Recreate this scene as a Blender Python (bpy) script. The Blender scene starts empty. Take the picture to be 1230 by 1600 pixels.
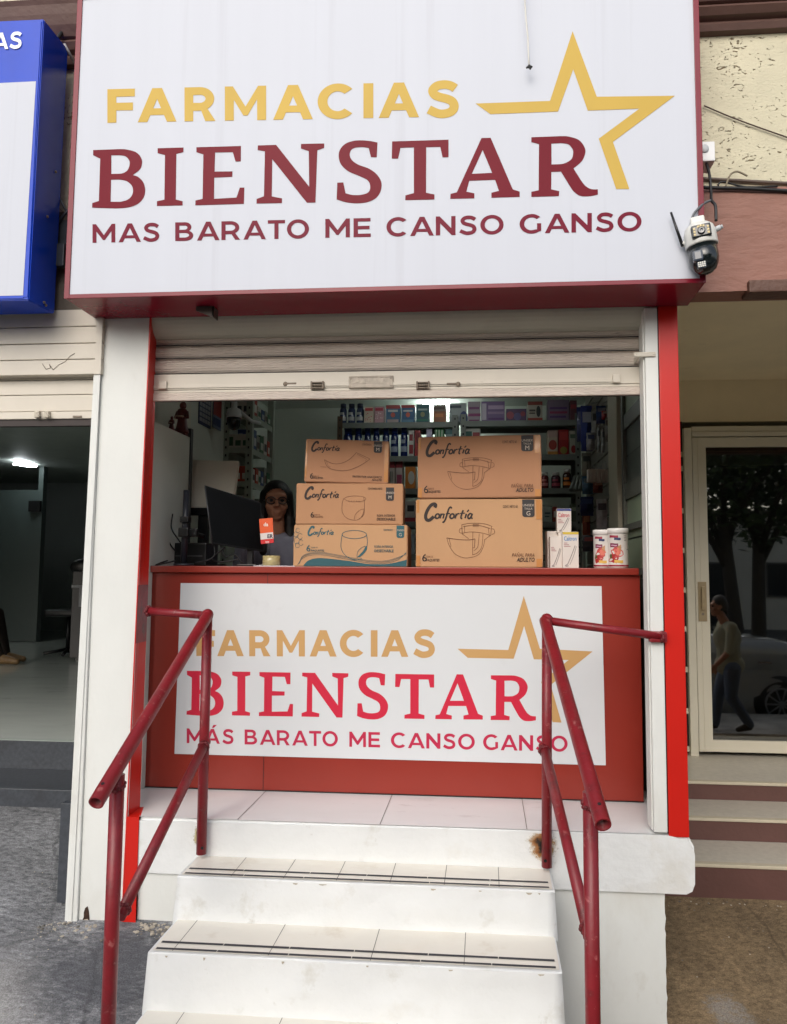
import bpy, bmesh, math, random
from mathutils import Vector, Matrix, noise
random.seed(7)
S = bpy.context.scene
COL = S.collection
R = math.radians

# ------------------------------------------------------------ camera (measured from the photo's perspective)
FPX, CX, CY = 1189.155, 657.22, 793.03
YAW, PITCH, ROLL = 0.0836637, 0.0825615, 0.0057797
CAMP = Vector((0.0, -3.2, 1.52))
_F = Vector((-math.sin(YAW)*math.cos(PITCH), math.cos(YAW)*math.cos(PITCH), math.sin(PITCH)))
_r = Vector((math.cos(YAW), math.sin(YAW), 0)); _u = _r.cross(_F)
CR = math.cos(ROLL)*_r + math.sin(ROLL)*_u
CU = -math.sin(ROLL)*_r + math.cos(ROLL)*_u
cam = bpy.data.cameras.new('camera'); camo = bpy.data.objects.new('camera', cam); COL.objects.link(camo)
m = Matrix.Identity(4)
for i in range(3):
    m[i][0] = CR[i]; m[i][1] = CU[i]; m[i][2] = -_F[i]; m[i][3] = CAMP[i]
camo.matrix_world = m
cam.sensor_fit = 'VERTICAL'; cam.sensor_height = 24.0; cam.sensor_width = 24.0
cam.lens = FPX/1600*24.0
cam.shift_x = -(CX-615)/1600; cam.shift_y = (CY-800)/1600
cam.clip_start = 0.05; cam.clip_end = 500
S.camera = camo

# ------------------------------------------------------------ daylight
SUN_EL, SUN_ROT = R(33), R(192)
w = bpy.data.worlds.new('World'); S.world = w; w.use_nodes = True
nt = w.node_tree; nt.nodes.clear()
sky = nt.nodes.new('ShaderNodeTexSky'); sky.sky_type = 'NISHITA'; sky.sun_disc = False
sky.sun_elevation = SUN_EL; sky.sun_rotation = SUN_ROT; sky.dust_density = 3.0; sky.air_density = 1.0; sky.ozone_density = 1.0
bg = nt.nodes.new('ShaderNodeBackground'); bg.inputs['Strength'].default_value = 0.15
wo = nt.nodes.new('ShaderNodeOutputWorld')
hs = nt.nodes.new('ShaderNodeHueSaturation'); hs.inputs['Saturation'].default_value = 0.6
nt.links.new(sky.outputs[0], hs.inputs['Color']); nt.links.new(hs.outputs[0], bg.inputs['Color']); nt.links.new(bg.outputs[0], wo.inputs['Surface'])
sd = bpy.data.lights.new('sun', 'SUN'); sd.energy = 0.75; sd.angle = R(60); sd.color = (1.0, 0.965, 0.92)
so = bpy.data.objects.new('sun', sd); COL.objects.link(so)
sv = Vector((math.sin(SUN_ROT)*math.cos(SUN_EL), math.cos(SUN_ROT)*math.cos(SUN_EL), math.sin(SUN_EL)))
so.rotation_euler = sv.to_track_quat('Z', 'Y').to_euler(); so.location = (-3, -12, 15)
S.view_settings.view_transform = 'Standard'; S.view_settings.look = 'None'
S.view_settings.exposure = 0.50; S.view_settings.gamma = 1
S.view_settings.use_curve_mapping = False
S.cycles.max_bounces = 8; S.cycles.diffuse_bounces = 5; S.cycles.glossy_bounces = 4; S.cycles.transmission_bounces = 6
S.cycles.caustics_reflective = False; S.cycles.caustics_refractive = False
S.cycles.use_denoising = True

# ------------------------------------------------------------ measuring helpers: a photo pixel on a plane of the real place
def ray(px, py): return _F + (px-CX)/FPX*CR - (py-CY)/FPX*CU
def at(px, py, Y):
    d = ray(px, py); return CAMP + d*((Y-CAMP.y)/d.y)
def atz(px, py, Z):
    d = ray(px, py); return CAMP + d*((Z-CAMP.z)/d.z)
def atx(px, py, X):
    d = ray(px, py); return CAMP + d*((X-CAMP.x)/d.x)

# ------------------------------------------------------------ materials
MATS = {}
def lin(c): return tuple(((v/255)/12.92 if v/255 <= .04045 else ((v/255+.055)/1.055)**2.4) for v in c)
def mat(name, col, rough=.55, var=.08, scale=5, bump=0, bscale=80, metal=0, spec=.5, dirt=None, stretch=(1,1,1), coat=0, alpha=None):
    if name in MATS: return MATS[name]
    m = bpy.data.materials.new(name); MATS[name] = m; m.use_nodes = True
    n = m.node_tree.nodes; L = m.node_tree.links; b = n['Principled BSDF']
    b.inputs['Roughness'].default_value = rough; b.inputs['Metallic'].default_value = metal
    b.inputs['Specular IOR Level'].default_value = spec; b.inputs['Coat Weight'].default_value = coat
    tc = n.new('ShaderNodeTexCoord'); mp = n.new('ShaderNodeMapping'); L.new(tc.outputs['Object'], mp.inputs['Vector'])
    mp.inputs['Scale'].default_value = stretch
    nz = n.new('ShaderNodeTexNoise'); nz.inputs['Scale'].default_value = scale; nz.inputs['Detail'].default_value = 6; nz.inputs['Roughness'].default_value = .6
    L.new(mp.outputs[0], nz.inputs['Vector'])
    rp = n.new('ShaderNodeValToRGB'); L.new(nz.outputs['Fac'], rp.inputs['Fac'])
    lo = tuple(max(0, c*(1-var)) for c in col)+(1,); hi = tuple(min(1, c*(1+var)) for c in col)+(1,)
    rp.color_ramp.elements[0].position = .3; rp.color_ramp.elements[1].position = .7
    rp.color_ramp.elements[0].color = lo; rp.color_ramp.elements[1].color = hi
    out = rp.outputs['Color']
    if dirt:      # stains and wear with a shape of their own: (colour, threshold, scale)
        for (dc, th, dsc, amt) in dirt:
            dn = n.new('ShaderNodeTexNoise'); dn.inputs['Scale'].default_value = dsc; dn.inputs['Detail'].default_value = 8; dn.inputs['Roughness'].default_value = .65
            L.new(mp.outputs[0], dn.inputs['Vector'])
            dr = n.new('ShaderNodeMapRange'); dr.inputs[1].default_value = th; dr.inputs[2].default_value = th+.12; dr.inputs[4].default_value = amt
            L.new(dn.outputs['Fac'], dr.inputs[0])
            mx = n.new('ShaderNodeMix'); mx.data_type = 'RGBA'; L.new(dr.outputs[0], mx.inputs['Factor']); L.new(out, mx.inputs['A']); mx.inputs['B'].default_value = tuple(dc)+(1,)
            out = mx.outputs['Result']
    L.new(out, b.inputs['Base Color'])
    if bump:
        bn = n.new('ShaderNodeTexNoise'); bn.inputs['Scale'].default_value = bscale; bn.inputs['Detail'].default_value = 5
        L.new(mp.outputs[0], bn.inputs['Vector'])
        bp = n.new('ShaderNodeBump'); bp.inputs['Strength'].default_value = bump; bp.inputs['Distance'].default_value = .01
        L.new(bn.outputs['Fac'], bp.inputs['Height']); L.new(bp.outputs[0], b.inputs['Normal'])
    return m
def emit(name, col, st):
    m = mat(name, (.8,.8,.8)); b = m.node_tree.nodes['Principled BSDF']
    b.inputs['Emission Color'].default_value = tuple(col)+(1,); b.inputs['Emission Strength'].default_value = st
    return m
def glass(name, tint=(1,1,1), rough=0.0, alpha=.12):
    m = bpy.data.materials.new(name); MATS[name] = m; m.use_nodes = True
    n = m.node_tree.nodes; L = m.node_tree.links; n.clear()
    o = n.new('ShaderNodeOutputMaterial'); t = n.new('ShaderNodeBsdfTransparent'); t.inputs[0].default_value = tuple(tint)+(1,)
    g = n.new('ShaderNodeBsdfGlossy'); g.inputs['Roughness'].default_value = rough
    fr = n.new('ShaderNodeFresnel'); fr.inputs['IOR'].default_value = 1.5
    ad = n.new('ShaderNodeMath'); ad.operation = 'ADD'; ad.inputs[1].default_value = alpha
    L.new(fr.outputs[0], ad.inputs[0])
    mx = n.new('ShaderNodeMixShader'); L.new(ad.outputs[0], mx.inputs[0]); L.new(t.outputs[0], mx.inputs[1]); L.new(g.outputs[0], mx.inputs[2]); L.new(mx.outputs[0], o.inputs[0])
    return m
def c8(r, g, b, k=1.0): return tuple(v*k for v in lin((r, g, b)))

# ------------------------------------------------------------ mesh helpers
def BM(): return bmesh.new()
def box(bm, x0, x1, y0, y1, z0, z1, bev=0, mi=0, seg=2, rot=0, tilt=0):
    if x1 < x0: x0, x1 = x1, x0
    if y1 < y0: y0, y1 = y1, y0
    if z1 < z0: z0, z1 = z1, z0
    t = bmesh.new()
    bmesh.ops.create_cube(t, size=1)
    for v in t.verts:
        v.co = Vector(((x0+x1)/2+v.co.x*(x1-x0), (y0+y1)/2+v.co.y*(y1-y0), (z0+z1)/2+v.co.z*(z1-z0)))
    if bev: bmesh.ops.bevel(t, geom=t.edges[:], offset=bev, segments=seg, affect='EDGES', profile=.6)
    if rot or tilt:
        c = Vector(((x0+x1)/2, (y0+y1)/2, z0)); M = Matrix.Translation(c) @ Matrix.Rotation(rot, 4, 'Z') @ Matrix.Rotation(tilt, 4, 'Y') @ Matrix.Translation(-c)
        t.transform(M)
    merge(bm, t, mi)
def merge(bm, t, mi=0):
    mp = {v: bm.verts.new(v.co) for v in t.verts}
    for f in t.faces:
        try:
            nf = bm.faces.new([mp[v] for v in f.verts]); nf.material_index = mi if mi else f.material_index; nf.smooth = f.smooth
        except ValueError: pass
    t.free()
def poly(bm, pts, mi=0):
    f = bm.faces.new([bm.verts.new(Vector(p)) for p in pts]); f.material_index = mi; return f
def tube(bm, pts, r, seg=14, caps=True, r2=None, mi=0, wall=0):
    pts = [Vector(p) for p in pts]; n = len(pts)
    rings = []
    prev = None
    for i, p in enumerate(pts):
        d = (pts[min(i+1, n-1)]-pts[max(i-1, 0)]).normalized()
        if prev is None:
            a = d.cross(Vector((0, 0, 1)));
            if a.length < .05: a = d.cross(Vector((1, 0, 0)))
            a.normalize()
        else:
            a = (prev - d*prev.dot(d)).normalized()
        prev = a; b = d.cross(a)
        rr = r if r2 is None else r+(r2-r)*i/(n-1)
        rings.append([bm.verts.new(p+(a*math.cos(2*math.pi*k/seg)+b*math.sin(2*math.pi*k/seg))*rr) for k in range(seg)])
    for i in range(n-1):
        for k in range(seg):
            f = bm.faces.new([rings[i][k], rings[i][(k+1) % seg], rings[i+1][(k+1) % seg], rings[i+1][k]]); f.smooth = True; f.material_index = mi
    if caps:
        for rg, fl in ((rings[0], False), (rings[-1], True)):
            f = bm.faces.new(rg if fl else rg[::-1]); f.material_index = mi
def pipe(bm, p0, p1, r, open_end=True, seg=18):
    """a hollow pipe with a visible bore at p1"""
    p0 = Vector(p0); p1 = Vector(p1)
    tube(bm, [p0, p1], r, seg, caps=False)
    d = (p1-p0).normalized(); a = d.cross(Vector((0, 0, 1)));
    if a.length < .05: a = d.cross(Vector((1, 0, 0)))
    a.normalize(); b = d.cross(a)
    def ring(p, rr): return [bm.verts.new(p+(a*math.cos(2*math.pi*k/seg)+b*math.sin(2*math.pi*k/seg))*rr) for k in range(seg)]
    o = ring(p1, r); i1 = ring(p1, r*.84); i2 = ring(p1-d*.1, r*.84)
    for k in range(seg):
        j = (k+1) % seg
        bm.faces.new([o[k], o[j], i1[j], i1[k]]); f = bm.faces.new([i1[k], i1[j], i2[j], i2[k]]); f.smooth = True
    bm.faces.new(i2)
def lathe(bm, cx, cy, prof, seg=24, mi=0, mis=None):
    rings = [[bm.verts.new((cx+r*math.cos(2*math.pi*k/seg), cy+r*math.sin(2*math.pi*k/seg), z)) for k in range(seg)] for r, z in prof]
    for i in range(len(rings)-1):
        for k in range(seg):
            f = bm.faces.new([rings[i][k], rings[i][(k+1) % seg], rings[i+1][(k+1) % seg], rings[i+1][k]]); f.smooth = True
            f.material_index = mis[i] if mis else mi
    f = bm.faces.new(rings[0][::-1]); f.material_index = mis[0] if mis else mi
    f = bm.faces.new(rings[-1]); f.material_index = mis[-1] if mis else mi
def ellipsoid(bm, c, r, seg=20, rings=12, mi=0):
    t = bmesh.new(); bmesh.ops.create_uvsphere(t, u_segments=seg, v_segments=rings, radius=1)
    for v in t.verts: v.co = Vector((c[0]+v.co.x*r[0], c[1]+v.co.y*r[1], c[2]+v.co.z*r[2]))
    for f in t.faces: f.smooth = True
    merge(bm, t, mi)
def extrude_poly(bm, pts2, frame, depth, mi=0):
    """prism: 2-D outline in a frame (origin, xaxis, yaxis, normal)"""
    o, ax, ay, an = frame
    A = [bm.verts.new(o+ax*x+ay*y) for x, y in pts2]; B = [bm.verts.new(o+ax*x+ay*y+an*depth) for x, y in pts2]
    n = len(A)
    for i in range(n):
        f = bm.faces.new([A[i], A[(i+1) % n], B[(i+1) % n], B[i]]); f.material_index = mi
    f = bm.faces.new(A[::-1]); f.material_index = mi
    f = bm.faces.new(B); f.material_index = mi
ROOTLOC = {}
def tag(o, label=None, cat=None, group=None, kind=None):
    if label: o['label'] = label
    if cat: o['category'] = cat
    if group: o['group'] = group
    if kind: o['kind'] = kind
    return o
def thing(name, loc, label, cat, group=None):
    o = bpy.data.objects.new(name, None); COL.objects.link(o); o.location = loc; o.empty_display_size = .1
    ROOTLOC[o] = Vector(loc); return tag(o, label, cat, group)
def part(name, bm, mats, parent=None, label=None, smooth=False, recalc=True):
    if not isinstance(mats, (list, tuple)): mats = [mats]
    if recalc: bmesh.ops.recalc_face_normals(bm, faces=bm.faces[:])
    me = bpy.data.meshes.new(name); 
    loc = ROOTLOC.get(parent, Vector((0, 0, 0))) if parent else Vector((0, 0, 0))
    if loc.length: bm.transform(Matrix.Translation(-loc))
    bm.to_mesh(me); bm.free()
    for mm in mats: me.materials.append(mm)
    o = bpy.data.objects.new(name, me); COL.objects.link(o)
    if parent: o.parent = parent; ROOTLOC[o] = loc
    if smooth:
        for p in me.polygons: p.use_smooth = True
    if label: o['label'] = label
    return o
def solo(name, bm, mats, label, cat, group=None, loc=None, smooth=False):
    """a thing that is one mesh, its origin at its base"""
    bm.verts.ensure_lookup_table()
    if loc is None:
        xs = [v.co.x for v in bm.verts]; ys = [v.co.y for v in bm.verts]; zs = [v.co.z for v in bm.verts]
        loc = Vector(((min(xs)+max(xs))/2, (min(ys)+max(ys))/2, min(zs)))
    bm.transform(Matrix.Translation(-Vector(loc)))
    o = part(name, bm, mats, None, smooth=smooth); o.location = loc; ROOTLOC[o] = Vector(loc)
    return tag(o, label, cat, group)
def structure(name, bm, mats):
    o = part(name, bm, mats); o['kind'] = 'structure'; return o

# ------------------------------------------------------------ lettering
def curve_mesh(splines, extrude=.00012):
    cu = bpy.data.curves.new('tmp', 'CURVE'); cu.dimensions = '2D'; cu.fill_mode = 'BOTH'; cu.extrude = extrude
    for pts in splines:
        sp = cu.splines.new('POLY'); sp.points.add(len(pts)-1); sp.use_cyclic_u = True
        for p, q in zip(sp.points, pts): p.co = (q[0], q[1], 0, 1)
    return curve_to_bm(cu)
def curve_to_bm(cu):
    o = bpy.data.objects.new('tmp', cu); COL.objects.link(o)
    me = bpy.data.meshes.new_from_object(o.evaluated_get(bpy.context.evaluated_depsgraph_get()))
    bm = bmesh.new(); bm.from_mesh(me)
    bpy.data.objects.remove(o); bpy.data.meshes.remove(me); bpy.data.curves.remove(cu)
    return bm
def place(bm, frame):
    o, ax, ay, an = frame
    M = Matrix.Identity(4)
    for i in range(3): M[i][0] = ax[i]; M[i][1] = ay[i]; M[i][2] = an[i]; M[i][3] = o[i]
    bm.transform(M); return bm
def text_bm(s, size, align='LEFT', bold=0.0, shear=0.0, width=None, spacing=1.0):
    cu = bpy.data.curves.new('tmp', 'FONT'); cu.body = s; cu.size = size; cu.align_x = align; cu.offset = bold*size; cu.shear = shear
    cu.extrude = .0004; cu.space_character = spacing; cu.resolution_u = 2
    bm = curve_to_bm(cu)
    if width:
        xs = [v.co.x for v in bm.verts]; k = width/(max(xs)-min(xs)); bmesh.ops.scale(bm, vec=(k, 1, 1), verts=bm.verts[:])
    return bm
def smooth_pts(pts, n=6):
    """pts: (x,y) corners or (x,y,1) points on a curve; runs of curve points are Catmull-Rom subdivided"""
    out = []; N = len(pts)
    for i in range(N):
        p = pts[i]; q = pts[(i+1) % N]
        out.append((p[0], p[1]))
        if len(p) > 2 or len(q) > 2:
            a = pts[i-1] if len(p) > 2 else p; d = pts[(i+2) % N] if len(q) > 2 else q
            for k in range(1, n):
                t = k/n; t2 = t*t; t3 = t2*t
                out.append(tuple(.5*((2*p[j])+(-a[j]+q[j])*t+(2*a[j]-5*p[j]+4*q[j]-d[j])*t2+(-a[j]+3*p[j]-3*q[j]+d[j])*t3) for j in (0, 1)))
    return out
def arc(cx, cy, rx, ry, a0, a1, n=14):
    return [(cx+rx*math.cos(R(a0+(a1-a0)*k/n)), cy+ry*math.sin(R(a0+(a1-a0)*k/n))) for k in range(n+1)]
def catmull(P, n=8):
    out = []
    for i in range(len(P)-1):
        a = P[max(i-1, 0)]; p = P[i]; q = P[i+1]; d = P[min(i+2, len(P)-1)]
        for k in range(n):
            t = k/n; t2 = t*t; t3 = t2*t
            out.append(tuple(.5*((2*p[j])+(-a[j]+q[j])*t+(2*a[j]-5*p[j]+4*q[j]-d[j])*t2+(-a[j]+3*p[j]-3*q[j]+d[j])*t3) for j in (0, 1)))
    out.append(tuple(P[-1][:2])); return out
def stroke(P, w, taper=None):
    """outline of a line of width w along points P"""
    Lf, Rt = [], []
    n = len(P)
    for i, p in enumerate(P):
        a = P[max(i-1, 0)]; b = P[min(i+1, n-1)]
        dx, dy = b[0]-a[0], b[1]-a[1]; l = math.hypot(dx, dy) or 1
        ww = w*(taper(i/(n-1)) if taper else 1)/2
        nx, ny = -dy/l*ww, dx/l*ww
        Lf.append((p[0]+nx, p[1]+ny)); Rt.append((p[0]-nx, p[1]-ny))
    return Lf+Rt[::-1]
def glyph(ch, w):
    """geometric bold capitals, cap height 1; returns (splines, width)"""
    h = w*.88
    if ch == 'I': return [[(0, 0), (w, 0), (w, 1), (0, 1)]], w
    if ch == 'F': W = .80; return [[(0, 0), (w, 0), (w, .36), (W*.93, .36), (W*.93, .36+h), (w, .36+h), (w, 1-h), (W, 1-h), (W, 1), (0, 1)]], W
    if ch == 'E': W = .80; return [[(0, 0), (W, 0), (W, h), (w, h), (w, .5-h/2), (W*.93, .5-h/2), (W*.93, .5+h/2), (w, .5+h/2), (w, 1-h), (W*.985, 1-h), (W*.985, 1), (0, 1)]], W
    if ch == 'T': W = .86; return [[(W/2-w/2, 0), (W/2+w/2, 0), (W/2+w/2, 1-h), (W, 1-h), (W, 1), (0, 1), (0, 1-h), (W/2-w/2, 1-h)]], W
    if ch == 'N': W = .93; return [[(0, 0), (w, 0), (w, .63), (W-w*.88, 0), (W, 0), (W, 1), (W-w, 1), (W-w, .37), (w*.88, 1), (0, 1)]], W
    if ch == 'M': W = 1.14; return [[(0, 0), (w*.95, 0), (w*.95, .60), (W/2-w*.22, .14), (W/2+w*.22, .14), (W-w*.95, .61), (W-w*.95, 0), (W, 0), (W, 1), (W-w*.85, 1), (W/2, .40), (w*.85, 1), (0, 1)]], W
    if ch == 'A':
        W = 1.12; a = w*1.08; s = W/2-a/2; l = w*1.06; y1 = .205; y2 = y1+h*.86
        ys = (W/2-l)/s
        return [[(0, 0), (s, 1), (s+a, 1), (W, 0), (W-l, 0), (W-l-s*y1, y1), (l+s*y1, y1), (l, 0)], [(l+s*y2, y2), (W-l-s*y2, y2), (W/2, ys)]], W
    if ch == 'O':
        W = 1.10; return [arc(W/2, .5, W/2, .515, 0, 360, 40)[:-1], arc(W/2, .5, W/2-w*1.02, .515-h, 0, 360, 40)[:-1]], W
    if ch in 'CG':
        rx, ry = .545, .515; ix, iy = rx-w*1.02, ry-h
        if ch == 'C': return [arc(rx, .5, rx, ry, 43, 317, 34)+arc(rx, .5, ix, iy, 312, 48, 34)], .95
        X = .985; return [arc(rx, .5, rx, ry, 43, 305, 34)+[(X, .125), (X, .52), (X-w*.92, .52), (X-w*.92, .2)]+arc(rx, .5, ix, iy, 296, 48, 30)], X
    if ch == 'S':
        P = catmull([(.755, .80), (.62, .885), (.45, .915), (.27, .88), (.16, .76), (.20, .64), (.33, .565), (.52, .51), (.67, .43), (.725, .28), (.65, .145), (.48, .087), (.30, .095), (.05, .215)], 5)
        return [stroke(P, w*.93)], .83
    if ch == 'B':
        W = .92; ix = W*.52
        o = [(0, 0), (0, 1)]+arc(ix, .735, .33, .265, 90, -58, 12)+arc(ix+.03, .285, .39, .285, 62, -90, 12)
        return [o, [(w, 1-h), (w, .5+h*.52)]+arc(ix-.02, .5+h*.52+(.5-h*1.52)/2, .33-w*.85, (.5-h*1.52)/2, -90, 90, 8), [(w, .5-h*.42), (w, h)]+arc(ix, h+(.5-h*1.42)/2, .39-w*.85, (.5-h*1.42)/2, -90, 90, 8)], W
    if ch == 'R':
        ix = .46
        o = [(0, 0), (0, 1)]+arc(ix, .655, .43, .345, 90, -58, 14)+[(.93, 0), (.93-w*1.18, 0), (.50, .305), (w, .305), (w, 0)]
        return [o, [(w, 1-h), (w, .31+h)]+arc(ix, (1.31)/2, .43-w*1.0, .345-h*.98, -90, 90, 10)], .93
    return [], .38
def letters_line(s, w, track, space=.42):
    sp = []; x = 0
    for ch in s:
        if ch == ' ': x += space; continue
        acc = ch == 'Á'; g, W = glyph('A' if acc else ch, w)
        sp += [[(px+x, py) for px, py in g1] for g1 in g]
        if acc: sp.append([(x+W*.46, 1.07), (x+W*.60, 1.07), (x+W*.80, 1.27), (x+W*.58, 1.27)])
        x += W+track*(0.55 if ch in 'AT' else 1)
    return sp
# serif letters traced from the fascia in photo pixels (crop origin and scale given per letter)
def px_(pts, ox, oy, sc): return [(ox+p[0]/sc, oy+p[1]/sc) + tuple(p[2:]) for p in pts]
A_, B_, C_ = (130, 190, 4.5556), (390, 190, 4.5556), (600, 190, 3.4167)
SERIF = []
def ser(cr, *outs):
    for o in outs: SERIF.append(smooth_pts(px_(o, *cr)))
ser(A_, [(72,203),(265,196),(310,199,1),(375,217,1),(412,255,1),(420,293,1),(405,340,1),(354,380),(395,396,1),(430,435,1),(442,490,1),(427,548,1),(380,592,1),(310,613,1),(230,618),(64,613),(66,580),(113,565),(122,264),(72,240)],
    [(201,240),(262,240),(300,247,1),(327,274,1),(331,308,1),(316,347,1),(285,367,1),(255,372),(201,373)], [(199,414),(265,413),(310,424,1),(346,455,1),(356,493,1),(344,532,1),(312,559,1),(265,571),(196,571)])
ser(A_, [(531,190),(715,185),(714,217),(664,230),(660,555),(709,567),(708,597),(526,601),(526,567),(579,556),(583,238),(531,225)])
ser(A_, [(807,183),(1124,174),(1122,284),(1085,284),(1066,218),(940,220),(936,356),(1063,355),(1062,393),(934,399),(932,550),(1092,541),(1116,470),(1148,470),(1145,586),(799,596),(800,562),(851,550),(856,234),(807,218)])
ser(B_, [(60,170),(190,166),(425,464),(422,210),(366,192),(367,159),(532,156),(531,188),(483,204),(470,576),(409,578),(162,268),(159,533),(232,547),(231,580),(50,584),(51,551),(103,532),(110,212),(58,203)])
ser(B_, [(911,149),(906,254),(865,254),(848,188),(800,182,1),(750,187,1),(722,205,1),(714,240,1),(730,275,1),(775,307,1),(850,335,1),(905,375,1),(938,430,1),(935,490,1),(905,540,1),(845,572,1),(770,582,1),(690,575,1),(620,555),(625,435),(668,433),(684,510),(730,522,1),(790,522,1),(840,508,1),(858,480,1),(855,440,1),(830,410,1),(775,385,1),(705,355,1),(655,310,1),(636,260,1),(642,205,1),(680,160,1),(740,138,1),(800,134,1),(860,139,1)])
ser(C_, [(44,106),(345,97),(345,190),(313,191),(301,135),(226,137),(225,380),(270,389),(270,416),(114,420),(115,394),(160,382),(160,138),(89,140),(76,198),(42,198)])
ser(C_, [(521,88),(570,87),(688,362),(725,374),(725,402),(574,407),(574,380),(614,370),(594,311),(456,316),(440,374),(483,383),(483,410),(354,413),(356,386),(389,378)], [(527,152),(578,274),(469,279)])
ser(C_, [(787,84),(945,78),(985,80,1),(1040,98,1),(1070,135,1),(1075,168,1),(1056,212,1),(1012,250),(1060,325,1),(1085,350,1),(1110,361,1),(1142,362),(1142,390),(1100,398,1),(1050,397,1),(1015,375,1),(990,340,1),(945,267),(894,269),(893,362),(936,371),(934,398),(787,402),(787,375),(826,367),(828,120),(787,110)],
    [(894,118),(945,115),(985,122,1),(1007,148,1),(1010,172,1),(1000,202,1),(965,223,1),(935,228),(895,229)])
STARPX = [(610+x/1.9839, y/1.9839) for x, y in [(565,97),(640,300),(882,297),(690,440),(741,586),(700,586),(646,430),(772,337),(612,343),(567,215),(520,346),(310,354),(264,321),(495,313)]]
def lettering(name, splines, mt, parent, conv, Y):
    """splines are (x,z) on the vertical plane y=Y; conv maps them"""
    sp = [[conv(*p) for p in s] for s in splines]
    bm = curve_mesh(sp)
    place(bm, (Vector((0, Y-.0006, 0)), Vector((1, 0, 0)), Vector((0, 0, 1)), Vector((0, -1, 0))))
    return part(name, bm, mt, parent)
# ------------------------------------------------------------ palette
M_white = mat('white_painted_render', c8(217,219,215), .6, .05, 2, .2, 30, dirt=[((.42,.38,.30), .64, 6, .3), ((.5,.47,.4), .58, 1.8, .28), ((.14,.12,.10), .745, 40, .6)], stretch=(1,1,.55))
M_step = mat('white_step_paint', c8(222,224,223), .5, .05, 3, .35, 22, dirt=[((.42,.39,.30), .57, 4.5, .42), ((.30,.26,.19), .64, 10, .55), ((.12,.10,.08), .735, 34, .7), ((.52,.47,.36), .55, 1.7, .35)])
M_tile = mat('cream_step_tile', c8(226,221,209), .32, .05, 3, .08, 30, dirt=[((.50,.40,.28), .58, 4, .4), ((.22,.18,.13), .70, 14, .5), ((.62,.52,.38), .5, 1.4, .25)])
M_marble = mat('white_marble_tile', c8(228,231,230), .22, .03, 2, dirt=[((.42,.40,.40), .60, 3.3, .5), ((.3,.27,.23), .70, 9, .4)], stretch=(1,2.6,1))
M_joint = mat('grey_tile_joint', c8(120,115,108), .8)
M_strip = mat('dark_grip_strip', c8(52,52,58), .7, .15, 40, dirt=[((.5,.48,.44), .68, 30, .7)])
M_red = mat('bright_red_paint', c8(194,26,14), .36, .05, 2, .05, 25, spec=.45, dirt=[((.30,.03,.02), .70, 8, .3)])
M_pole = mat('dark_red_pipe_paint', c8(126,24,33), .38, .14, 14, .12, 60, spec=.5, dirt=[((.07,.012,.012), .56, 15, .65), ((.46,.15,.14), .60, 30, .75), ((.22,.10,.05), .64, 8, .7)])
M_frame = mat('maroon_sign_vinyl', c8(118,18,38), .22, .07, 3, .25, 5, spec=.32)
M_face = mat('white_sign_canvas', c8(198,202,211), .5, .012, 1.2, .02, 3, spec=.25, stretch=(9,1,.22), dirt=[((.44,.45,.50), .56, 1.6, .22), ((.40,.40,.42), .66, 7, .25)])
M_counter = mat('terracotta_laminate', c8(140,45,33), .34, .05, 2, .02, 20, spec=.45, dirt=[((.45,.10,.06), .70, 9, .25)])
M_board = mat('white_vinyl_board', c8(210,213,215), .35, .012, 2, .02, 10, dirt=[((.42,.42,.42), .62, 3, .2), ((.35,.33,.30), .72, 16, .4)])
M_gold = mat('gold_vinyl', c8(196,164,74), .45, .06, 2, spec=.2)
M_gold2 = mat('ochre_vinyl', c8(194,153,98), .4, .03, 2)
M_maroon = mat('maroon_vinyl', c8(110,10,32), .3, .06, 2, spec=.09, bump=.4, bscale=2.2)
M_crimson = mat('crimson_vinyl', c8(200,34,62), .4, .04, 2)
M_shutter = mat('perforated_grey_slat', c8(208,196,184), .55, .12, 9, .6, 120, stretch=(.25,1,2.6), dirt=[((.25,.20,.17), .60, 7, .28), ((.16,.13,.11), .56, 70, .35)])
M_slat = mat('cream_metal_slat', c8(205,198,184), .42, .05, 4, .06, 30, dirt=[((.30,.26,.20), .66, 8, .4)])
M_iron = mat('rusty_lock_iron', c8(120,108,94), .6, .25, 60, .3, 90)
M_stucco = bpy.data.materials.new('cream_stucco'); M_stucco.use_nodes = True
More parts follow.
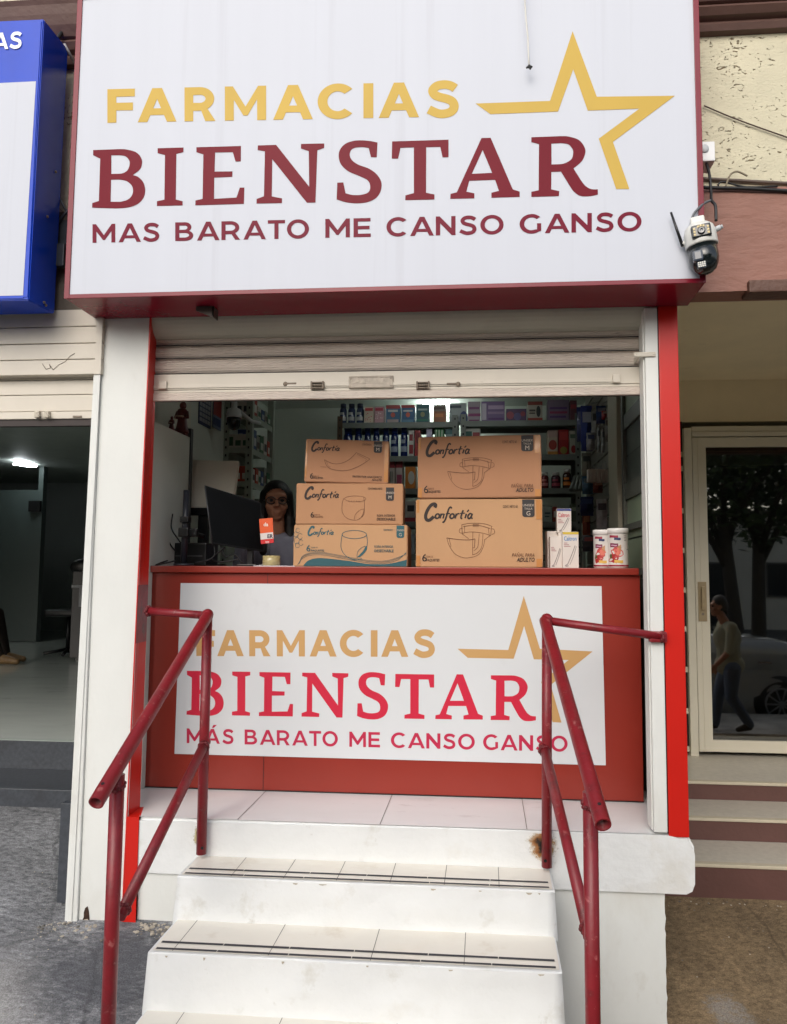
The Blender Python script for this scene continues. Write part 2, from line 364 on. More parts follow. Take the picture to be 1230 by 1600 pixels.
def stucco(m, col, pit, th=.60):
    n = m.node_tree.nodes; L = m.node_tree.links; b = n['Principled BSDF']; b.inputs['Roughness'].default_value = .85
    tc = n.new('ShaderNodeTexCoord'); mp = n.new('ShaderNodeMapping'); L.new(tc.outputs['Object'], mp.inputs[0]); mp.inputs['Scale'].default_value = (.72, 1, 1.25)
    a = n.new('ShaderNodeTexNoise'); a.inputs['Scale'].default_value = 30; a.inputs['Detail'].default_value = 3; a.inputs['Distortion'].default_value = 2.2
    g = n.new('ShaderNodeTexNoise'); g.inputs['Scale'].default_value = 4.5; g.inputs['Detail'].default_value = 4
    c = n.new('ShaderNodeTexNoise'); c.inputs['Scale'].default_value = 110; c.inputs['Detail'].default_value = 6
    for q in (a, g, c): L.new(mp.outputs[0], q.inputs['Vector'])
    s = n.new('ShaderNodeMath'); s.operation = 'MULTIPLY_ADD'; s.inputs[1].default_value = .42; L.new(g.outputs[0], s.inputs[0]); L.new(a.outputs[0], s.inputs[2])
    r = n.new('ShaderNodeMapRange'); r.inputs[1].default_value = th+.25; r.inputs[2].default_value = th+.30; L.new(s.outputs[0], r.inputs[0])
    mx = n.new('ShaderNodeMix'); mx.data_type = 'RGBA'; mx.inputs['A'].default_value = tuple(col)+(1,); mx.inputs['B'].default_value = tuple(pit)+(1,); L.new(r.outputs[0], mx.inputs['Factor'])
    g2 = n.new('ShaderNodeMapRange'); g2.inputs[1].default_value = .3; g2.inputs[2].default_value = .7; g2.inputs[3].default_value = .86; g2.inputs[4].default_value = 1.06; L.new(g.outputs[0], g2.inputs[0])
    mu = n.new('ShaderNodeMix'); mu.data_type = 'RGBA'; mu.blend_type = 'MULTIPLY'; mu.inputs['Factor'].default_value = 1; L.new(mx.outputs['Result'], mu.inputs['A']); L.new(g2.outputs[0], mu.inputs['B'])
    L.new(mu.outputs['Result'], b.inputs['Base Color'])
    h = n.new('ShaderNodeMath'); h.operation = 'MULTIPLY_ADD'; h.inputs[1].default_value = -1.0; L.new(r.outputs[0], h.inputs[0])
    h2 = n.new('ShaderNodeMath'); h2.operation = 'MULTIPLY'; h2.inputs[1].default_value = .35; L.new(c.outputs[0], h2.inputs[0]); L.new(h2.outputs[0], h.inputs[2])
    bp = n.new('ShaderNodeBump'); bp.inputs['Strength'].default_value = .8; bp.inputs['Distance'].default_value = .012; L.new(h.outputs[0], bp.inputs['Height']); L.new(bp.outputs[0], b.inputs['Normal'])
stucco(M_stucco, c8(206,200,174), c8(124,110,82))
M_brownpaint = mat('flaking_brown_paint', c8(140,98,84), .6, .10, 3, .8, 22, dirt=[((.16,.09,.07), .60, 6, .35), ((.40,.27,.22), .64, 3, .3)], stretch=(.6,1,1.4))
M_brownstep = mat('brown_step_paint', c8(96,66,60), .5, .10, 5, .25, 40, dirt=[((.42,.36,.32), .68, 26, .7), ((.10,.06,.05), .6, 5, .4)])
M_cornice = mat('dark_brown_cornice', c8(92,66,58), .6, .12, 6, .3, 30)
M_terrazzo = mat('grey_terrazzo', c8(192,186,174), .35, .09, 30, .04, 60, dirt=[((.28,.25,.21), .62, 3, .35)])
M_nosing = mat('pale_step_nosing', c8(196,186,164), .5, .06, 20, .1, 60)
M_soffit = mat('beige_ceiling_paint', c8(236,222,190), .75, .06, 2.5, .15, 20, dirt=[((.28,.24,.18), .64, 3, .3)])
M_alu = mat('cream_aluminium', c8(212,206,188), .35, .04, 3, spec=.5, dirt=[((.4,.36,.28), .66, 6, .25)])
M_blue = mat('blue_sign_vinyl', c8(2,62,186), .24, .10, 3, .1, 6, spec=.3)
M_dark = mat('black_plastic', c8(16,17,19), .35, .1, 10)
M_grey = mat('grey_shelf_steel', c8(120,124,120), .5, .06, 6)
M_inwall = mat('pale_interior_wall', c8(206,210,200), .7, .05, 2, .05, 20)
M_inceil = mat('pale_interior_ceiling', c8(212,214,208), .8, .04, 2)
M_panel = mat('ivory_panel', c8(206,204,190), .6, .03, 2)
M_granite = mat('dark_grey_granite', c8(62,66,72), .4, .25, 45, .05, 60, dirt=[((.30,.31,.32), .70, 60, .6), ((.03,.03,.035), .58, 3, .5)])
M_marble2 = mat('polished_grey_marble_floor', c8(204,210,204), .10, .05, 2, dirt=[((.22,.24,.22), .62, 2.2, .55)], stretch=(1,3,1))
def concrete(name, col, dark, streak, ang, wet=None, light=None):
    m = bpy.data.materials.new(name); m.use_nodes = True
    n = m.node_tree.nodes; L = m.node_tree.links; b = n['Principled BSDF']; b.inputs['Roughness'].default_value = .8
    tc = n.new('ShaderNodeTexCoord'); mp = n.new('ShaderNodeMapping'); mp.inputs['Rotation'].default_value = (0, 0, R(ang)); mp.inputs['Scale'].default_value = (streak, 1, 1)
    L.new(tc.outputs['Object'], mp.inputs[0])
    f = n.new('ShaderNodeTexNoise'); f.inputs['Scale'].default_value = 55; f.inputs['Detail'].default_value = 7; f.inputs['Roughness'].default_value = .7; L.new(mp.outputs[0], f.inputs[0])
    k = n.new('ShaderNodeTexNoise'); k.inputs['Scale'].default_value = 2.2; k.inputs['Detail'].default_value = 6; k.inputs['Roughness'].default_value = .62; L.new(tc.outputs['Object'], k.inputs[0])
    r = n.new('ShaderNodeMapRange'); r.inputs[1].default_value = .36; r.inputs[2].default_value = .66; L.new(f.outputs[0], r.inputs[0])
    a = n.new('ShaderNodeMix'); a.data_type = 'RGBA'; a.inputs['A'].default_value = tuple(dark)+(1,); a.inputs['B'].default_value = tuple(col)+(1,); L.new(r.outputs[0], a.inputs['Factor'])
    r2 = n.new('ShaderNodeMapRange'); r2.inputs[1].default_value = .35; r2.inputs[2].default_value = .68; r2.inputs[3].default_value = .62; r2.inputs[4].default_value = 1.25; L.new(k.outputs[0], r2.inputs[0])
    mu = n.new('ShaderNodeMix'); mu.data_type = 'RGBA'; mu.blend_type = 'MULTIPLY'; mu.inputs['Factor'].default_value = 1; L.new(a.outputs['Result'], mu.inputs['A']); L.new(r2.outputs[0], mu.inputs['B'])
    out = mu.outputs['Result']
    for (pc, ps, px, py, pr) in (wet or []):       # spills and dust patches lying on the ground
        v = n.new('ShaderNodeVectorMath'); v.operation = 'DISTANCE'; v.inputs[1].default_value = (px, py, 0); 
        sx = n.new('ShaderNodeVectorMath'); sx.operation = 'MULTIPLY'; sx.inputs[1].default_value = (1, 1, 0); L.new(tc.outputs['Object'], sx.inputs[0]); L.new(sx.outputs[0], v.inputs[0])
        ad = n.new('ShaderNodeMath'); ad.operation = 'MULTIPLY_ADD'; ad.inputs[1].default_value = ps; L.new(f.outputs[0], ad.inputs[0]); L.new(v.outputs['Value'], ad.inputs[2])
        ad2 = n.new('ShaderNodeMath'); ad2.operation = 'MULTIPLY_ADD'; ad2.inputs[1].default_value = ps*1.6; L.new(k.outputs[0], ad2.inputs[0]); L.new(ad.outputs[0], ad2.inputs[2])
        q = n.new('ShaderNodeMapRange'); q.inputs[1].default_value = pr+ps*1.3; q.inputs[2].default_value = pr*.45+ps*1.3; q.inputs[4].default_value = .8; L.new(ad2.outputs[0], q.inputs[0])
        mx = n.new('ShaderNodeMix'); mx.data_type = 'RGBA'; L.new(q.outputs[0], mx.inputs['Factor']); L.new(out, mx.inputs['A']); mx.inputs['B'].default_value = tuple(pc)+(1,); out = mx.outputs['Result']
    # grit: pale and dark grains, and a few hairline cracks
    gr = n.new('ShaderNodeTexNoise'); gr.inputs['Scale'].default_value = 190; gr.inputs['Detail'].default_value = 3; L.new(tc.outputs['Object'], gr.inputs[0])
    gm = n.new('ShaderNodeMapRange'); gm.inputs[1].default_value = .36; gm.inputs[2].default_value = .64; gm.inputs[3].default_value = .74; gm.inputs[4].default_value = 1.26; L.new(gr.outputs[0], gm.inputs[0])
    g2 = n.new('ShaderNodeMix'); g2.data_type = 'RGBA'; g2.blend_type = 'MULTIPLY'; g2.inputs['Factor'].default_value = 1; L.new(out, g2.inputs['A']); L.new(gm.outputs[0], g2.inputs['B']); out = g2.outputs['Result']
    wv = n.new('ShaderNodeVectorMath'); wv.operation = 'MULTIPLY_ADD'; wv.inputs[1].default_value = (.22,.22,0); L.new(k.outputs[1], wv.inputs[0]); L.new(tc.outputs['Object'], wv.inputs[2])
    vo = n.new('ShaderNodeTexVoronoi'); vo.feature = 'DISTANCE_TO_EDGE'; vo.inputs['Scale'].default_value = .62; L.new(wv.outputs[0], vo.inputs['Vector'])
    vm = n.new('ShaderNodeMapRange'); vm.inputs[1].default_value = .0025; vm.inputs[2].default_value = .006; vm.inputs[3].default_value = .4; vm.inputs[4].default_value = 0; L.new(vo.outputs['Distance'], vm.inputs[0])
    cm = n.new('ShaderNodeMix'); cm.data_type = 'RGBA'; L.new(vm.outputs[0], cm.inputs['Factor']); L.new(out, cm.inputs['A']); cm.inputs['B'].default_value = (dark[0]*.35, dark[1]*.35, dark[2]*.35, 1); out = cm.outputs['Result']
    L.new(out, b.inputs['Base Color'])
    hh = n.new('ShaderNodeMath'); hh.operation = 'MULTIPLY_ADD'; hh.inputs[1].default_value = .5; L.new(gr.outputs[0], hh.inputs[0]); L.new(f.outputs[0], hh.inputs[2])
    bp = n.new('ShaderNodeBump'); bp.inputs['Strength'].default_value = .8; bp.inputs['Distance'].default_value = .008; L.new(hh.outputs[0], bp.inputs['Height']); L.new(bp.outputs[0], b.inputs['Normal'])
    return m
M_concrete = concrete('brushed_grey_concrete', c8(160,161,163), c8(94,95,98), .45, 28, wet=[(c8(176,174,170), .35, -2.0, -.75, .6), (c8(70,72,78), .3, -1.45, -.25, .35)])
M_earth = concrete('stained_brown_concrete', c8(138,118,90), c8(96,80,58), .6, -20, wet=[(c8(40,36,32), .30, .80, -.20, .24), (c8(140,134,126), .30, .98, .22, .13)])
M_asphalt = concrete('asphalt', (.06,.06,.06), (.035,.035,.035), 1, 0)
M_walk = concrete('street_pavement_concrete', c8(196,192,184), c8(170,166,160), 1, 0)

# ------------------------------------------------------------ ground
ZST = -0.36
def zleft(y): return max(ZST, .05+.235*y)
def zright(y): return max(ZST, -.36+.306*y) if y > 0 else ZST
def sheet(name, xs, ys, zf, mt):
    bm = BM(); g = [[bm.verts.new((x, y, zf(y)+.006*noise.noise((x*2.3, y*2.3, 0)))) for x in xs] for y in ys]
    for i in range(len(ys)-1):
        for j in range(len(xs)-1):
            f = bm.faces.new([g[i][j], g[i][j+1], g[i+1][j+1], g[i+1][j]]); f.smooth = True
    return structure(name, bm, mt)
fr = lambda a, b, n: [a+(b-a)*i/n for i in range(n+1)]
sheet('concrete_ramp', fr(-9, -.6, 60), fr(-1.78, .83, 40), zleft, M_concrete)
sheet('ground', fr(-.55, 9, 60), fr(-1.78, .86, 40), zright, M_earth)
bm = BM(); poly(bm, [(-30,-3.12,ZST-.004),(30,-3.12,ZST-.004),(30,-1.77,ZST-.004),(-30,-1.77,ZST-.004)]); poly(bm, [(-30,-3.12,-.6),(30,-3.12,-.6),(30,-3.12,ZST-.004),(-30,-3.12,ZST-.004)]); structure('pavement', bm, M_walk)
bm = BM(); poly(bm, [(-200,-200,-.6),(200,-200,-.6),(200,-3.115,-.6),(-200,-3.115,-.6)]); poly(bm, [(-200,-3.1,-.75),(200,-3.1,-.75),(200,200,-.75),(-200,200,-.75)]); structure('road', bm, M_asphalt)

# ------------------------------------------------------------ the building: pharmacy bay in the middle, a shop on its left, a glazed entrance on its right
bld = thing('shop_building', (-.3, 0, 0), 'cream stuccoed shop building with white and red pillars and a brown beam', 'building')
ZF = .477
# front slab and base below the pharmacy floor
bm = BM()
prof = [(-1.452,.25),(.795,.25),(.818,.262),(.829,.29),(.832,.43),(.812,.468),(.735,.473),(.68,.474),(-1.452,.474)]
A = [bm.verts.new((x, 0, z)) for x, z in prof]; B = [bm.verts.new((x, 1.2, z)) for x, z in prof]; n = len(prof)
for i in range(n): bm.faces.new([A[i], A[(i+1) % n], B[(i+1) % n], B[i]])
bm.faces.new(A); bm.faces.new(B)
bmesh.ops.bevel(bm, geom=[e for e in bm.edges if abs(e.verts[0].co.y) < 1e-4 and abs(e.verts[1].co.y) < 1e-4 and e.verts[0].co.z > .4 and e.verts[1].co.z > .4], offset=.012, segments=3, affect='EDGES')
part('floor_slab', bm, M_step, bld)
bm = BM(); g = []
for i in range(41):     # hand plastered base, a little uneven at its right end
    z = -.55+i*.02
    g.append(.714+.006*noise.noise((0, 0, z*9))+.006*noise.noise((3, 0, z*30)))
L_ = [bm.verts.new((-1.452, .014, -.55+i*.02)) for i in range(41)]; R_ = [bm.verts.new((g[i], .014, -.55+i*.02)) for i in range(41)]; K_ = [bm.verts.new((g[i]-.004, .6, -.55+i*.02)) for i in range(41)]
for i in range(40): bm.faces.new([L_[i], R_[i], R_[i+1], L_[i+1]]); bm.faces.new([R_[i], K_[i], K_[i+1], R_[i+1]])
part('base_wall', bm, M_white, bld)
bm = BM(); poly(bm, [(-1.453,.004,ZF),(.775,.004,ZF),(.775,.13,ZF),(-1.495,.13,ZF)]); poly(bm, [(-1.784,.13,ZF),(.799,.13,ZF),(.799,3,ZF),(-1.784,3,ZF)]); 
fl = part('tiled_floor', bm, M_marble, bld)
for x in (-1.03, -.43, .17, .77): bm = BM(); poly(bm, [(x,.004,ZF+.0015),(x+.003,.004,ZF+.0015),(x+.003,1,ZF+.0015),(x,1,ZF+.0015)]); part('tile_joint', bm, M_joint, fl)
# left pillar, with its splayed red reveal
bm = BM(); box(bm, -1.70, -1.54, 0, .12, -.1, 2.9, bev=.004)
pil = part('white_pillar', bm, M_white, bld)
bm = BM(); box(bm, -1.757, -1.7005, -.012, .1, .03, 2.64, bev=.006); box(bm, -1.742, -1.722, -.017, -.0125, .03, 2.64, bev=.002)
for v in bm.verts: v.co.x += .030*max(0, v.co.z)/2.64 if v.co.x < -1.715 else 0
part('shutter_guide', bm, M_white, pil)
t0 = at(237,485,0); t1 = at(248,485,.115); b0 = at(191,1456,0); b1 = at(212,1440,.115)
t0.z = t1.z = 2.66; b0.z = .0; b1.z = .02
bm = BM(); v = [bm.verts.new(p) for p in (b0+Vector((0,-.0035,0)), b1, t1, t0+Vector((0,-.0035,0)), t0+Vector((-.06,.05,0)), b0+Vector((-.04,.05,0)), t0+Vector((-.004,-.0035,0)), b0+Vector((-.004,-.0035,0)))]
bm.faces.new([v[0], v[1], v[2], v[3]]); bm.faces.new([v[7], v[0], v[3], v[6]]); bm.faces.new([v[6], v[4], v[5], v[7]])
part('red_reveal', bm, M_red, pil)
bm = BM(); poly(bm, [at(191,1458,-.0045), at(212,1441,-.0045), at(217.5,1277,-.0045), at(199.0,1277,-.0045)]); q_ = at(217.5,1277,-.0045); p_ = at(199.0,1277,-.0045); poly(bm, [p_, q_, Vector((-1.45,.006,q_.z+.001)), Vector((-1.492,.13,q_.z+.002)), Vector((-1.53,.10,q_.z+.002))]); part('red_reveal_foot', bm, M_red, pil)
bm = BM(); poly(bm, [(-1.545,-.0012,-.1),b0+Vector((.001,.0023,-.1)),t0+Vector((.001,.0023,.24)),(-1.545,-.0012,2.9)]); part('pillar_edge', bm, M_white, pil)
REV = (b0, b1, t0, t1)
bm = BM(); q = [at(x, y, -.002) for x, y in [(133,1419),(137,1416),(139,1424),(140,1437),(136,1446),(129,1448),(127,1441),(131,1433),(131,1426)]]
poly(bm, q); part('rusted_hole', bm, mat('rust_hole', c8(58,38,26), .9, .5, 60, .6, 90), pil)
bm = BM(); bmq = [at(x, y, -.0025) for x, y in [(131,1437),(137,1436),(139,1441),(135,1446),(130,1444)]]; poly(bm, bmq); part('broken_render', bm, mat('broken_render', c8(190,178,160), .9, .2, 60, .5, 80), pil)
# right posts
bm = BM(); box(bm, .674, .727, -.004, .10, .485, 2.63, bev=.004); box(bm, .668, .6735, .012, .09, .49, 2.62); wp = part('white_post', bm, M_white, bld)
bm = BM(); box(bm, .732, .812, 0, .16, .468, 2.64, bev=.004); part('red_post', bm, M_red, bld)
bm = BM(); box(bm, .7275, .7315, .004, .05, .48, 2.62); part('post_joint', bm, M_dark, bld)
# room behind
bm = BM(); poly(bm, [(-1.785,.125,ZF),(-1.785,3,ZF),(-1.785,3,3),(-1.785,.125,3)]); part('side_wall', bm, M_inwall, bld)
bm = BM(); box(bm, -2, .9, 2.95, 3.05, 0, 3.1); part('back_wall', bm, M_inwall, bld)
bm = BM(); box(bm, .80, .814, .162, 3.1, .30, 3.0); part('side_wall', bm, M_inwall, bld)
bm = BM(); box(bm, -1.784, .799, .36, 2.949, 2.86, 2.95); part('ceiling', bm, M_inceil, bld)
bm = BM(); box(bm, -9, 9, .34, 12, 3.12, 3.4); part('upper_slab', bm, M_inceil, bld)
# cove above the shutter
bm = BM(); P = [(.005+.10*(1-math.cos(a)), 2.665-.10*math.sin(a)) for a in [i*math.pi/2/8 for i in range(9)]]
for i in range(8):
    f = poly(bm, [(-1.6, P[i][0], P[i][1]), (.70, P[i][0], P[i][1]), (.70, P[i+1][0], P[i+1][1]), (-1.6, P[i+1][0], P[i+1][1])])
part('lintel_cove', bm, mat('grey_lintel_paint', c8(186,184,170), .7, .06, 3), bld)
bm = BM(); box(bm, -1.7, .8, .11, .35, 2.56, 3.2); part('lintel', bm, M_inwall, bld)
# upper facade
bm = BM(); box(bm, -9, 9, .03, .33, 3.0, 3.86); box(bm, -9, 9, .06, .33, 4.08, 6.5); part('stucco_wall', bm, M_stucco, bld)
bm = BM()   # cornice profile swept along x
cp = [(.03,3.845),(.0,3.85),(-.012,3.875),(-.004,3.89),(-.03,3.90),(-.05,3.925),(-.035,3.945),(-.05,3.95),(-.075,3.99),(-.09,4.03),(-.10,4.07),(-.11,4.09),(.1,4.10)]
for i in range(len(cp)-1): poly(bm, [(-9,cp[i][0],cp[i][1]),(9,cp[i][0],cp[i][1]),(9,cp[i+1][0],cp[i+1][1]),(-9,cp[i+1][0],cp[i+1][1])])
part('cornice', bm, M_cornice, bld)
bm = BM()
X0 = .80; N = 70
bt = [bm.verts.new((X0+i*.07, -.012+.004*noise.noise((i*.5,0,0)), 3.135+.004*noise.noise((i*1.3,5,0)))) for i in range(N)]
b2 = [bm.verts.new((X0+i*.07, -.022+.004*noise.noise((i*.5,9,0)), 3.10)) for i in range(N)]
bb = [bm.verts.new((X0+i*.07, -.022+.004*noise.noise((i*.5,3,0)), 2.685+.004*noise.noise((i*1.1,7,0)))) for i in range(N)]
bk = [bm.verts.new((X0+i*.07, .1, 2.685)) for i in range(N)]; bt2 = [bm.verts.new((X0+i*.07, .04, 3.14)) for i in range(N)]
for i in range(N-1):
    for a, b in ((bt2, bt), (bt, b2), (b2, bb), (bb, bk)): bm.faces.new([a[i], a[i+1], b[i+1], b[i]])
part('brown_beam', bm, M_brownpaint, bld)
p = at(1168, 440, -.03); bm = BM(); box(bm, p.x, 6, -.05, .05, at(1168,459,-.03).z, p.z, bev=.006); part('beam_ledge', bm, mat('dark_brown_ledge', c8(92,64,52), .6, .1, 8, .5, 40), bld)
bm = BM(); box(bm, -9, -1.2, -.015, .1, 2.665, 2.80); box(bm, -9, -1.2, -.0, .1, 2.80, 3.14); part('left_beam', bm, mat('grimy_beam', c8(96,88,78), .8, .2, 8, .5, 30), bld)
# ---- glazed entrance on the right, set back behind the porch
YD = 2.2; ZL = .2875; ZH = 2.87
bm = BM(); poly(bm, [(.815,.1,ZH),(7,.1,ZH),(7,YD+.1,ZH),(.815,YD+.1,ZH)]); part('porch_ceiling', bm, M_soffit, bld)
bm = BM(); box(bm, 3.4, 3.5, .1, YD+.1, -.4, ZH-.001); part('porch_bounce_wall', bm, M_white, bld)  # unseen white wall added to bounce light up to the porch ceiling
xj0, xj1, xs1, xg = at(1067,700,YD).x, at(1079,700,YD).x, at(1079.8,700,YD).x, at(1101,700,YD).x
zr0, zr1, zt0, zt1, zb = at(1150,699,YD).z, at(1150,684,YD).z, at(1150,676,YD).z, at(1150,596,YD).z, at(1113,1155,YD).z
bm = BM(); box(bm, .815, xj0-.10, YD+.02, YD+.1, -.4, ZH); box(bm, xj0-.10, 7, YD+.03, YD+.1, zr1+.12, ZH); part('entrance_wall', bm, M_soffit, bld)
bm = BM(); box(bm, xj0-.0995, xj0, YD+.012, YD+.019, ZL+.02, zr1+.119); slit = part('dark_side_pane', bm, M_dark, bld)
bm = BM()
for py in (710, 732, 798, 860, 922, 983, 1046, 1111, 1170):
    z = at(1072, py, YD).z; box(bm, xj0-.099, xj0-.001, YD-.004, YD+.0115, z-.018, z+.018, bev=.003)
part('glazing_bar', bm, M_alu, slit)
bm = BM()
box(bm, xs1, xg, YD-.03, YD+.02, ZL+.03, zr1, bev=.004); box(bm, xg-.002, 3.9, YD-.026, YD+.018, zr0, zr1, bev=.004); box(bm, xg-.002, 3.9, YD-.026, YD+.018, ZL+.03, zb, bev=.004); box(bm, 2.75, 2.9, YD-.028, YD+.02, zb-.01, zr0+.01, bev=.004)
box(bm, xs1+.036, xs1+.040, YD-.034, YD-.029, ZL+.03, zr1, bev=.001)
door = part('glass_door', bm, M_alu, bld)
bm = BM(); box(bm, xj0, xj1, YD-.035, YD+.03, ZL, zt0+.03, bev=.004); box(bm, xj1+.002, 3.9, YD-.04, YD+.03, zr1+.006, zt0, bev=.003); box(bm, xj1+.002, 3.9, YD-.033, YD+.03, zt0+.002, zt0+.04, bev=.003); part('door_frame', bm, M_alu, bld)
bm = BM(); box(bm, xg, 2.75, YD-.006, YD, zb, zr0+.001); box(bm, 2.9, 3.9, YD-.006, YD, zb, zr0+.001); part('pane', bm, glass('door_glass', (.52,.53,.48), .018, .17), door)
a = at(1090, 909, YD-.03); b = at(1105, 971, YD-.03)
bm = BM(); box(bm, a.x, b.x, YD-.036, YD-.0305, b.z, a.z, bev=.002)
box(bm, a.x+.018, b.x-.014, YD-.062, YD-.05, a.z-.19, a.z-.03, bev=.004); box(bm, a.x+.022, b.x-.018, YD-.052, YD-.036, a.z-.05, a.z-.035); box(bm, a.x+.022, b.x-.018, YD-.052, YD-.036, a.z-.185, a.z-.17)
h = part('handle', bm, mat('brass_tinted_handle', c8(168,150,118), .35, .08, 20, metal=.3), door)
bm = BM(); lathe(bm, 0, 0, [(.009, 0), (.009, .004)], 12); bm.transform(Matrix.Translation(((a.x+b.x)/2, YD-.036, b.z+.05)) @ Matrix.Rotation(R(90), 4, 'X')); part('keyhole', bm, M_iron, h)
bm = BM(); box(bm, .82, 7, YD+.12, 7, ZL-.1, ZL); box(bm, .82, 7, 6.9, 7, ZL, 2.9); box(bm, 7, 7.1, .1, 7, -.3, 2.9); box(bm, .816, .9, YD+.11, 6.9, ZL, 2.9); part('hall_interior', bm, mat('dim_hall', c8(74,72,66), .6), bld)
bm = BM(); box(bm, .816, 7, YD+.12, 7, 2.9, 3.0); part('hall_ceiling', bm, M_soffit, bld)
# ---- left shop
YL = 1.22
bm = BM(); poly(bm, [(-9,YL,ZF+.02),(-1.80,YL,ZF+.02),(-1.80,9,ZF+.02),(-9,9,ZF+.02)]); part('marble_floor', bm, M_marble2, bld)
bm = BM(); box(bm, -9, -1.80, YL+.001, YL+.03, .2, ZF+.019); box(bm, -9, -1.76, .82, YL, .1, .335, bev=.004); part('granite_step', bm, M_granite, bld)
bm = BM(); box(bm, -9, -1.80, YL-.003, YL+.02, ZF+.0195, ZF+.026); part('floor_edge', bm, mat('pale_edge_trim', c8(150,158,152), .4), bld)
bm = BM(); a = at(95,1255,.06); b = at(92,1411,.06); box(bm, a.x, -1.757, .06, .11, b.z, a.z, bev=.003); part('granite_jamb', bm, M_granite, bld)
bm = BM(); box(bm, -9, -1.86, 9, 9.1, 0, 3.1); box(bm, -9.1, -9, 0, 9, 0, 3.1); part('shop_wall', bm, mat('teal_grey_wall', c8(152,156,152), .6, .05, 1), bld)
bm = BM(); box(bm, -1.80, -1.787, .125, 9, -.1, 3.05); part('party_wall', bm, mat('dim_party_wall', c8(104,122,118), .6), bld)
bm = BM(); box(bm, -9, -1.80, .34, 9, 2.95, 3.02); part('shop_ceiling', bm, mat('shop_ceiling_paint', c8(160,168,162), .6), bld)
# partition screens standing across the left shop
bm = BM(); 
a = at(62, 790, 7.0); box(bm, -9, a.x, 6.98, 7.02, ZF+.03, 2.62); box(bm, a.x, a.x+.07, 6.95, 7.05, ZF+.03, 2.95)
part('partition_screen', bm, mat('smoked_partition', c8(80,90,88), .3, .03, 1), bld)
# left shop frontage shutter box handled with the shutters below

# ------------------------------------------------------------ entrance steps on the right
est = thing('entrance_steps', (2, 1, -.3), 'brown painted entrance steps with worn grey treads below glass door', 'steps')
# heights and depths follow the perspective of the three risers
t1 = at(1150,1351,.855).z; p1 = atz(1150,1314,t1); t2 = at(1150,1279,p1.y).z; p2 = atz(1150,1250.5,t2); t3 = at(1150,1222,p2.y).z
YR = [.855, p1.y, p2.y]; ZR = [-.4, t1, t2, t3]
bm = BM()
for i in range(3): box(bm, .822, 7, YR[i], YD+.1, ZR[i] if i else -.4, ZR[i+1]-.012)
part('riser', bm, M_brownstep, est)
for i in range(3):
    bm = BM(); y1 = YR[i+1]-.001 if i < 2 else YD+.1
    box(bm, .8225, 7, YR[i]+.03, y1, ZR[i+1]-.0115, ZR[i+1]); part('tread', bm, M_terrazzo, est)
    bm = BM(); box(bm, .8225, 7, YR[i]-.008, YR[i]+.0295, ZR[i+1]-.016, ZR[i+1]+.001, bev=.004); part('nosing', bm, M_nosing, est)
LANDZ = t3
# ------------------------------------------------------------ the tall fascia sign of the pharmacy
SX0, SX1, SZ0, SZ1, SY = -1.732, .853, 2.634, 3.965, -.262
sign = thing('fascia_sign', (-.44, -.13, SZ0), 'large white pharmacy sign box with gold star and maroon lettering above the open shutter', 'sign')
bm = BM(); b = .021
box(bm, SX0, SX1, SY+.006, -.002, SZ0, SZ1, bev=.003)
for x0, x1, z0, z1 in ((SX0-.001, SX0+b, SZ0-.001, SZ1+.001), (SX1-b, SX1+.001, SZ0-.001, SZ1+.001), (SX0+b, SX1-b, SZ0-.001, SZ0+b-.004), (SX0+b, SX1-b, SZ1-b+.006, SZ1+.001)):
    box(bm, x0, x1, SY-.004, SY+.0055, z0, z1, bev=.0015)
part('frame', bm, M_frame, sign)
N = 24
bm = BM(); g = [[bm.verts.new((SX0+b+(SX1-SX0-2*b)*i/N, SY+.0015+.0002*noise.noise((i*.35, j*.5, 2)), SZ0+b-.004+(SZ1-SZ0-2*b+.010)*j/12)) for i in range(N+1)] for j in range(13)]
for j in range(12):
    for i in range(N): f = bm.faces.new([g[j][i], g[j][i+1], g[j+1][i+1], g[j+1][i]]); f.smooth = True
face = part('face_panel', bm, M_face, sign)
LY = SY+.0010
def up2(p): q = at(p[0], p[1], LY); return (q.x, q.z)
serif_xz = [[up2(p) for p in s] for s in SERIF]
star_xz = [[up2(p) for p in STARPX]]
idc = lambda x, z: (x, z)
# gold line: each letter at its own place
FARM = [('F',168,211),('A',215.5,276),('R',288.5,337),('M',351.5,416),('A',427,489),('C',496.5,551),('I',568,583.5),('A',592,655),('S',667,716)]
fl_, fr_, ft_, ftr = up2((168,192)), up2((716,182)), up2((168,139.5)), up2((716,127))
def line_frame(px, py0l, py0r, pxl, pxr):
    return py0l+(py0r-py0l)*(px-pxl)/(pxr-pxl)
farm_xz = []
for ch, x0, x1 in FARM:
    g, W = glyph(ch, .262 if ch != 'I' else .27)
    for s in g:
        o = []
        for (gx, gy) in s:
            px = x0+(x1-x0)*gx/W; pb = line_frame(px, 192, 182, 168, 716); pt = line_frame(px, 139.5, 127, 168, 716)
            o.append(up2((px, pb+(pt-pb)*gy)))
        farm_xz.append(o)
def tagline(s, words, bl, br, tl, tr, w):
    """lower line: words = (text, first px, last px); baseline and cap line between the two ends"""
    out = []
    for txt, x0, x1 in words:
        sp = letters_line(txt, w, .17); mx = max(p[0] for q in sp for p in q)
        for q in sp:
            o = []
            for gx, gy in q:
                px = x0+(x1-x0)*gx/mx; pb = line_frame(px, bl[1], br[1], bl[0], br[0]); pt = line_frame(px, tl[1], tr[1], tl[0], tr[0])
                o.append((px, pb+(pt-pb)*gy))
            out.append(o)
    return out
WORDS = [('MAS', 144.8, 249), ('BARATO', 274, 483), ('ME', 508.5, 579.5), ('CANSO', 604, 787), ('GANSO', 812, 1002.5)]
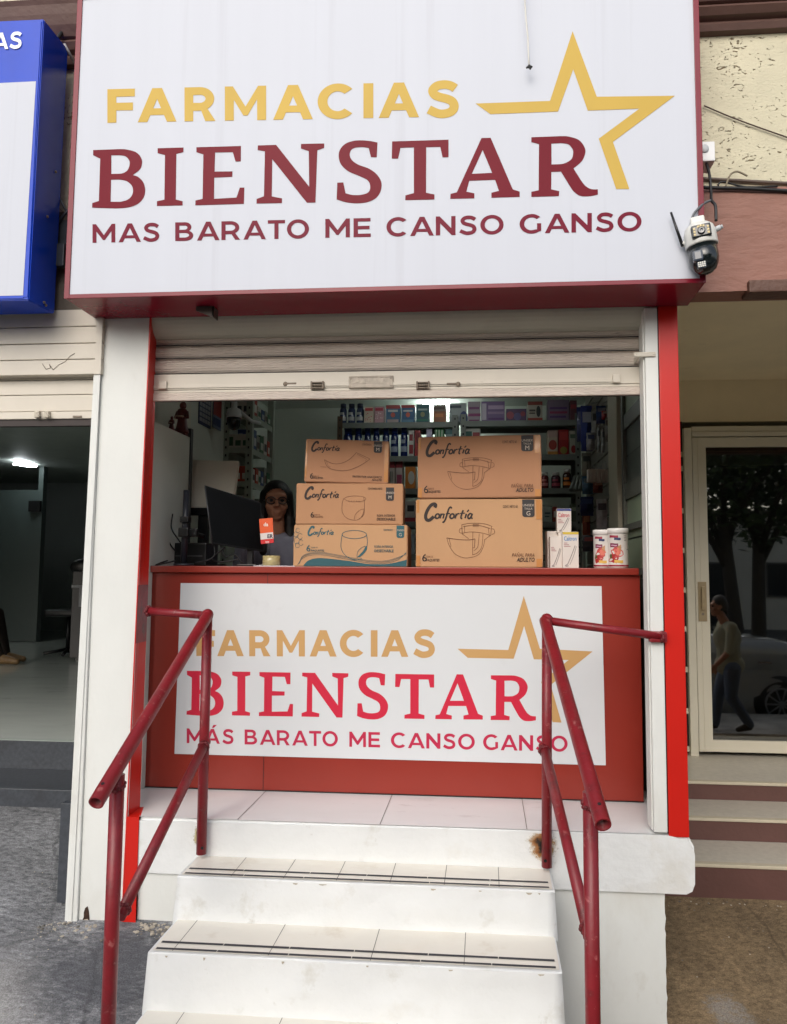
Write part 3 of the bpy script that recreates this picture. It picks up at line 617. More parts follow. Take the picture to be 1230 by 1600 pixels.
mas_xz = [[up2(p) for p in q] for q in tagline('', WORDS, (145,379.5), (1003,361), (145,350.5), (1003,331), .205)]
lettering('gold_lettering', farm_xz, M_gold, face, idc, LY)
lettering('maroon_lettering', serif_xz, M_maroon, face, idc, LY)
def words_of(splines, words):
    k = 0
    for t_, _, _ in words:
        n_ = len(letters_line(t_, .2, .1)); yield splines[k:k+n_]; k += n_
for wd_ in words_of(mas_xz, WORDS): lettering('small_lettering', wd_, mat('plum_vinyl', c8(112,18,44), .3, .05, 2, spec=.09, bump=.4, bscale=2.2), face, idc, LY)
lettering('star_logo', star_xz, M_gold, face, idc, LY)
# loose cord hanging before the sign, its knot near the lower end
c0 = at(819, -60, SY-.05); pts = [c0, at(820, 0, SY-.05), at(822, 30, SY-.048), at(825, 60, SY-.046), at(826, 90, SY-.045), at(827, 104, SY-.045)]
bm = BM(); tube(bm, pts, .0035, 8); cord = solo('hanging_cord', bm, mat('white_cord', c8(216,214,208), .7), 'thin white cord hanging down in front of the large white sign', 'cord', loc=pts[-1])
bm = BM(); e = pts[-1]
for k in range(4):
    a = k*1.7; tube(bm, [e+Vector((0,0,.004)), e+Vector((.011*math.cos(a), -.004, -.006+.008*math.sin(a)))], .004, 6)
ellipsoid(bm, e, (.007,.007,.008), 10, 6); part('knot', bm, M_dark, cord)
# small bracket under the sign box
a = at(309,490,-.12); bm = BM(); z0 = SZ0
box(bm, a.x, a.x+.075, -.14, -.135, z0-.05, z0-.002); box(bm, a.x, a.x+.06, -.135, -.07, z0-.006, z0-.002); box(bm, a.x+.07, a.x+.075, -.14, -.08, z0-.045, z0-.002)
for v in bm.verts:
    if v.co.z < z0-.03 and v.co.x < a.x+.03: v.co.z += .03
solo('angle_bracket', bm, mat('dull_grey_steel', c8(84,76,72), .5, .15, 20, metal=.4), 'small bent steel bracket fixed under the maroon sign edge', 'bracket')

# ------------------------------------------------------------ blue sign next door
bs = thing('blue_sign', (-2.9, -.13, 2.63), 'blue sign box with white panel at the far left over the neighbouring shop', 'sign')
X1 = -1.888
bm = BM(); v = []
for (x, z) in ((-4.4, 2.632), (X1, 2.632), (X1+.006, 3.872), (-4.4, 3.90)): v.append((bm.verts.new((x, SY, z)), bm.verts.new((x-.012 if x > -3 else x, -.05, z+.015))))
for i in range(4):
    j = (i+1) % 4; bm.faces.new([v[i][0], v[j][0], v[j][1], v[i][1]])
bm.faces.new([q[0] for q in v]); bm.faces.new([q[1] for q in v])
bmesh.ops.bevel(bm, geom=bm.edges[:], offset=.004, segments=2, affect='EDGES')
box(bm, X1-.022, X1-.004, SY-.003, SY-.0003, 2.645, 3.86); box(bm, -4.3, X1-.022, SY-.003, SY-.0003, 2.640, 2.655)
part('frame', bm, M_blue, bs)
a = at(55,128,SY); b = at(49,466,SY)
bm = BM(); poly(bm, [(-4.3,SY-.004,b.z+.012),(a.x-.004,SY-.004,b.z+.012),(a.x+.006,SY-.004,a.z),(-4.3,SY-.004,a.z)]); part('face_panel', bm, M_face, bs)
sp = letters_line('AS', .22, .12); zt, zb = at(20,51,SY).z, at(20,77,SY).z; xr = at(35,60,SY).x; hh = zt-zb; mx = max(p[0] for q in sp for p in q)
lettering('lettering', [[(xr-(mx-x)*hh*.86, zb+y*hh) for x, y in q] for q in sp], mat('white_vinyl_letter', c8(232,234,238), .4), bs, idc, SY-.003)
bm = BM()
for px, py in ((77,468),(50,466),(92,250),(88,330)):
    q = at(px, py, -.2); ellipsoid(bm, (X1-.002, -.16+.08*random.random(), q.z), (.006,.006,.006), 8, 6)
part('rivet', bm, M_iron, bs)
# brackets and cables in the gap between the two signs
bm = BM(); a = at(100,345,-.02)
box(bm, a.x-.02, a.x+.11, -.03, -.012, at(80,380,-.02).z-.03, a.z, bev=.003); box(bm, a.x-.03, a.x+.03, -.06, -.031, at(80,420,-.03).z, at(80,385,-.03).z, bev=.004)
tube(bm, [at(83,290,-.05), at(112,345,-.04)], .006, 6); tube(bm, [at(112,322,-.05), at(90,348,-.04)], .006, 6)
solo('sign_bracket', bm, mat('dark_steel', c8(58,62,68), .5, .2, 20, metal=.4), 'dark steel bracket wedged in the gap between blue and white signs', 'bracket')
def cable(pts, r, mt, label, group=None, name='cable'):
    P = []
    for i in range(len(pts)-1):
        for k in range(6):
            t = k/6; a = pts[max(i-1, 0)]; p = pts[i]; q = pts[i+1]; d = pts[min(i+2, len(pts)-1)]
            P.append(.5*((2*p)+(q-a)*t+(2*a-5*p+4*q-d)*t*t+(3*p-a-3*q+d)*t*t*t))
    P.append(pts[-1]); bm = BM(); tube(bm, P, r, 8); return solo(name, bm, mt, label, 'cable', group)
M_wire = mat('brown_wire', c8(70,52,44), .6); M_black = mat('black_cable', c8(22,22,24), .45)
cable([at(105,-40,-.02), at(108,10,-.02), at(106,30,-.03), at(112,45,-.02), at(120,60,-.02)], .004, M_wire, 'thin brown wire dropping behind the top left corner of white sign')
cable([at(90,60,-.08), at(98,50,-.05), at(108,43,-.03), at(120,42,-.02)], .009, M_black, 'thick black cable looping from blue sign top to white sign')
bm = BM(); tube(bm, [at(100,68,-.08), at(118,100,-.02)], .007, 6); solo('sign_stay', bm, mat('pale_stay', c8(150,148,150), .5, metal=.3), 'pale metal stay running from blue sign corner towards white sign', 'stay')
Yw = .02
cable([at(1100,165,Yw), at(1140,182,Yw), at(1180,197,Yw), at(1245,220,Yw), at(1300,241,Yw), at(1355,262,Yw)], .003, M_wire, 'single thin brown wire slanting across the cream stucco wall')
cable([at(1098,279,Yw), at(1150,282,Yw), at(1245,287,Yw), at(1400,292,Yw), at(1600,298,Yw)], .007, mat('grey_cable', c8(96,84,76), .6), 'straight grey cable along the foot of the stucco, the upper one')
cable([at(1098,293,-.03), at(1130,294,-.03), at(1170,295,-.03), at(1245,299,-.03), at(1400,305,-.03), at(1600,313,-.03)], .008, M_black, 'thick black cable lying along the ledge of the brown beam')
cable([at(1122,290,-.02), at(1130,284,-.02), at(1165,292,-.02), at(1215,291,-.02)], .004, M_black, 'slack thin black cable between the two straight cables')
cable([at(1134,292,-.03), at(1141,274,-.03), at(1152,268,-.03), at(1168,275,-.03)], .004, mat('grey_cable2', c8(130,120,100), .6), 'short grey wire arching up out of the black cable')
# ------------------------------------------------------------ outdoor camera on the sign's right side and its junction box
jb = thing('junction_box', (.915, -.16, 3.2), 'small white square junction box on the right side of the sign', 'junction box')
a = at(1099,221,-.19); b = at(1118,251,-.19)
bm = BM(); box(bm, SX1+.004, b.x, -.19, -.09, b.z, a.z, bev=.005); part('box', bm, mat('white_plastic', c8(224,226,226), .4, .03, 5), jb)
bm = BM(); lathe(bm, 0, 0, [(.017, 0), (.017, .003), (.012, .006), (.002, .007)], 18); bm.transform(Matrix.Translation((SX1+.030, -.19, (a.z+b.z)/2+.01)) @ Matrix.Rotation(R(90), 4, 'X')); part('cap', bm, mat('grey_plastic', c8(186,190,192), .4), jb)
yC = -.30
ct = at(1094, 345, yC); cb = at(1097, 430, yC); cxm = at(1096, 390, yC).x
sc = (ct.z-cb.z)/.27
dc = thing('security_camera', (cxm, yC, cb.z), 'white and black dual lens security camera on the sign right edge', 'security camera')
tiltM = Matrix.Translation((cxm, yC, cb.z+.13)) @ Matrix.Rotation(R(-7), 4, 'Y') @ Matrix.Rotation(R(-12), 4, 'Z') @ Matrix.Diagonal((sc, sc, sc, 1))
def cpart(name, bm, mt, parent, sm=False):
    bm.transform(tiltM); return part(name, bm, mt, parent, smooth=sm)
M_cw = mat('white_camera_shell', c8(214,214,208), .35, .03, 4); M_ck = mat('black_camera_shell', c8(14,22,24), .18, .05, 5, coat=.5)
bm = BM(); lathe(bm, 0, 0, [(.073,-.025),(.076,-.018),(.074,.04),(.066,.07),(.045,.088),(.02,.092)], 28)
box(bm, -.035, .03, -.02, .06, .085, .125, bev=.008)
box(bm, -.055, .055, .03, .15, .0, .07, bev=.01); shell = cpart('housing', bm, M_cw, dc)
bm = BM(); lathe(bm, 0, 0, [(.070,-.026),(.070,-.09),(.064,-.115),(.05,-.14),(.03,-.155),(.008,-.16)], 28); ball = cpart('dome', bm, M_ck, dc)
bm = BM(); box(bm, -.045, .045, -.078, -.05, -.005, .06, bev=.010); eye = cpart('lens_panel', bm, M_ck, dc)
bm = BM(); lathe(bm, 0, 0, [(.018,0),(.018,.006),(.012,.008),(.004,.004)], 18); bm.transform(Matrix.Translation((0,-.078,.026)) @ Matrix.Rotation(R(90), 4, 'X')); cpart('lens', bm, mat('lens_glass', c8(30,36,44), .08, coat=1), eye)
bm = BM()
for x, z in ((-.031,.012),(-.031,.026),(-.031,.04),(.031,.012),(.031,.026),(.031,.04),(-.012,.048),(0,.05),(.012,.048)): box(bm, x-.005, x+.005, -.0805, -.077, z-.005, z+.005, bev=.001)
cpart('lamp', bm, mat('amber_led', c8(206,186,130), .3), eye)
bm = BM(); box(bm, -.055, -.008, -.080, -.045, -.115, -.062, bev=.010); box(bm, -.040, .0, -.074, -.05, -.150, -.118, bev=.005); lo = cpart('lower_lens_panel', bm, mat('dark_slate_plastic', c8(58,66,78), .25, coat=.5), dc)
bm = BM()
for i in range(3):
    for k in range(4): box(bm, -.037+k*.009, -.031+k*.009, -.0765, -.0735, -.145+i*.009, -.139+i*.009)
cpart('lamp', bm, mat('pale_led', c8(190,190,180), .3), lo)
bm = BM(); tube(bm, [(-.085,.0,.0),(-.115,-.01,.175)], .008, 10, r2=.0055); ant = cpart('antenna', bm, M_dark, dc)
bm = BM(); tube(bm, [(-.06,.02,.03),(-.085,.0,.005)], .012, 10); cpart('hinge', bm, M_cw, ant)
bm = BM(); tube(bm, [(.07,.0,.045),(.095,-.005,.05)], .013, 12); tube(bm, [(.095,-.005,.05),(.105,-.007,.052)], .009, 10); cpart('side_port', bm, mat('grey_plastic', c8(150,150,150)), dc)
cable([at(1104,255,-.17), at(1109,275,-.2), at(1111,300,-.22), at(1112,313,-.25), at(1118,322,-.27), at(1119,345,-.28)], .006, M_black, 'black camera cable hanging from the white junction box')
cable([at(1112,313,-.25), at(1100,318,-.26), at(1086,332,-.28), at(1080,345,-.28)], .005, mat('grey_cable3', c8(90,94,98), .5), 'grey camera cable curving over the white camera housing')

# ------------------------------------------------------------ roller shutters
rs = thing('roller_shutter', (-.4, .11, 2.28), 'half open grey roller shutter with perforated slats above the counter', 'roller shutter')
zz = [2.282, 2.318, 2.405, 2.478, 2.538, 2.575]
YS = .10
XA, XB = -1.56, .688
bm = BM()
for i, (z0, z1) in enumerate(((2.409, 2.474), (2.4805, 2.534), (2.5405, 2.60))):
    for k in range(24):    # a shallow convex slat pressed with fine ribs
        a0, a1 = k/24, (k+1)/24
        y = lambda t: YS+.012-.016*abs(math.sin(math.pi*t))**.6+(.0018 if int(t*24+.5) % 4 == 2 else 0)
        poly(bm, [(XA,y(a0),z0+(z1-z0)*a0),(XB,y(a0),z0+(z1-z0)*a0),(XB,y(a1),z0+(z1-z0)*a1),(XA,y(a1),z0+(z1-z0)*a1)])
    box(bm, XA, XB, YS-.001, YS+.012, z1-.0005, z1+.0005)
part('slat', bm, M_shutter, rs)
for zj in (2.4045, 2.4772, 2.5372): bm = BM(); box(bm, XA, XB, YS-.003, YS+.010, zj-.0022, zj+.0022); part('slat_shadow_strip', bm, mat('slat_shadow_dark', c8(44,40,40), .8), rs)  # dark strips standing in for the shadow between the slats
bm = BM(); box(bm, XA, XB, YS+.013, YS+.02, 2.28, 2.62); part('backing', bm, M_dark, rs)
bm = BM(); box(bm, XA, XB, YS-.006, YS+.012, 2.330, 2.403, bev=.003); box(bm, XA, XB, YS-.002, YS+.012, 2.3185, 2.3285); box(bm, XA, XB-.12, YS-.0105, YS-.0065, 2.3375, 2.352, bev=.001)
bar = part('bottom_panel', bm, M_slat, rs)
bm = BM(); box(bm, XA, XB, YS-.008, YS+.012, 2.281, 2.3165, bev=.004); part('bottom_rail', bm, M_shutter, rs)
bm = BM(); a = at(545,588,YS-.01); b = at(615,606,YS-.01)
box(bm, a.x, b.x, YS-.011, YS-.0065, b.z, a.z, bev=.004); 
for dx, dz in ((.012,.012),(.012,-.012),(-.012,.012),(-.012,-.012)):
    ellipsoid(bm, ((a.x if dx > 0 else b.x)+dx, YS-.011, (b.z if dz > 0 else a.z)+dz), (.004,.003,.004), 8, 5)
for k in range(5): box(bm, a.x+.03+k*.031, a.x+.048+k*.031, YS-.0128, YS-.011, (a.z+b.z)/2, a.z-.008, bev=.001)
box(bm, a.x+.015, b.x-.015, YS-.0125, YS-.011, (a.z+b.z)/2-.006, (a.z+b.z)/2-.003)
for q in ((a.x+.004, b.x-.004, a.z-.007, a.z-.004), (a.x+.004, b.x-.004, b.z+.004, b.z+.007), (a.x+.004, a.x+.007, b.z+.0075, a.z-.0075), (b.x-.007, b.x-.004, b.z+.0075, a.z-.0075)): box(bm, q[0], q[1], YS-.0135, YS-.0111, q[2], q[3], bev=.0008)
part('embossed_plate', bm, mat('worn_pale_plate', c8(178,168,154), .5, .18, 30, .3, 60), bar)
for px in (496, 661):
    bm = BM(); a = at(px-9, 598, YS-.015); b = at(px+9, 606, YS-.015)
    for z in (a.z, b.z): box(bm, a.x, b.x, YS-.022, YS-.0065, z-.0025, z+.0025, bev=.001)
    for x in (a.x, b.x): box(bm, x-.004, x+.004, YS-.022, YS-.0065, b.z-.006, a.z+.006, bev=.002)
    tube(bm, [(a.x, YS-.014, (a.z+b.z)/2), (b.x, YS-.014, (a.z+b.z)/2)], .004, 8); part('lock_bracket', bm, M_iron, rs)
for px, d in ((446, 1), (716, -1)):
    bm = BM(); a = at(px, 600, YS-.01); ellipsoid(bm, (a.x, YS-.009, a.z), (.011,.006,.011), 12, 8); box(bm, a.x, a.x+d*.05, YS-.012, YS-.0065, a.z-.002, a.z+.006, bev=.001); part('latch', bm, M_iron, rs)
bm = BM(); a = at(255, 602, YS-.01); box(bm, a.x-.02, a.x+.02, YS-.02, YS-.0065, a.z-.018, a.z+.018, bev=.004); part('rail_clip', bm, M_slat, rs); bm = BM(); a = at(963, 592, YS-.01); box(bm, a.x-.016, a.x+.016, YS-.02, YS-.0065, a.z-.018, a.z+.018, bev=.004); part('rail_clip', bm, M_slat, rs)
bm = BM(); a = at(990, 555, .0); b = at(1024, 553, .0)
box(bm, a.x, b.x, -.012, -.0055, a.z-.010, a.z+.010, bev=.004); box(bm, a.x+.02, a.x+.026, -.006, YS, a.z-.009, a.z+.009)
for x in (a.x+.01, b.x-.01): ellipsoid(bm, (x, -.0125, a.z), (.004,.002,.004), 8, 5)
part('retaining_strap', bm, mat('cream_strap', c8(206,200,186), .5), rs)
ls = thing('roller_shutter', (-3, .1, 2.2), 'raised cream roller shutter of the neighbouring shop under the blue sign', 'roller shutter')
bm = BM(); xr = at(159,560,-.02).x
za = [at(80, py, -.02).z for py in (586, 562, 537, 511, 484)]
for i in range(4): box(bm, -6, xr, -.02, .09, za[i]+.0015, za[i+1]-.0015, bev=.003)
box(bm, xr-.03, xr-.001, -.0225, -.0205, za[0], za[4], bev=.001)
part('slat_cover', bm, M_slat, ls)
xr2 = at(146,620,.03).x
zb = [at(80, py, .03).z for py in (655, 643, 617, 594, 588)]
bm = BM()
for i in range(1, 4): box(bm, -6, xr2, .03, .07, zb[i]+.0012, zb[i+1]-.0012, bev=.003)
part('slat', bm, M_slat, ls)
bm = BM(); box(bm, -6, xr2, .022, .07, zb[0], zb[1]-.002, bev=.003); lb = part('bottom_rail', bm, M_slat, ls)
bm = BM()
for px in (60, 75):
    if px == 75: part('latch', bm, mat('cream_iron', c8(186,178,162), .5, .1, 20), lb); bm = BM()
    a = at(px, 648, .02); box(bm, a.x-.012, a.x+.012, .005, .021, a.z-.016, a.z+.016, bev=.005); tube(bm, [(a.x, .004, a.z+.01), (a.x+.02, .004, a.z-.012)], .004, 6)
part('latch', bm, mat('cream_iron', c8(186,178,162), .5, .1, 20), lb); bm = BM(); a = at(121, 651, .02); box(bm, a.x-.02, a.x+.02, .017, .0215, a.z-.004, a.z+.004)
part('slot', bm, M_iron, lb)
bm = BM(); box(bm, -6, xr2-.001, .03, .06, zb[0]-.03, zb[0]-.001); part('rubber_seal', bm, mat('dark_seal', c8(58,50,48), .7), ls)
# scratch scribbled on the second slat
bm = BM(); q = [at(x, y, -.0212) for x, y in [(66,568),(72,577),(79,575),(77,569),(83,578),(92,570),(102,565),(110,556),(117,552)]]
for i in range(len(q)-1): tube(bm, [q[i], q[i+1]], .0012, 5, caps=False)
part('scratch', bm, M_iron, ls)
bm = BM(); box(bm, -9, -1.84, .075, .34, at(80,480,.0).z-.1, 3.1); part('shutter_housing', bm, M_dark, ls)

# ------------------------------------------------------------ staircase
st = thing('staircase', (-.46, -.5, -.36), 'white painted concrete stairs with cream tiled treads before the pharmacy', 'stairs')
STEP = [(.325, -.205, -1.195, .262), (.163, -.462, -1.192, .262), (-.03, -.735, -1.19, .27), (-.185, -1.0, -1.19, .28)]
back = [0.0, -.205, -.462, -.735]
for i, (z, yf, x0, x1) in enumerate(STEP):
    t = BM(); bmesh.ops.create_grid(t, x_segments=48, y_segments=10, size=.5)
    bm = BM(); nx = 48
    # riser face slightly uneven, as trowelled by hand
    zlo = -.5 if i == 3 else STEP[i+1][0]-.012
    t.free()
    rows = 8; g = []
    for j in range(rows+1):
        zz_ = zlo+(z-.0035-zlo)*j/rows
        g.append([bm.verts.new((x0+(x1-x0)*k/nx-(.010 if k == 0 else 0)*(1-j/rows)+.010*(1 if k == nx else 0)*(1-j/rows), yf-.004-.010*(1-j/rows)+.005*noise.noise((k*.16, j*.33, i*5.)), zz_)) for k in range(nx+1)])
    top = [bm.verts.new((x0+(x1-x0)*k/nx, yf+.0005+.0022*noise.noise((k*.9, 0, i*3.)), z)) for k in range(nx+1)]; e_ = [bm.verts.new(v.co) for v in g[rows]]; t2_ = [bm.verts.new(v.co) for v in top]; bk = [bm.verts.new((x0+(x1-x0)*k/nx, back[i]+.03, z)) for k in range(nx+1)]
    for k in range(nx): bm.faces.new([e_[k], e_[k+1], top[k+1], top[k]])
    rows_ = g+[t2_, bk]
    for j in range(len(rows_)-1):
        if j == rows: continue
        for k in range(nx):
            f = bm.faces.new([rows_[j][k], rows_[j][k+1], rows_[j+1][k+1], rows_[j+1][k]]); f.smooth = j < rows
    for side in (0, nx):
        lo = bm.verts.new((g[0][side].co.x, back[i]+.03, zlo)); bm.faces.new([r[side] for r in rows_]+[lo])
    sp = part('step', bm, M_step, st)
    bm = BM(); poly(bm, [(x0+.012,yf+.008,z+.003),(x1-.008,yf+.008,z+.003),(x1-.004,back[i]-.001,z+.003),(x0+.006,back[i]-.001,z+.003)]); part('tread_tile', bm, M_tile, sp)
    bm = BM(); 
    for y0, wd in ((yf+.014, .0135), (yf+.060, .015)):
        segs = [x0+.02]+[x0+(x1-x0)*(k+1)/6+.03*random.random() for k in range(5)]+[x1-.016]
        for k in range(6):
            poly(bm, [(segs[k],y0+.002*random.random(),z+.0045),(segs[k+1]-.003,y0+.002*random.random(),z+.0045),(segs[k+1]-.003,y0+wd,z+.0045),(segs[k],y0+wd,z+.0045)])
    part('grip_strip', bm, M_strip, sp)
    jx = [fr(x0, x1, 7)[1:-1], [at(x, y, -.33).x for x, y in ((290,1460),(433,1470),(586,1480),(726,1490))], [-1.05, -.7, -.3, .1], [-1., -.6, -.2]][i]
    for x in jx:
        bm = BM(); poly(bm, [(x,yf+.009,z+.0038),(x+.0025,yf+.009,z+.0038),(x+.0025,back[i]-.002,z+.0038),(x,back[i]-.002,z+.0038)]); part('tile_joint', bm, M_joint, sp)
    # chipped paint along the nosing and scuffs on the riser
    bm = BM()
    for q in range(7):
        cx_ = x0+.03+(x1-x0-.06)*random.random(); w_ = .004+.016*random.random()**2; h_ = .003+.006*random.random()
        V = []
        for a_ in range(9):
            t_ = a_/8*math.pi; V.append((cx_-w_*math.cos(t_), yf-.0055-.0006*q*.1, z-.0075-h_*math.sin(t_)*(.6+.8*random.random())))
        poly(bm, V)
    part('paint_chips', bm, mat('chipped_grey_paint', c8(176,168,152), .9, .2, 40), sp)
# burn and rust marks where the right rail was welded to the slab
def splat(name, c, rx, rz, mt, parent, seed, y=-.0025):
    bm = BM(); P = []
    for k in range(48):
        a = 2*math.pi*k/48; r = 1+.5*noise.noise((math.cos(a)*2.2, math.sin(a)*2.2, seed))+.28*noise.noise((math.cos(a)*8, math.sin(a)*8, seed))
        P.append((c[0]+rx*r*math.cos(a), y, c[1]+rz*r*math.sin(a)))
    poly(bm, P); return part(name, bm, mt, parent)
def stain_mat(name, col, thr, cx, cz, rx, rz, base):
    """scorch that fades into bare paint, in its own soft blot"""
    m = bpy.data.materials.new(name); m.use_nodes = True; n = m.node_tree.nodes; L = m.node_tree.links; b = n['Principled BSDF']; b.inputs['Roughness'].default_value = .7
    tc = n.new('ShaderNodeTexCoord'); mp = n.new('ShaderNodeMapping'); mp.vector_type = 'POINT'; mp.inputs['Location'].default_value = (-cx/rx, 0, -cz/rz); mp.inputs['Scale'].default_value = (1/rx, 0, 1/rz); L.new(tc.outputs['Object'], mp.inputs[0])
    ln = n.new('ShaderNodeVectorMath'); ln.operation = 'LENGTH'; L.new(mp.outputs[0], ln.inputs[0])
    nz = n.new('ShaderNodeTexNoise'); nz.inputs['Scale'].default_value = 26; nz.inputs['Detail'].default_value = 8; nz.inputs['Roughness'].default_value = .7; L.new(tc.outputs['Object'], nz.inputs[0])
    ad = n.new('ShaderNodeMath'); ad.operation = 'MULTIPLY_ADD'; ad.inputs[1].default_value = 1.5; L.new(nz.outputs[0], ad.inputs[0]); L.new(ln.outputs['Value'], ad.inputs[2])
    rp = n.new('ShaderNodeValToRGB'); L.new(ad.outputs[0], rp.inputs[0])
    e = rp.color_ramp.elements; e[0].position = .40; e[0].color = tuple(col[0])+(1,); e[1].position = .98; e[1].color = tuple(base)+(1,)
    for p, c in ((.52, col[1]), (.66, col[2]), (.82, col[3])): x = e.new(p); x.color = tuple(c)+(1,)
    mr = n.new('ShaderNodeMath'); mr.operation = 'MULTIPLY'; mr.inputs[1].default_value = .55; L.new(ad.outputs[0], mr.inputs[0]); L.new(mr.outputs[0], rp.inputs[0])
    tr = n.new('ShaderNodeBsdfTransparent'); mx = n.new('ShaderNodeMixShader'); al = n.new('ShaderNodeMapRange'); al.inputs[1].default_value = 1.62; al.inputs[2].default_value = 1.15; L.new(ad.outputs[0], al.inputs[0])
    L.new(al.outputs[0], mx.inputs[0]); L.new(tr.outputs[0], mx.inputs[1]); L.new(b.outputs[0], mx.inputs[2]); L.new(mx.outputs[0], n['Material Output'].inputs[0]); L.new(rp.outputs[0], b.inputs['Base Color'])
    return m
for (px, py, rx, rz, cols) in ((848, 1320, .11, .125, (c8(16,14,12), c8(40,30,22), c8(150,98,48), c8(206,176,128))), (310, 1305, .045, .09, (c8(30,26,20), c8(70,60,40), c8(176,160,110), c8(206,198,168))), (236, 946, .02, .08, None)):
    if cols is None: continue
    a = at(px, py, 0); lx = a.x-(-.3)
    ms = stain_mat('scorched_paint', cols, .5, lx, a.z, rx*.62, rz*.62, c8(222,220,208))
    bm = BM(); poly(bm, [(a.x-rx*1.6,-.003,max(.33,a.z-rz*1.7)),(a.x+rx*1.6,-.003,max(.33,a.z-rz*1.7)),(a.x+rx*1.6,-.003,min(.466,a.z+rz*1.7)),(a.x-rx*1.6,-.003,min(.466,a.z+rz*1.7))]); part('scorch_mark', bm, ms, bld)

# ------------------------------------------------------------ handrails
def rail(label, loc, A, B, post_b, xb, zfoot, dA, dB, wall, side, rp):
    h = thing('handrail', loc, label, 'handrail', 'red pipe handrails beside the stairs')
    bm = BM(); tube(bm, [(A[0], A[1], rp[1]), (A[0]+rp[2], A[1], A[2]+.016)], .0205, 16); rear = part('post', bm, M_pole, h)
    bm = BM(); tube(bm, [(post_b[0], post_b[1], zfoot), post_b], .0225, 16); part('post', bm, M_pole, h)
    bm = BM(); pipe(bm, Vector(A)+Vector((0, -.004, .004)), B, .0235); ellipsoid(bm, (A[0]+rp[2], A[1], A[2]+.008), (.025,.025,.025), 14, 8); part('top_rail', bm, M_pole, h)
    def bead(c, r, ax, n=14):
        bm = BM(); ax = Vector(ax).normalized(); u_ = ax.cross(Vector((.3,.2,1))).normalized(); v_ = ax.cross(u_)
        for q in range(n):
            a_ = q*2*math.pi/n; ellipsoid(bm, Vector(c)+(u_*math.cos(a_)+v_*math.sin(a_))*r+ax*.003*math.sin(q*2.3), (.0062+.002*random.random(),)*3, 8, 6)
        part('weld_bead', bm, mat('rough_weld_paint', c8(104,24,30), .55, .3, 40, .4, 120), h)
    bead((A[0]-.02*side*-1, A[1], A[2]), .017, Vector(wall)-Vector(A)); bead(Vector(dA)-Vector((0,.02,.014)), .019, Vector(dB)-Vector(dA)); bead(Vector(dB)+(Vector(dA)-Vector(dB)).normalized()*.03, .020, Vector(dB)-Vector(dA)); bead(Vector(post_b)+Vector((0,0,-.035)), .0225, (0,-.5,1)); bead(Vector(wall)+(Vector(A)-Vector(wall)).normalized()*.008, .018, Vector(wall)-Vector(A))
    bm = BM(); tube(bm, [dA, dB], .0195, 16); ellipsoid(bm, dA, (.022,.022,.020), 12, 8); part('middle_rail', bm, M_pole, h)
    bm = BM(); tube(bm, [(A[0], A[1], A[2]+.004), wall], .017, 14); part('wall_bar', bm, M_pole, h)
    bm = BM()
    if side < 0:
        fb, rb, ft, rt = REV; Z_ = lambda a, b, z: a+(b-a)*((z-a.z)/(b.z-a.z)); o_ = Vector((.0012,-.0012,0)); zl, zh = wall[2]-.14, wall[2]+.11
        poly(bm, [Z_(fb, ft, zl)+o_+Vector((0,-.003,0)), Z_(rb, rt, zl)+o_, Z_(rb, rt, zh)+o_, Z_(fb, ft, zh)+o_+Vector((0,-.003,0))])
    else: box(bm, wall[0]-.06, wall[0]+.012, -.031, -.001, wall[2]-.022, wall[2]+.022, bev=.009)
    part('fixing_plate', bm, mat('blotched_red_plate', c8(128,40,50), .45, .4, 16, .2, 60, dirt=[((.06,.05,.05), .55, 14, .7)]) if side < 0 else M_pole, h)
    bm = BM(); d = (Vector(B)-Vector(A)).normalized(); c = Vector(B)-d*.055
    lathe(bm, 0, 0, [(.0055, 0), (.0055, .0015)], 12); up = d.cross(Vector((1, 0, 0))).normalized()
    if up.z < 0: up = -up
    q = up.to_track_quat('Z', 'Y').to_matrix().to_4x4(); bm.transform(Matrix.Translation(c+up*.0228) @ q); 
    t = BM(); lathe(t, 0, 0, [(.006, 0), (.006, .002)], 12); t.transform(Matrix.Translation((rp[0]+.003, A[1]-.0198, rp[1]+.03)) @ Matrix.Rotation(R(90), 4, 'X')); merge(bm, t)
    part('drill_hole', bm, M_dark, h)
    return h
rail('left hand dark red pipe handrail welded to the white pillar', (-1.165, -.4, -.1), (-1.168, -.03, 1.320), (-1.168, -.927, .815), (-1.168, -.795, .865), 0, -.16, (-1.163, -.03, .80), (-1.168, -.745, .405), (-1.452, 0, 1.340), -1, (-1.160, .347, -.002))
rail('right hand dark red pipe handrail splayed outwards, scorched at its foot', (.28, -.4, -.1), (.247, -.03, 1.316), (.330, -.975, .815), (.314, -.835, .865), 0, -.36, (.239, -.03, .817), (.313, -.79, .43), (.724, -.018, 1.258), 1, (.237, .347, .008))

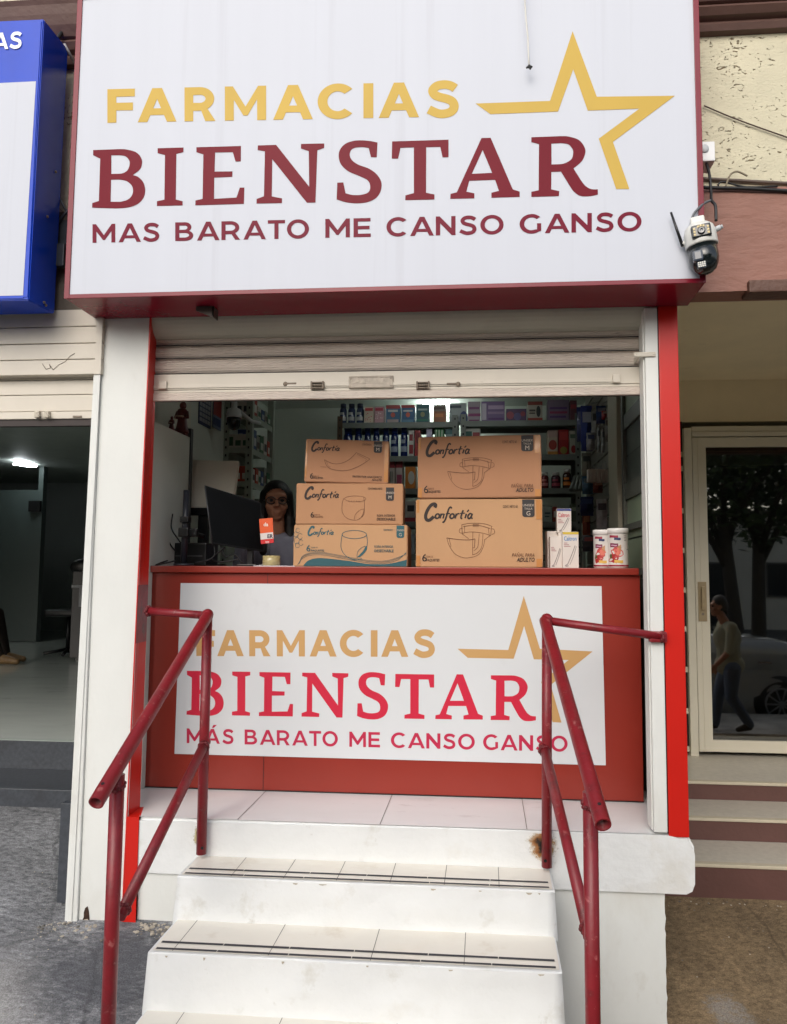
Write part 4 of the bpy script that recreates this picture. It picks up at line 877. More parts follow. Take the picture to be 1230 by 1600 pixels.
# crumbled render and grit lying along the foot of the wall
random.seed(21)
bm = BM()
def chunk(x, y, z, r):
    t = bmesh.new(); bmesh.ops.create_icosphere(t, subdivisions=1, radius=r)
    for v in t.verts: v.co = Vector((v.co.x*random.uniform(.7, 1.4), v.co.y*random.uniform(.7, 1.3), v.co.z*random.uniform(.4, .8)))
    t.transform(Matrix.Translation((x, y, z+r*.2))); merge(bm, t, random.choice((0, 0, 1)))
for _ in range(130):
    x = random.uniform(-1.44, -1.19); y = -.005-abs(random.gauss(0, .035)); chunk(x, y, zleft(y), random.choice((.003, .004, .006, .010)))
for _ in range(110):
    x = random.uniform(-1.84, -1.50); y = -.02-abs(random.gauss(0, .05)); chunk(x, y, zleft(y), random.choice((.002, .003, .004, .008)))
for _ in range(160):
    x = random.uniform(-2.4, -1.2); y = random.uniform(-1.3, .5)
    if x > -1.74 and y > -.05: continue
    chunk(x, y, zleft(y), random.choice((.0015, .002, .003)))
for _ in range(70):
    x = random.uniform(.74, 1.7); y = random.uniform(-.1, .82); chunk(x, y, zright(y), random.choice((.002, .003, .004)))
for _ in range(60):
    x = random.uniform(.95, 2.2); chunk(x, .835-abs(random.gauss(0, .02)), zright(.82), random.choice((.002, .003, .005)))
g_ = part('grit', bm, [mat('pale_grit', c8(170,162,148), .9, .2, 30), mat('grey_grit', c8(110,106,100), .9, .2, 30)])
tag(g_, 'loose grit and crumbled render scattered along the foot of the walls', 'grit', kind='stuff')
# ------------------------------------------------------------ counter with its printed board
ct_ = thing('counter', (-.48, .66, ZF), 'terracotta red shop counter with white printed board on its front', 'counter')
bm = BM(); box(bm, -1.72, .72, .42, .9, ZF+.004, 1.503, bev=.003); 
body = part('body', bm, M_counter, ct_)
bm = BM(); box(bm, -1.75, .712, .395, .95, 1.504, 1.536, bev=.004); part('countertop', bm, M_counter, ct_)
bm = BM(); box(bm, -1.0435, -1.0415, .4185, .4198, .485, 1.503); part('panel_seam', bm, M_dark, ct_)
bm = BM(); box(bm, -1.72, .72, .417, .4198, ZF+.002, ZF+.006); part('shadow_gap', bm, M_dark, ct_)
YB = .417
bm = BM(); g = []
for j in range(9):
    row = []
    for i in range(25):
        u, v_ = i/24, j/8
        x = (-1.478+.004*v_)*(1-u)+(.552-.008*v_)*u; z = .639+(1.4525-.639)*v_
        row.append(bm.verts.new((x, YB-.0008-.0002*noise.noise((i*.4, j*.6, 1)), z)))
    g.append(row)
for j in range(8):
    for i in range(24): f = bm.faces.new([g[j][i], g[j][i+1], g[j+1][i+1], g[j+1][i]]); f.smooth = True
board = part('sign_board', bm, M_board, ct_)
LB = YB-.0006
# the same logo, smaller
u0, u1 = up2((146,325)), up2((935,303)); l0, l1 = at(293,1117,LB), at(838,1124.5,LB)
kx = (l1.x-l0.x)/(u1[0]-u0[0]); ut = up2((146,233)); lt = at(296,1047,LB); kz = (lt.z-l0.z)/(ut[1]-u0[1])
sk_u = (u1[1]-u0[1])/(u1[0]-u0[0]); sk_l = (l1.z-l0.z)/(l1.x-l0.x)
def low(x, z): X = l0.x+(x-u0[0])*kx; return (X, l0.z+(z-u0[1]-sk_u*(x-u0[0]))*kz+sk_l*(X-l0.x))
def lw(p): q = at(p[0], p[1], LB); return (q.x, q.z)
lettering('serif_lettering', serif_xz, M_crimson, board, low, LB)
# star refitted between its own tips on the board
ut_, ul_, ur_ = up2((895,50)), up2((743,161)), up2((1053,150)); lt_, ll_, lr_ = lw((817,932)), lw((715,1013)), lw((925,1018))
def star_low(x, z):
    u = (x-ul_[0])/(ur_[0]-ul_[0]); zb_ = ul_[1]+(ur_[1]-ul_[1])*u; k = (lt_[1]-(ll_[1]+lr_[1])/2)/(ut_[1]-(ul_[1]+ur_[1])/2)
    return (ll_[0]+(lr_[0]-ll_[0])*u, ll_[1]+(lr_[1]-ll_[1])*u+(z-zb_)*k)
lettering('star_logo', star_xz, M_gold2, board, star_low, LB)
uf0, uf1, lf0, lf1 = up2((168,192)), up2((716,182)), lw((307,1025)), lw((679,1026.5)); uft = up2((168,139.5)); lft = lw((680,985))
def farm_low(x, z):
    u = (x-uf0[0])/(uf1[0]-uf0[0]); return (lf0[0]+(lf1[0]-lf0[0])*u, lf0[1]+(lf1[1]-lf0[1])*u+(z-(uf0[1]+(uf1[1]-uf0[1])*u))*(lft[1]-lf1[1])/(uft[1]-uf0[1]))
lettering('ochre_lettering', farm_xz, M_gold2, board, farm_low, LB)
WL = [('MÁS', 292, 365), ('BARATO', 382.5, 528), ('ME', 546, 594), ('CANSO', 611, 742), ('GANSO', 755, 887)]
mas_low = [[lw(p) for p in q] for q in tagline('', WL, (292,1161),(887,1174.5),(292,1138),(887,1150), .20)]
for wd_ in words_of(mas_low, WL): lettering('small_lettering', wd_, mat('raspberry_vinyl', c8(186,36,72), .4, .03, 2), board, idc, LB)

# ------------------------------------------------------------ cartons on the counter
M_card = {k: mat('cardboard_'+k, col, .75, .05, 4, .06, 60, dirt=[((.30,.16,.08), .68, 6, .25)], stretch=(1,1,.4)) for k, col in
          dict(dark=c8(172,124,90), mid=c8(178,132,95), light=c8(188,146,106)).items()}
M_ink = mat('dark_brown_ink', c8(48,38,34), .7, .1, 30); M_line = mat('thin_brown_ink', c8(112,74,50), .7, .1, 30)
M_teal = mat('teal_ink', c8(34,86,94), .6, .06, 10); M_tag = mat('charcoal_print', c8(46,42,42), .6, .06, 10)
M_tape = mat('glossy_parcel_tape', c8(196,138,84), .12, .05, 8, spec=.7, coat=.8); M_pale = mat('pale_print', c8(190,176,160), .6)
# hand-lettered script wordmark as brush strokes, x-height about .4, cap about 1
SCR = [([(.40,.78),(.43,.92),(.34,1.0),(.20,.90),(.09,.62),(.05,.30),(.12,.06),(.26,.02),(.38,.16),(.44,.24)], .135),
       ([(.76,.42),(.74,.12)], .07), ([(.755,.27),(.80,.365),(.86,.39)], .055), ([(.895,.41),(.88,.12)], .066),
       ([(1.20,.72),(1.14,.80),(1.07,.72),(1.03,.40),(1.00,.10),(.94,-.10),(.88,-.08)], .068), ([(.97,.40),(1.16,.42)], .05),
       ([(1.46,.42),(1.43,.12)], .068), ([(1.45,.28),(1.52,.40),(1.60,.40)], .06),
       ([(1.74,.62),(1.70,.34),(1.70,.15),(1.77,.11)], .068), ([(1.62,.42),(1.84,.44)], .05), ([(1.92,.40),(1.89,.13)], .068), ([(1.93,.52),(2.0,.64)], .055),
       ([(2.17,.38),(2.08,.41),(2.01,.28),(2.04,.13),(2.12,.14),(2.18,.32)], .066), ([(2.20,.41),(2.17,.18),(2.25,.12)], .06)]
class Decal:
    """printing on the front face of a box: (u,v) metres from the lower left corner"""
    def __init__(s, frame): s.f = frame; s.k = 0; s.bms = {}
    def bm(s, key): return s.bms.setdefault(key, bmesh.new())
    def add(s, key, b, lift=0):
        s.k += 1; f = s.f; place(b, (f[0]+f[3]*(.0007+lift+s.k*.00002), f[1], f[2], f[3])); merge(s.bm(key), b)
    def splines(s, key, sp, lift=0):
        s.add(key, curve_mesh(sp, .0002), lift)
    def line(s, key, pts, w, curved=True, lift=0):
        s.splines(key, [stroke(catmull(pts, 7) if curved and len(pts) > 2 else pts, w*(.78 if key == 'line' else 1))], lift)
    def rect(s, key, u0, u1, v0, v1, r=0, lift=0):
        if r: P = arc(u0+r, v0+r, r, r, 180, 270, 5)+arc(u1-r, v0+r, r, r, 270, 360, 5)+[(u1, v1), (u0, v1)]
        else: P = [(u0, v0), (u1, v0), (u1, v1), (u0, v1)]
        s.splines(key, [P], lift)
    def text(s, key, t, u, v, size, align='LEFT', bold=.02, shear=0, width=None, lift=.0004):
        b = text_bm(t, size, align, bold*.12, shear, width); bmesh.ops.translate(b, vec=(u, v, 0), verts=b.verts[:]); s.add(key, b, lift)
    def script(s, key, u, v, h):
        for ox in (.595, 1.275):
            T = lambda x, y: (u+(x*1.30+.18*y)*h, v+y*h)
            s.splines(key, [[T(*p) for p in arc(ox, .26, .135, .185, 0, 360, 22)[:-1]], [T(*p) for p in arc(ox+.004, .26, .048, .085, 0, 360, 18)[:-1]]], .0001)
        for P, w in SCR:
            s.line(key, [(u+(x*1.30+.18*y)*h, v+y*h) for x, y in P], w*h*1.45, lift=.0001)
def carton(name, label, px, yf, depth, rot, col, art, tilt=0, group='cardboard cartons stacked on the counter'):
    """px: corner pixels (x0,ytop,x1,ybottom) of its front face"""
    a = at(px[0], px[3], yf); b = at(px[2], px[1], yf); wdt = (b.x-a.x)/math.cos(rot); hgt = b.z-a.z
    zb = px[4] if len(px) > 4 else a.z
    hgt = b.z-zb
    cx = (a.x+b.x)/2; c = thing(name, (cx, yf+depth/2, zb), label, 'carton', group)
    M = Matrix.Translation((cx, yf, zb)) @ Matrix.Rotation(rot, 4, 'Z') @ Matrix.Rotation(tilt, 4, 'Y')
    bm = BM(); t = bmesh.new(); bmesh.ops.create_cube(t, size=1)
    for v in t.verts: v.co = Vector((v.co.x*wdt, depth/2+v.co.y*depth, hgt/2+v.co.z*hgt))
    bmesh.ops.bevel(t, geom=t.edges[:], offset=.004, segments=2, affect='EDGES')
    bmesh.ops.subdivide_edges(t, edges=[e for e in t.edges if e.calc_length() > .1], cuts=6, use_grid_fill=True)
    for v in t.verts:
        n_ = noise.noise((v.co.x*7+px[0], v.co.y*7, v.co.z*7)); v.co.x += .0022*n_; v.co.z += .0014*n_*(1 if v.co.z > hgt*.3 else 0)
    for f in t.faces: f.smooth = False
    t.transform(M); merge(bm, t); body = part('box', bm, M_card[col], c)
    R3 = M.to_3x3(); f = (M @ Vector((-wdt/2, -.0006, 0)), R3 @ Vector((1,0,0)), R3 @ Vector((0,0,1)), R3 @ Vector((0,-1,0)))
    d = Decal(f); art(d, wdt, hgt)
    names = {'ink': ('wordmark', M_ink), 'line': ('line_drawing', M_line), 'tag': ('size_tag', M_tag), 'teal': ('teal_print', M_teal), 'tape': ('packing_tape', M_tape), 'pale': ('tag_lettering', M_pale), 'tline': ('line_drawing', M_teal)}
    for k, b in d.bms.items():
        kk = k.rstrip('0123456789'); nm = {'ink2': 'count_print', 'line2': 'count_print', 'ink3': 'product_print', 'line3': 'product_print', 'ink4': 'content_print'}.get(k, names[kk][0])
        part(nm, b, names[kk][1], body)
    return c
def tapes(d, w, h, l=True):
    d.rect('tape1', .004, .016, h*.80, h-.004); d.rect('tape2', w-.03, w-.004, h*.70, h-.004)
    d.rect('tape3', w-.03, w-.004, .004, h*.13)
    if l: d.rect('tape4', .004, .022, .004, h*.17)
def diaper(d, w, h):
    S_ = lambda P: [(w*(.03+x/1230*.97-.05), h*(1-(y-30)/575)) for x, y in P]
    L_ = lambda P, wd=.0026, c=True: d.line('line', S_(P), wd, c)
    L_([(338,358),(460,372),(560,374),(622,366)], .0040); L_([(338,358),(362,420),(420,490),(500,522),(580,522),(660,495),(705,430),(718,370)]); L_([(360,362),(380,425),(375,432)])
    L_([(622,366),(616,440),(600,440)], .0036, False); L_([(600,310),(598,500)], .0030, False); L_([(598,500),(650,480),(690,430),(702,325)]); L_([(610,465),(650,430),(664,322)])
    L_([(490,246),(560,236),(640,234),(720,240),(796,262)]); L_([(494,320),(560,308),(640,310),(720,322),(770,336)]); L_([(490,246),(494,322)], .003, False); L_([(514,256),(518,314)], .0025, False); L_([(752,268),(764,330)], .0025, False); L_([(788,262),(778,338)], .003, False)
    L_([(490,275),(468,285),(466,310),(490,318)]); L_([(794,280),(815,290),(814,318),(788,328)]); L_([(494,324),(560,366)], .0025, False); L_([(776,336),(716,374)], .0025, False); L_([(505,262),(640,250),(775,280)])
    for k in range(7): x = 604+k*9; L_([(x,238),(x,264)], .0022, False)
    L_([(597,251),(664,252)], .0022, False)
def big_art(size):
    def art(d, w, h):
        d.script('ink', w*.062, h*.685, h*.245); diaper(d, w, h)
        d.rect('tag', w*.842, w*.938, h*.735, h-.003, r=.012)
        for t, v, s_ in (('UNISEX', .890, .016), ('TALLA', .842, .013)): d.text('pale', t, w*.89, h*v, s_, 'CENTER', .02)
        d.text('pale', size, w*.89, h*.757, .030, 'CENTER', .01)
        d.text('ink4', 'CONT. NETO 60', w*.69, h*.87, .018, bold=.01, width=w*.115)
        d.text('ink2', '6', w*.048, h*.085, .052, bold=.03); d.text('line2', 'CON 10', w*.085, h*.140, .013, bold=.01, width=w*.05); d.text('ink2', 'PAQUETES', w*.083, h*.088, .016, bold=.06, width=w*.105)
        d.text('line3', 'PAÑAL PARA', w*.935, h*.158, .024, 'RIGHT', .005, .25, width=w*.175); d.text('ink3', 'ADULTO', w*.935, h*.088, .027, 'RIGHT', .12, .25, width=w*.14)
        tapes(d, w, h)
    return art
def pad_art(d, w, h):
    d.script('ink', w*.065, h*.715, h*.225); P = lambda L: [(w*(x-50)/1095, h*(1-(y-65)/590)) for x, y in L]
    d.line('line', P([(303,345),(400,392),(500,395),(600,352),(670,290),(715,235)]), .003); d.line('line', P([(303,345),(330,420),(380,465),(480,487),(600,485),(720,440),(820,380),(898,318)]), .003)
    d.line('line', P([(715,235),(898,318)]), .0026, False); d.line('line', P([(725,255),(852,322),(838,352)]), .002, False); d.line('line', P([(330,360),(350,420),(374,448),(378,430)]), .002)
    d.line('line', P([(255,445),(330,447)]), .002, False)
    d.rect('tag', w*.815, w*.912, h*.72, h-.003, r=.010); d.text('pale', 'UNISEX', w*.863, h*.865, .015, 'CENTER', .02); d.text('pale', 'M', w*.863, h*.76, .024, 'CENTER', .01)
    d.text('ink4', 'CONTENIDO', w*.675, h*.885, .013, bold=.015, width=w*.11)
    d.text('ink2', '6', w*.062, h*.075, .040, bold=.03); d.text('line2', 'CON 10', w*.095, h*.122, .009, bold=.01); d.text('ink2', 'PAQUETES', w*.095, h*.076, .012, bold=.05, width=w*.125)
    d.text('ink3', 'PROTECTOR ANATÓMICO', w*.92, h*.128, .014, 'RIGHT', .008, .2, width=w*.35); d.text('ink3', 'ADULTO', w*.92, h*.065, .014, 'RIGHT', .06, .2, width=w*.12)
    d.rect('tape5', .003, .010, h*.1, h*.95); d.rect('tape6', w-.022, w-.003, h*.05, h*.95)
def pants(d, key, P, teal):
    rim = [P(*p) for p in arc(620, 655, 102, 28, 0, 360, 30)] if not teal else [P(*p) for p in arc(640, 150, 122, 42, 0, 360, 30)]
    if teal:
        d.line(key, rim, .0028, False); d.line(key, [P(*p) for p in [(518,150),(508,230),(510,290),(540,350),(600,395),(660,410),(720,395)]], .0026); d.line(key, [P(*p) for p in [(762,150),(772,220),(765,275)]], .0026)
        d.line(key, [P(*p) for p in [(668,375),(680,320),(715,285),(752,268)]], .002); sp = [P(*p) for p in [(752,275),(770,262),(768,300),(745,340),(700,380),(664,386),(690,362),(730,320)]]; d.splines('teal', [sp])
    else:
        d.line(key, rim, .0022, False); d.line(key, [P(*p) for p in [(508,650),(495,710),(498,780),(530,830),(580,853),(630,858)]], .0024); d.line(key, [P(*p) for p in [(700,640),(708,700),(705,790),(680,830),(635,858)]], .0024)
        d.line(key, [P(*p) for p in [(612,852),(625,800),(670,760),(708,752)]], .002); d.line(key, [P(*p) for p in [(660,850),(690,810),(706,760)]], .002)
        for k in range(5): x = 560+k*24; d.line(key, [P(x,672),P(x,684)], .0018, False)
def mid_art(d, w, h):
    d.script('ink', w*.075, h*.62, h*.285); P = lambda x, y: (w*(x-55)/1020, h*(1-(y-508)/392)); pants(d, 'line', P, False)
    d.rect('tag', w*.84, w*.915, h*.58, h*.905, r=.010); d.rect('tag', w*.84, w*.915, h*.86, h*.905)
    d.text('pale', 'UNISEX', w*.878, h*.75, .014, 'CENTER', .02); d.text('pale', 'M', w*.878, h*.63, .022, 'CENTER', .01)
    d.text('ink4', 'CONTENIDO NETO', w*.67, h*.85, .014, bold=.01, width=w*.135)
    d.text('ink2', '6', w*.135, h*.165, .040, bold=.02); d.text('line2', 'CON 10', w*.165, h*.222, .009, bold=.01); d.text('line2', 'PAQUETES', w*.165, h*.165, .012, bold=.01, width=w*.09)
    d.text('ink3', 'ROPA INTERIOR', w*.755, h*.195, .016, 'LEFT', .004, .1, width=w*.17); d.text('ink3', 'DESECHABLE', w*.755, h*.105, .018, 'LEFT', .08, .1, width=w*.175)
def teal_art(d, w, h):
    d.script('teal', w*.12, h*.74, h*.215); P = lambda x, y: (w*(x-30)/1140, h*(1-(y-50)/430)); pants(d, 'tline', P, True)
    wave = catmull([P(*p) for p in [(135,468),(180,420),(260,395),(350,395),(480,408),(620,425),(760,448),(870,452),(960,450),(1060,432),(1166,405)]], 5)
    d.splines('teal', [wave+[(w-.003, .003), (w*.09, .003)]])
    for off in (0, 22, 40): d.line('tline', [P(x, y-off*.6) for x, y in [(75+off*.6,465),(120,400),(200,365),(330,360),(480,385),(640,415),(800,440),(950,442),(1080,405),(1160,330+off)]], .0016)
    for cx_, cy_, r_ in ((70,110,24),(95,170,30),(62,215,34),(105,235,30),(70,262,26),(52,150,26)): d.line('tline', [P(*p) for p in arc(cx_, cy_, r_*.8, r_, 20, 330, 16)], .0016, False)
    d.rect('teal', w*.905, w*.972, h*.69, h-.003, r=.010); d.text('pale', 'UNISEX', w*.938, h*.85, .013, 'CENTER', .02); d.text('pale', 'G', w*.938, h*.73, .022, 'CENTER', .01)
    d.text('tline', 'CONTENIDO', w*.79, h*.86, .012, bold=.005, width=w*.08)
    d.text('teal', '6', w*.112, h*.36, .045, bold=.03); d.text('tline', 'CON 10', w*.155, h*.44, .009, bold=.01); d.text('teal', 'PAQUETES', w*.155, h*.362, .013, bold=.05, width=w*.115)
    d.text('tline', 'ROPA INTERIOR', w*.71, h*.455, .016, 'LEFT', .004, .1, width=w*.165); d.text('teal', 'DESECHABLE', w*.71, h*.352, .018, 'LEFT', .08, .1, width=w*.17)
ZC = 1.5362
z3 = at(548,820,.46).z; z2 = at(548,754,.45).z; z5 = at(748,778,.45).z
carton('cardboard_carton', 'cardboard carton with teal wave and teal print, lowest of the left stack', (459,820,636.5,882,ZC), .455, .32, R(2), 'light', teal_art)
carton('cardboard_carton', 'cardboard carton with drawn absorbent pants, middle of the left stack', (463.5,755,629.5,818,z3+.001), .46, .32, R(4), 'mid', mid_art)
carton('cardboard_carton', 'cardboard carton with drawn curved pad, topmost of the left stack', (477,687,606.5,755,z2+.001), .47, .3, R(6), 'dark', pad_art, tilt=R(1.2))
carton('cardboard_carton', 'big cardboard carton tagged G with drawn open diaper, lower of the right pair', (649.5,779.5,847.5,884,ZC), .45, .36, R(-1), 'light', big_art('G'))
carton('cardboard_carton', 'big cardboard carton tagged M with drawn open diaper, upper of the right pair', (652,680,845,777,z5+.001), .455, .36, R(-4), 'dark', big_art('M'))

# ------------------------------------------------------------ small goods on the counter
M_pbox = mat('white_medicine_carton', c8(214,206,198), .5, .03, 6); PAL = {}
def ink(r, g, b):
    k = (r, g, b)
    if k not in PAL: PAL[k] = mat('print_%d_%d_%d' % k, c8(r, g, b), .45, .06, 12)
    return PAL[k]
def med_box(label, px, yf, dp, cap, txt, tcol, zb=ZC, leg=True, rot=0, group=None):
    a = at(px[0], px[3], yf); b = at(px[2], px[1], yf); wd = b.x-a.x; cx = (a.x+b.x)/2; h = b.z-zb
    t = thing('medicine_box', (cx, yf+dp/2, zb), label, 'medicine box', group)
    M = Matrix.Translation((cx, yf, zb)) @ Matrix.Rotation(rot, 4, 'Z'); bm = BM(); box(bm, -wd/2, wd/2, 0, dp, 0, h, bev=.0015); bm.transform(M); bo = part('box', bm, M_pbox, t)
    R3 = M.to_3x3(); d = Decal((M @ Vector((-wd/2, -.0003, 0)), R3 @ Vector((1,0,0)), R3 @ Vector((0,0,1)), R3 @ Vector((0,-1,0))))
    if cap: d.rect('cap', .001, wd-.001, h-.012, h-.001)
    if txt: d.text('txt', txt, wd*.08, h-.042, .03, bold=.03, width=wd*.78)
    if leg: d.line('leg', [(wd*.78, h*.62), (wd*.55, h*.35), (wd*.30, h*.10)], .0035); d.line('leg', [(wd*.30, h*.10), (wd*.18, h*.07), (wd*.20, h*.05), (wd*.36, h*.06)], .004); d.line('leg', [(wd*.86, h*.60), (wd*.68, h*.34), (wd*.44, h*.09)], .0025)
    else:
        for k in range(6): d.rect('leg', wd*.15, wd*.85, h*(.72-.045*k), h*(.73-.045*k))
    for k in range(3): d.rect('fine', wd*.08, wd*(.3+.1*k), h-.055-.008*k, h-.052-.008*k)
    mm = {'cap': cap and ink(*cap), 'txt': ink(*tcol), 'leg': ink(140,132,130), 'fine': ink(176,120,122)}
    nm = {'cap': 'colour_band', 'txt': 'lettering', 'leg': 'leg_drawing', 'fine': 'fine_print'}
    for k, b_ in d.bms.items(): part(nm[k], b_, mm[k], bo)
    return t
GM = 'small medicine boxes on the counter end'
med_box('white medicine box with yellow top band and blue lettering, in front', (879.5,831,904,885.5), .47, .06, (206,178,60), 'Caltron', (60,130,190), group=GM)
med_box('white medicine box showing a leg drawing, left of the yellow banded one', (860,838,879,885.5), .50, .06, None, None, (120,120,120), group=GM)
med_box('white medicine box turned so fine print shows, standing behind', (855.5,830,879,885.5), .56, .06, None, None, (120,120,120), leg=False, rot=R(6), group=GM)
zt = at(880,832,.54).z
bt = thing('medicine_box', (at(885,860,.56).x, .57, ZC), 'plain white medicine box standing hidden under the blue topped one', 'medicine box', GM); b_ = BM(); q0 = at(873,885,.54); q1 = at(897,833,.54); box(b_, q0.x, q1.x, .535, .60, ZC, zt, bev=.0015); part('box', b_, M_pbox, bt)
med_box('white medicine box with blue top and red lettering, stacked highest', (870.5,794.5,892.5,832), .535, .06, (58,66,130), 'Caltron', (196,44,70), zb=zt+.0005, group=GM)
def tin(label, px0, px1, pyt, yf):
    a = at(px0, 885, yf); b = at(px1, pyt, yf); r = (b.x-a.x)/2; cx = (a.x+b.x)/2; h = b.z-ZC
    t = thing('powder_tin', (cx, yf+r, ZC), label, 'tin', 'white tins of powder on the counter')
    bm = BM(); lathe(bm, cx, yf+r, [(r*.93,ZC),(r*.95,ZC+.012),(r*.95,ZC+.016),(r*.95,ZC+h*.86),(r*.97,ZC+h*.87)], 40); body = part('body', bm, mat('white_tin', c8(226,222,216), .3, .02, 4, coat=.3), t)
    bm = BM(); lathe(bm, cx, yf+r, [(r,ZC+h*.865),(r,ZC+h*.985),(r*.97,ZC+h),(r*.2,ZC+h)], 40); part('lid', bm, mat('white_lid', c8(232,230,226), .35, .02, 4), t)
    # printed label wrapped on the front, as patches that follow the curve
    def patch(nm, mt, th0, th1, z0, z1, wav=0, n=10, lift=.0008):
        bm = BM(); rr = r*.95+lift; P, Q = [], []
        for k in range(n+1):
            th = R(th0+(th1-th0)*k/n); u = k/n; s0 = z0+wav*math.sin(u*6.3)*.5*h; s1 = z1+wav*math.sin(u*5+1)*.5*h
            P.append(bm.verts.new((cx+rr*math.sin(th), yf+r-rr*math.cos(th), ZC+s0*h))); Q.append(bm.verts.new((cx+rr*math.sin(th), yf+r-rr*math.cos(th), ZC+s1*h)))
        for k in range(n): bm.faces.new([P[k], P[k+1], Q[k+1], Q[k]])
        return part(nm, bm, mt, body)
    def blob(nm, mt, th, z, rth, rz, seed, lift=.001):
        bm = BM(); rr = r*.95+lift; V = []
        for k in range(22):
            a = 2*math.pi*k/22; q = 1+.5*noise.noise((math.cos(a)*1.5, math.sin(a)*1.5, seed)); tt = R(th+rth*q*math.cos(a)); V.append(bm.verts.new((cx+rr*math.sin(tt), yf+r-rr*math.cos(tt), ZC+h*(z+rz*q*math.sin(a)))))
        c = bm.verts.new((cx+rr*math.sin(R(th)), yf+r-rr*math.cos(R(th)), ZC+h*z))
        for k in range(22): bm.faces.new([c, V[k], V[(k+1) % 22]])
        return part(nm, bm, mt, body)
    th0 = -60
    patch('base_band', ink(150,30,52), -80, 88, .045, .085)
    patch('swoosh', ink(150,36,60), th0, -8, .76, .82, .05); patch('swoosh', ink(40,52,96), -30, 6, .70, .76, .05, lift=.0010)
    patch('name_band', ink(120,30,66), th0+4, -8, .52, .62, .06); patch('name_band', ink(206,170,190), th0+12, -14, .555, .58, .06, lift=.0012)
    blob('fruit_print', ink(196,72,70), -20, .38, 34, .125, 2.+px0); blob('fruit_print', ink(220,120,100), -10, .41, 20, .07, 5.+px0, .0014); blob('fruit_print', ink(170,40,40), -34, .23, 32, .10, 8.+px0, .0012); blob('fruit_print', ink(90,96,52), -52, .30, 8, .06, 3.+px0, .0015)
    patch('yellow_band', ink(220,180,84), -30, 18, .13, .20, .05, lift=.0016)
    for k in range(4): patch('stick_print', ink(196,140,84), -12+k*5, -8+k*5, .44, .54+.015*k, 0, 2, .0013)
    for k in range(4): patch('fine_print', ink(120,110,110), 26, 42, .80-.04*k, .815-.04*k, 0, 4)
    patch('fine_print', ink(120,120,124), 46, 62, .46, .475, 0, 4); patch('fine_print', ink(120,120,124), 60, 72, .60, .615, 0, 4)
tin('white powder tin with red fruit label, left one, partly hidden by its twin', 929, 958, 827.5, .50)
tin('white powder tin with red fruit label, right one, at the counter end', 952, 985, 825, .455)

# ------------------------------------------------------------ the till: screens, stand, cables
dk = thing('monitor', (at(365,880,.62).x, .66, ZC), 'black flat monitor turned aside on the counter left end', 'monitor')
q = [at(a, b, y) for a, b, y in ((320,758,.58),(408,785,.70),(413,862,.70),(331,849,.58))]
n_ = (q[1]-q[0]).cross(q[3]-q[0]).normalized(); n_ = n_ if n_.y > 0 else -n_
bm = BM(); V = [bm.verts.new(p) for p in q]+[bm.verts.new(p+n_*.028) for p in q]
bm.faces.new(V[:4]); bm.faces.new(V[4:][::-1])
for i in range(4): bm.faces.new([V[i], V[(i+1) % 4], V[4+(i+1) % 4], V[4+i]])
bmesh.ops.recalc_face_normals(bm, faces=bm.faces[:]); bmesh.ops.bevel(bm, geom=bm.edges[:], offset=.004, segments=2, affect='EDGES'); part('casing', bm, mat('black_monitor_shell', c8(12,13,15), .5, .1, 10, spec=.3), dk)
ce = sum(q, Vector())/4; bm = BM(); poly(bm, [ce+(p-ce)*.95-n_*.0008 for p in q]); part('screen', bm, mat('dark_screen', c8(7,8,10), .3, .05, 4, spec=.15), dk)
bm = BM(); tube(bm, [(q[0]+(q[3]-q[0])*t-n_*.002) for t in (0, .5, 1)], .0018, 6); part('edge_trim', bm, mat('silver_edge', c8(130,132,136), .3, metal=.5), dk)
bm = BM(); box(bm, at(388,870,.72).x, at(396,870,.72).x, .70, .73, ZC+.012, q[2].z+.04); box(bm, at(375,880,.7).x, at(406,880,.7).x, .64, .80, ZC, ZC+.012, bev=.004); part('stand', bm, M_dark, dk)
s2 = thing('monitor', (at(320,880,1.0).x, 1.0, ZC), 'ivory backed computer screen standing behind the black monitor', 'monitor')
bm = BM(); q = [at(a, b, .95) for a, b in ((274,718),(373,720),(364,793),(264,793))]; V = [bm.verts.new(p) for p in q]+[bm.verts.new(p+Vector((0,.03,-.0))) for p in q]
bm.faces.new(V[:4]); bm.faces.new(V[4:][::-1])
for i in range(4): bm.faces.new([V[i], V[(i+1) % 4], V[4+(i+1) % 4], V[4+i]])
bmesh.ops.recalc_face_normals(bm, faces=bm.faces[:]); bmesh.ops.bevel(bm, geom=bm.edges[:], offset=.006, segments=3, affect='EDGES'); part('back_cover', bm, mat('ivory_plastic', c8(236,231,216), .45, .03, 3), s2)
bm = BM(); a = at(266,793,.96); b = at(364,805,.96); box(bm, a.x, b.x, .955, 1.0, b.z, a.z-.002); box(bm, at(310,800,.97).x, at(325,800,.97).x, .97, 1.0, ZC+.01, a.z); box(bm, at(290,800,.97).x, at(345,800,.97).x, .93, 1.08, ZC, ZC+.012); part('foot', bm, M_dark, s2)
ps = thing('pole_stand', (at(290,880,.52).x, .52, ZC), 'black display pole with clamp rising from the counter left end', 'pole stand')
bm = BM(); tube(bm, [at(287,880,.52), at(292,766,.52)], .016, 16); tube(bm, [Vector((at(287,880,.52).x, .52, ZC)), Vector((at(287,880,.52).x, .52, ZC+.012))], .05, 20); part('pole', bm, mat('slate_pole', c8(44,46,54), .3, .06, 8), ps)
